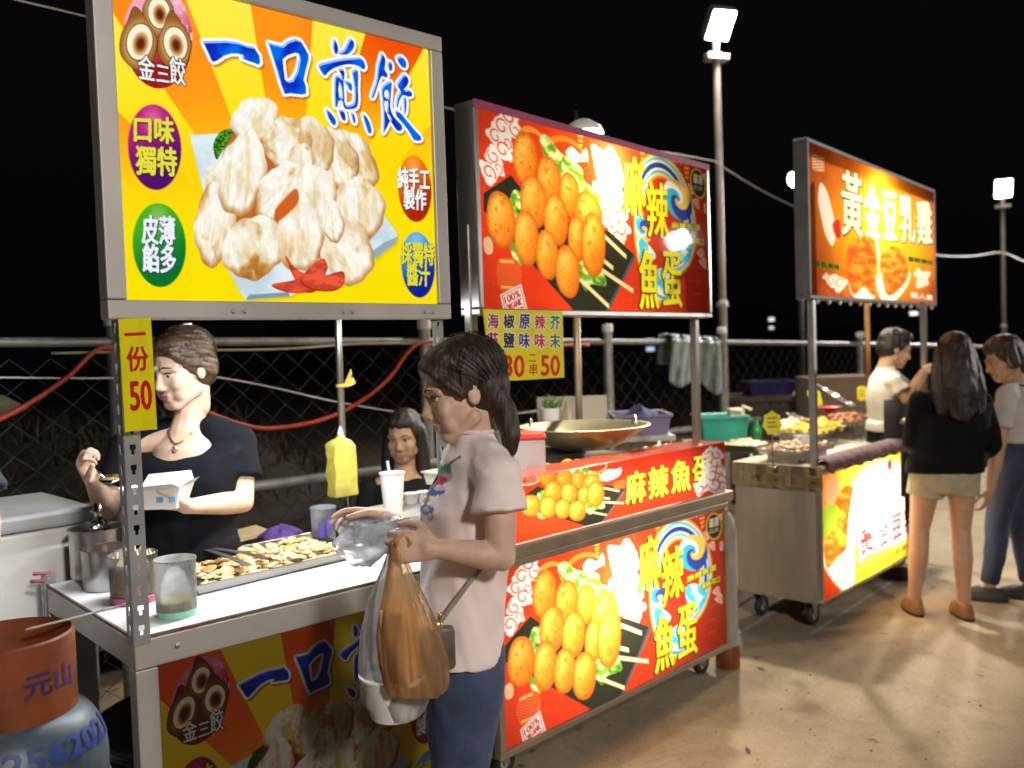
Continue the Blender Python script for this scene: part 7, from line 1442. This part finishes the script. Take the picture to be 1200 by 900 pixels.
# ---------------------------------------------------------------- simpler figures
def figure(D, F, head, hdir, k, label, top, top_m, sl, hem, pants_m, arms, hipx, feet, hair, sk=skin_b, pant_end=.08, vox=.009, shoe_m=None, nkpx=None, shw=.185, bulk=1.0, pelvis_z=.86, wr=.003, hair_m_=None, curls=None):
    """standing figure: head = px of the head centre; arms = [(shoulder, elbow, wrist) as px and depth]; feet world points"""
    F, S, _ = basis(F); hF, hS, hU = basis(hdir); hc = P(*head, D); root = person('p', V(*(sum(feet)/2)[:2], 0), label); body = MB(); add_head(body, hc, hF, hS, hU, k)
    nk = P(*nkpx, D) if nkpx else hc-UP*.19*k-F*.01; pe = V(*P(hipx, 560, D)[:2], pelvis_z); ch = nk*.62+pe*.38; ch[2] = nk[2]-.2; wa = ch*.45+pe*.55
    body.cap(hc-hU*.06-hF*.025, .05*k, nk, .055).cap(nk, .056, ch, .09*bulk).chain([(ch, .10*bulk), (wa, .095*bulk), (pe, .11*bulk)], 16)
    for (s_, e_, w_), d_, n_, th in arms:
        s_, e_, w_ = P(*s_), P(*e_), P(*w_); body.cap(nk-UP*.03, .05, s_, .046); add_arm(body, s_, e_, w_, 1.02); add_hand(body, w_, d_, n_, th, 1.0, curls or (.5, .6, .7, .7), .4)
    hips = (pe+S*.088, pe-S*.088); kns = []
    for hp, ft in zip(hips, feet):
        an = V(ft[0], ft[1], .085); kn = V(*((hp+an)/2)[:2], .47)+F*.025; kns.append((hp, kn, an)); add_leg(body, hp, kn, an, F)
    b = body.skin('body', sk, root, vox*.72, 3); face_bits(b, hc, hF, hS, hU, k, .5)
    sh = MB(); w = lambda p, a, b_: (p, S*a*bulk, F*b_*bulk)
    torso(sh, [w(nk+UP*.005, .058, .055), w(nk-UP*.03, .130, .072), w(nk-UP*.065, shw-.005, .095), w(ch+UP*.06, shw, .115), w(ch, shw*.97, .122), w(wa, shw*.90, .115), w(V(pe[0], pe[1], hem+.06), shw*.97, .125), w(V(pe[0], pe[1], hem), shw*1.0, .13)], 26)
    for (s_, e_, w_), *_ in arms:
        s_, e_, w_ = P(*s_), P(*e_), P(*w_); sh.cap(nk-UP*.04, .052, s_-UP*.002, .060)
        if sl <= 1: sh.hem([(s_, .055), (s_*(1-sl*.5)+e_*sl*.5, .058), (s_*(1-sl)+e_*sl, .066)], 18)
        else: t = sl-1; sh.hem([(s_, .060), (e_, .052), (e_*(1-t)+w_*t, .042)], 16)
    sh.skin(top, top_m, root, vox, 4, wr*1.8, 18, (1, 1, .5))
    pn = MB(); torso(pn, [w(V(pe[0], pe[1], pelvis_z+.12), .155, .105), w(pe, .172, .122), w(pe-UP*.07, .175, .125), w(pe-UP*.115, .13, .105)], 24)
    for hp, kn, an in kns:
        if pant_end > .5: e = hp*(1-.42)+kn*.42; pn.hem([(hp-UP*.02, .098), (e, .094)], 20)
        else: pn.hem([(hp-UP*.02, .098), (hp*.5+kn*.5, .083), (kn, .066), (kn*.6+an*.4-F*.01, .062), (an+UP*.02, .05)], 18)
    pn.skin('shorts' if pant_end > .5 else 'trousers', pants_m, root, vox, 4, .003, 20, (1, 1, 1.2))
    for hp, kn, an in kns:
        a = V(an[0], an[1], .0); MB().loft([(a+UP*.001-F*.0+F*.035, S*.046, F*.125), (a+UP*.022+F*.035, S*.050, F*.130), (a+UP*.055+F*.03, S*.044, F*.115), (a+UP*.085, S*.038, F*.062)], 20).skin('shoe', shoe_m or black_rubber, root, .006, 3); MB().loft([(a+UP*.0005+F*.035, S*.049, F*.130), (a+UP*.016+F*.035, S*.051, F*.133)], 22).build('sole', mat('dark shoe sole', (.03, .022, .016), .7), root, auto=40)
    hr = MB(); L = scalp(hr, hc, hF, hS, hU, k, .004); hair(hr, L, k); hr.skin('hair', hair_m_ or hair_m, root, .0055, 3, .0032, 130, (1, 1, .07)); (strands(root, L, k, 120, lambda r: (r.uniform(-.1, .1), -.12, r.uniform(-.40, -.30)), 9, hair_m) if hair is long_hair else None); rib(nk+UP*.008, S*.058*bulk, F*.055*bulk, .0055, top_m, root); return root, L, hc, F, S, nk, pe
# seated woman behind the counter
def seated():
    D = 4.15; F, S, _ = basis(-HF*.95+HR*.1); hc = P(473, 512, D); root = person('s', V(sc_[0], sc_[1], .585), 'woman in black sitting behind the dumpling cart by the fence'); hF, hS, hU = basis(-HF*.95-HR*.15-UP*.12); body = MB(); add_head(body, hc, hF, hS, hU, 1.0)
    nk = hc-UP*.18; pe = V(sc_[0], sc_[1], .66); ch = nk-UP*.18; ch[:2] = (nk[:2]+pe[:2])/2
    body.cap(hc-hU*.06, .05, nk, .052).chain([(nk, .06), (ch, .10), (pe, .12)], 16); kn = [pe+F*.40+S*s*.12-UP*.12 for s in (1, -1)]; an = [V(*(q+F*.03)[:2], .09) for q in kn]
    sh = [nk-UP*.06+S*s*.165 for s in (1, -1)]; el = [p-UP*.25+S*s*.03+F*.05 for p, s in zip(sh, (1, -1))]; wr_ = [p+F*.22-S*s*.08-UP*.03 for p, s in zip(el, (1, -1))]
    for i, s in enumerate((1, -1)): body.cap(nk-UP*.03, .05, sh[i], .045); add_arm(body, sh[i], el[i], wr_[i]); add_hand(body, wr_[i], F*.8-S*s*.5-UP*.2, -UP, -S*s, .95); body.chain([(pe+S*s*.09, .09), (kn[i], .055), (an[i], .036)], 14); body.cap(an[i]-UP*.05, .032, an[i]-UP*.055+F*.13, .026)
    b = body.skin('body', skin_b, root, .007, 3); face_bits(b, hc, hF, hS, hU, 1, .4); c = MB(); torso(c, [(nk-UP*.01, S*.10, F*.06), (nk-UP*.05, S*.17, F*.09), (ch, S*.19, F*.12), (pe+UP*.02, S*.19, F*.14), (pe-UP*.04, S*.19, F*.15)], 24)
    for i in (0, 1): c.chain([(sh[i], .06), (el[i], .055), (el[i]*.3+wr_[i]*.7, .045)], 14)
    c.skin('sweatshirt', black_cloth, root, .009, 4, .004, 16); t = MB()
    for i, s in enumerate((1, -1)): t.chain([(pe+S*s*.09, .105), (kn[i], .07), (an[i]+UP*.03, .052)], 16)
    t.skin('trousers', black_cloth, root, .01, 4)
    for i in (0, 1): MB().cap(V(*an[i][:2], .04)-F*.04, .038, V(*an[i][:2], .036)+F*.13, .033).skin('shoe', black_rubber, root, .008, 2)
    h = MB(); L = scalp(h, hc, hF, hS, hU, 1.0, .003)
    for s in (1, -1): h.chain([(L(s*.07, -.02, .03), .035), (L(s*.082, -.02, -.06), .034), (L(s*.09, .0, -.16), .032), (L(s*.095, .03, -.24), .022)], 14)
    h.chain([(L(0, -.07, 0), .07), (L(0, -.08, -.15), .07)], 14); h.skin('hair', hair_m, root, .006, 3, .003, 130, (1, 1, .07))
seated()
# woman in the black jacket, seen from behind
fw = PZ(1072, 712, .03), PZ(1130, 717, .03)
D_w = float(np.dot((fw[0]+fw[1])/2-CAM, CF))
def long_hair(hr, L, k):
    hr.chain([(L(0, -.05, .03), .088), (L(0, -.07, -.10), .094), (L(0, -.08, -.20), .090), (L(0, -.085, -.30), .060)], 18)
    for s in (1, -1): hr.chain([(L(s*.055, -.02, .02), .05), (L(s*.08, -.03, -.10), .048), (L(s*.09, -.045, -.20), .045), (L(s*.09, -.06, -.29), .028)], 14)
Fw = nrm(HF*.86+HR*.10); S_w = nrm(np.cross(UP, Fw))
figure(D_w, Fw, (1118, 419), nrm(HF*.8+HR*.2-UP*.2), 1.05, 'woman in black jacket and pale shorts seen from behind at the chicken cart', 'jacket', mat('black jacket', (.004, .004, .005), .95, 0, .3, 20, .1, 160, spec=.15), 1.8, PZ(1105, 548, 0)[2]+.795, mat('khaki cotton', (.36, .33, .22), .85, 0, .12, 20, .1, 220),
       [(((1078, 470, D_w), (1068, 520, D_w+.05), (1072, 500, D_w+.30)), HF*.8+UP*.4, -UP, HR, ), (((1150, 472, D_w), (1163, 522, D_w), (1150, 545, D_w+.2)), HF*.9-UP*.2, -HR, UP)], 1107, (fw[0], fw[1]), long_hair, skin_b, .6, .008, mat('brown suede', (.22, .095, .035), .8, 0, .2, 30), shw=.20, bulk=1.04, pelvis_z=.80)
# person on the right in the grey T-shirt with backpack straps
f2a, f2b = PZ(1160, 698, .03), PZ(1206, 696, .03); D_m = float(np.dot((f2a+f2b)/2-CAM, CF))
def short_hair(hr, L, k):
    hr.ell(L(0, .0, .075), V(.085, 0, 0), V(0, .085, 0), V(0, 0, .055)); hr.chain([(L(-.05, .045, .085), .03), (L(.05, .045, .085), .03)])
def bob_hair(hr, L, k):
    hr.ell(L(0, -.02, .065), V(.098, 0, 0), V(0, .098, 0), V(0, 0, .075))
    for s in (1, -1): hr.chain([(L(s*.06, -.02, .05), .045), (L(s*.072, -.02, -.03), .035)], 12)
    hr.chain([(L(0, -.07, 0), .06), (L(0, -.065, -.07), .05)], 12)
Fm = nrm(-HR*.75+HF*.45)
r_ = figure(D_m, Fm, (1176, 421), nrm(-HR*.88+HF*.15-UP*.30), 1.05, 'person in pale grey T-shirt and jeans with dark backpack strap at the right edge', 't_shirt', mat('pale grey jersey', (.46, .42, .41), .85, 0, .08, 20, .12, 200), .62, .93, mat('dark worn denim', (.022, .035, .075), .9, 0, .5, 5, .25, 300, dark=(.010, .014, .03)),
       [(((1180, 463, D_m-.18), (1170, 525, D_m-.2), (1160, 572, D_m-.20)), -UP*.95-HR*.2, HF*.6-HR*.5, -HR), (((1205, 463, D_m+.16), (1200, 530, D_m+.2), (1178, 560, D_m+.2)), -UP*.9-HR*.3, -HF, -HR)], 1190, (f2a, f2b), bob_hair, skin_b, .08, .008, mat('black sneaker', (.02, .02, .022), .6, 0, .2), nkpx=(1192, 450), shw=.19, bulk=1.0, pelvis_z=.88)
root_m, Lm, hcm, Fm_, Sm, nkm, pem = r_
strapm = mat('black webbing', (.012, .012, .012), .7); bk = thing('backpack', nkm-Fm_*.22-UP*.35, 'dark backpack worn by the person in the pale grey T-shirt', 'backpack')
MB().box(nkm-Fm_*.27-UP*.45-Sm*.13, Fm_*.13, Sm*.26, UP*.38, .03).build('bag_body', strapm, bk, auto=50)
for s in (1, -1): MB().ring_loft([[p+Sm*a-Fm_*.0+UP*0+nrm(np.cross(Sm, q_))*b_ for a, b_ in ((-.02, 0), (.02, 0), (.02, .006), (-.02, .006))] for p, q_ in ((nkm-Fm_*.13-UP*.09+Sm*s*.09, UP), (nkm-Fm_*.07-UP*.0+Sm*s*.09, Fm_), (nkm+Fm_*.02+UP*.004+Sm*s*.09, Fm_), (nkm+Fm_*.09-UP*.05+Sm*s*.095, -UP), (nkm+Fm_*.125-UP*.16+Sm*s*.11, -UP), (nkm+Fm_*.10-UP*.30+Sm*s*.16, -UP))]).build('strap', strapm, bk)
# cook in the white shirt
D_c = 5.75; Fc = nrm(HR*.95-HF*.1); fc = V(*P(1043, 560, D_c)[:2], .03)
figure(D_c, Fc, (1049, 409), nrm(HR*.9-UP*.28-HF*.1), 1.0, 'cook in white T-shirt and dark apron working behind the chicken cart', 't_shirt', mat('white jersey', (.60, .57, .53), .85, 0, .08, 20, .12, 200), .62, .95, black_cloth,
       [(((1048, 448, D_c-.15), (1062, 468, D_c-.2), (1082, 436, D_c-.15)), HR*.8+UP*.3, -UP, UP*.2-HF, ), (((1046, 444, D_c+.16), (1066, 462, D_c+.2), (1086, 432, D_c+.15)), HR*.8+UP*.3, -UP, HF)], 1040, (fc+HF*.09, fc-HF*.09), short_hair, skin_b, .08, .008, nkpx=(1038, 432), shw=.18, bulk=.98, pelvis_z=.90)
ap = thing('apron', V(fc[0], fc[1], .8), 'dark apron tied round the waist of the cook in white', 'apron'); ac = V(*P(1040, 480, D_c)[:2], 0); Sa = np.cross(UP, Fc); am = MB(); rows = []
for z, g_ in ((1.16, .0), (1.05, .004), (.9, .012), (.7, .02), (.55, .024)): rows.append([ac+UP*z+Fc*(.150+g_)*math.cos(a)+Sa*(.200+g_)*math.sin(a) for a in np.linspace(-2.1, 2.1, 24)])
am.ring_loft(rows, cap=False, closed=False); ao = am.build('skirt', mat('navy apron', (.012, .013, .022), .8), ap, smooth=True); md = ao.modifiers.new('thickness', 'SOLIDIFY'); md.thickness = .004
# bystander cut by the left edge
D_l = 2.25; fl0 = V(*P(-85, 700, D_l)[:2], .03)
figure(D_l, nrm(HR*.9+HF*.35), (-78, 395), nrm(HR*.9+HF*.3-UP*.1), 1.0, 'person in dark T-shirt mostly cut off by the left edge of the photo', 't_shirt', mat('navy jersey', (.012, .016, .035), .8, 0, .2, 20, .12, 200), .95, .94, mat('light trousers', (.42, .40, .38), .8, 0, .1, 20),
       [(((-48, 520, D_l-.12), (-22, 585, D_l-.14), (-14, 668, D_l-.12)), -UP, -HR, HR), (((-92, 520, D_l+.2), (-72, 590, D_l+.22), (-52, 640, D_l+.25)), -UP*.8+HR*.3, -HF, HR)], -78, (fl0+HF*.1, fl0-HF*.1), short_hair, skin_a, .08, .009, nkpx=(-82, 480), shw=.18, pelvis_z=.90)
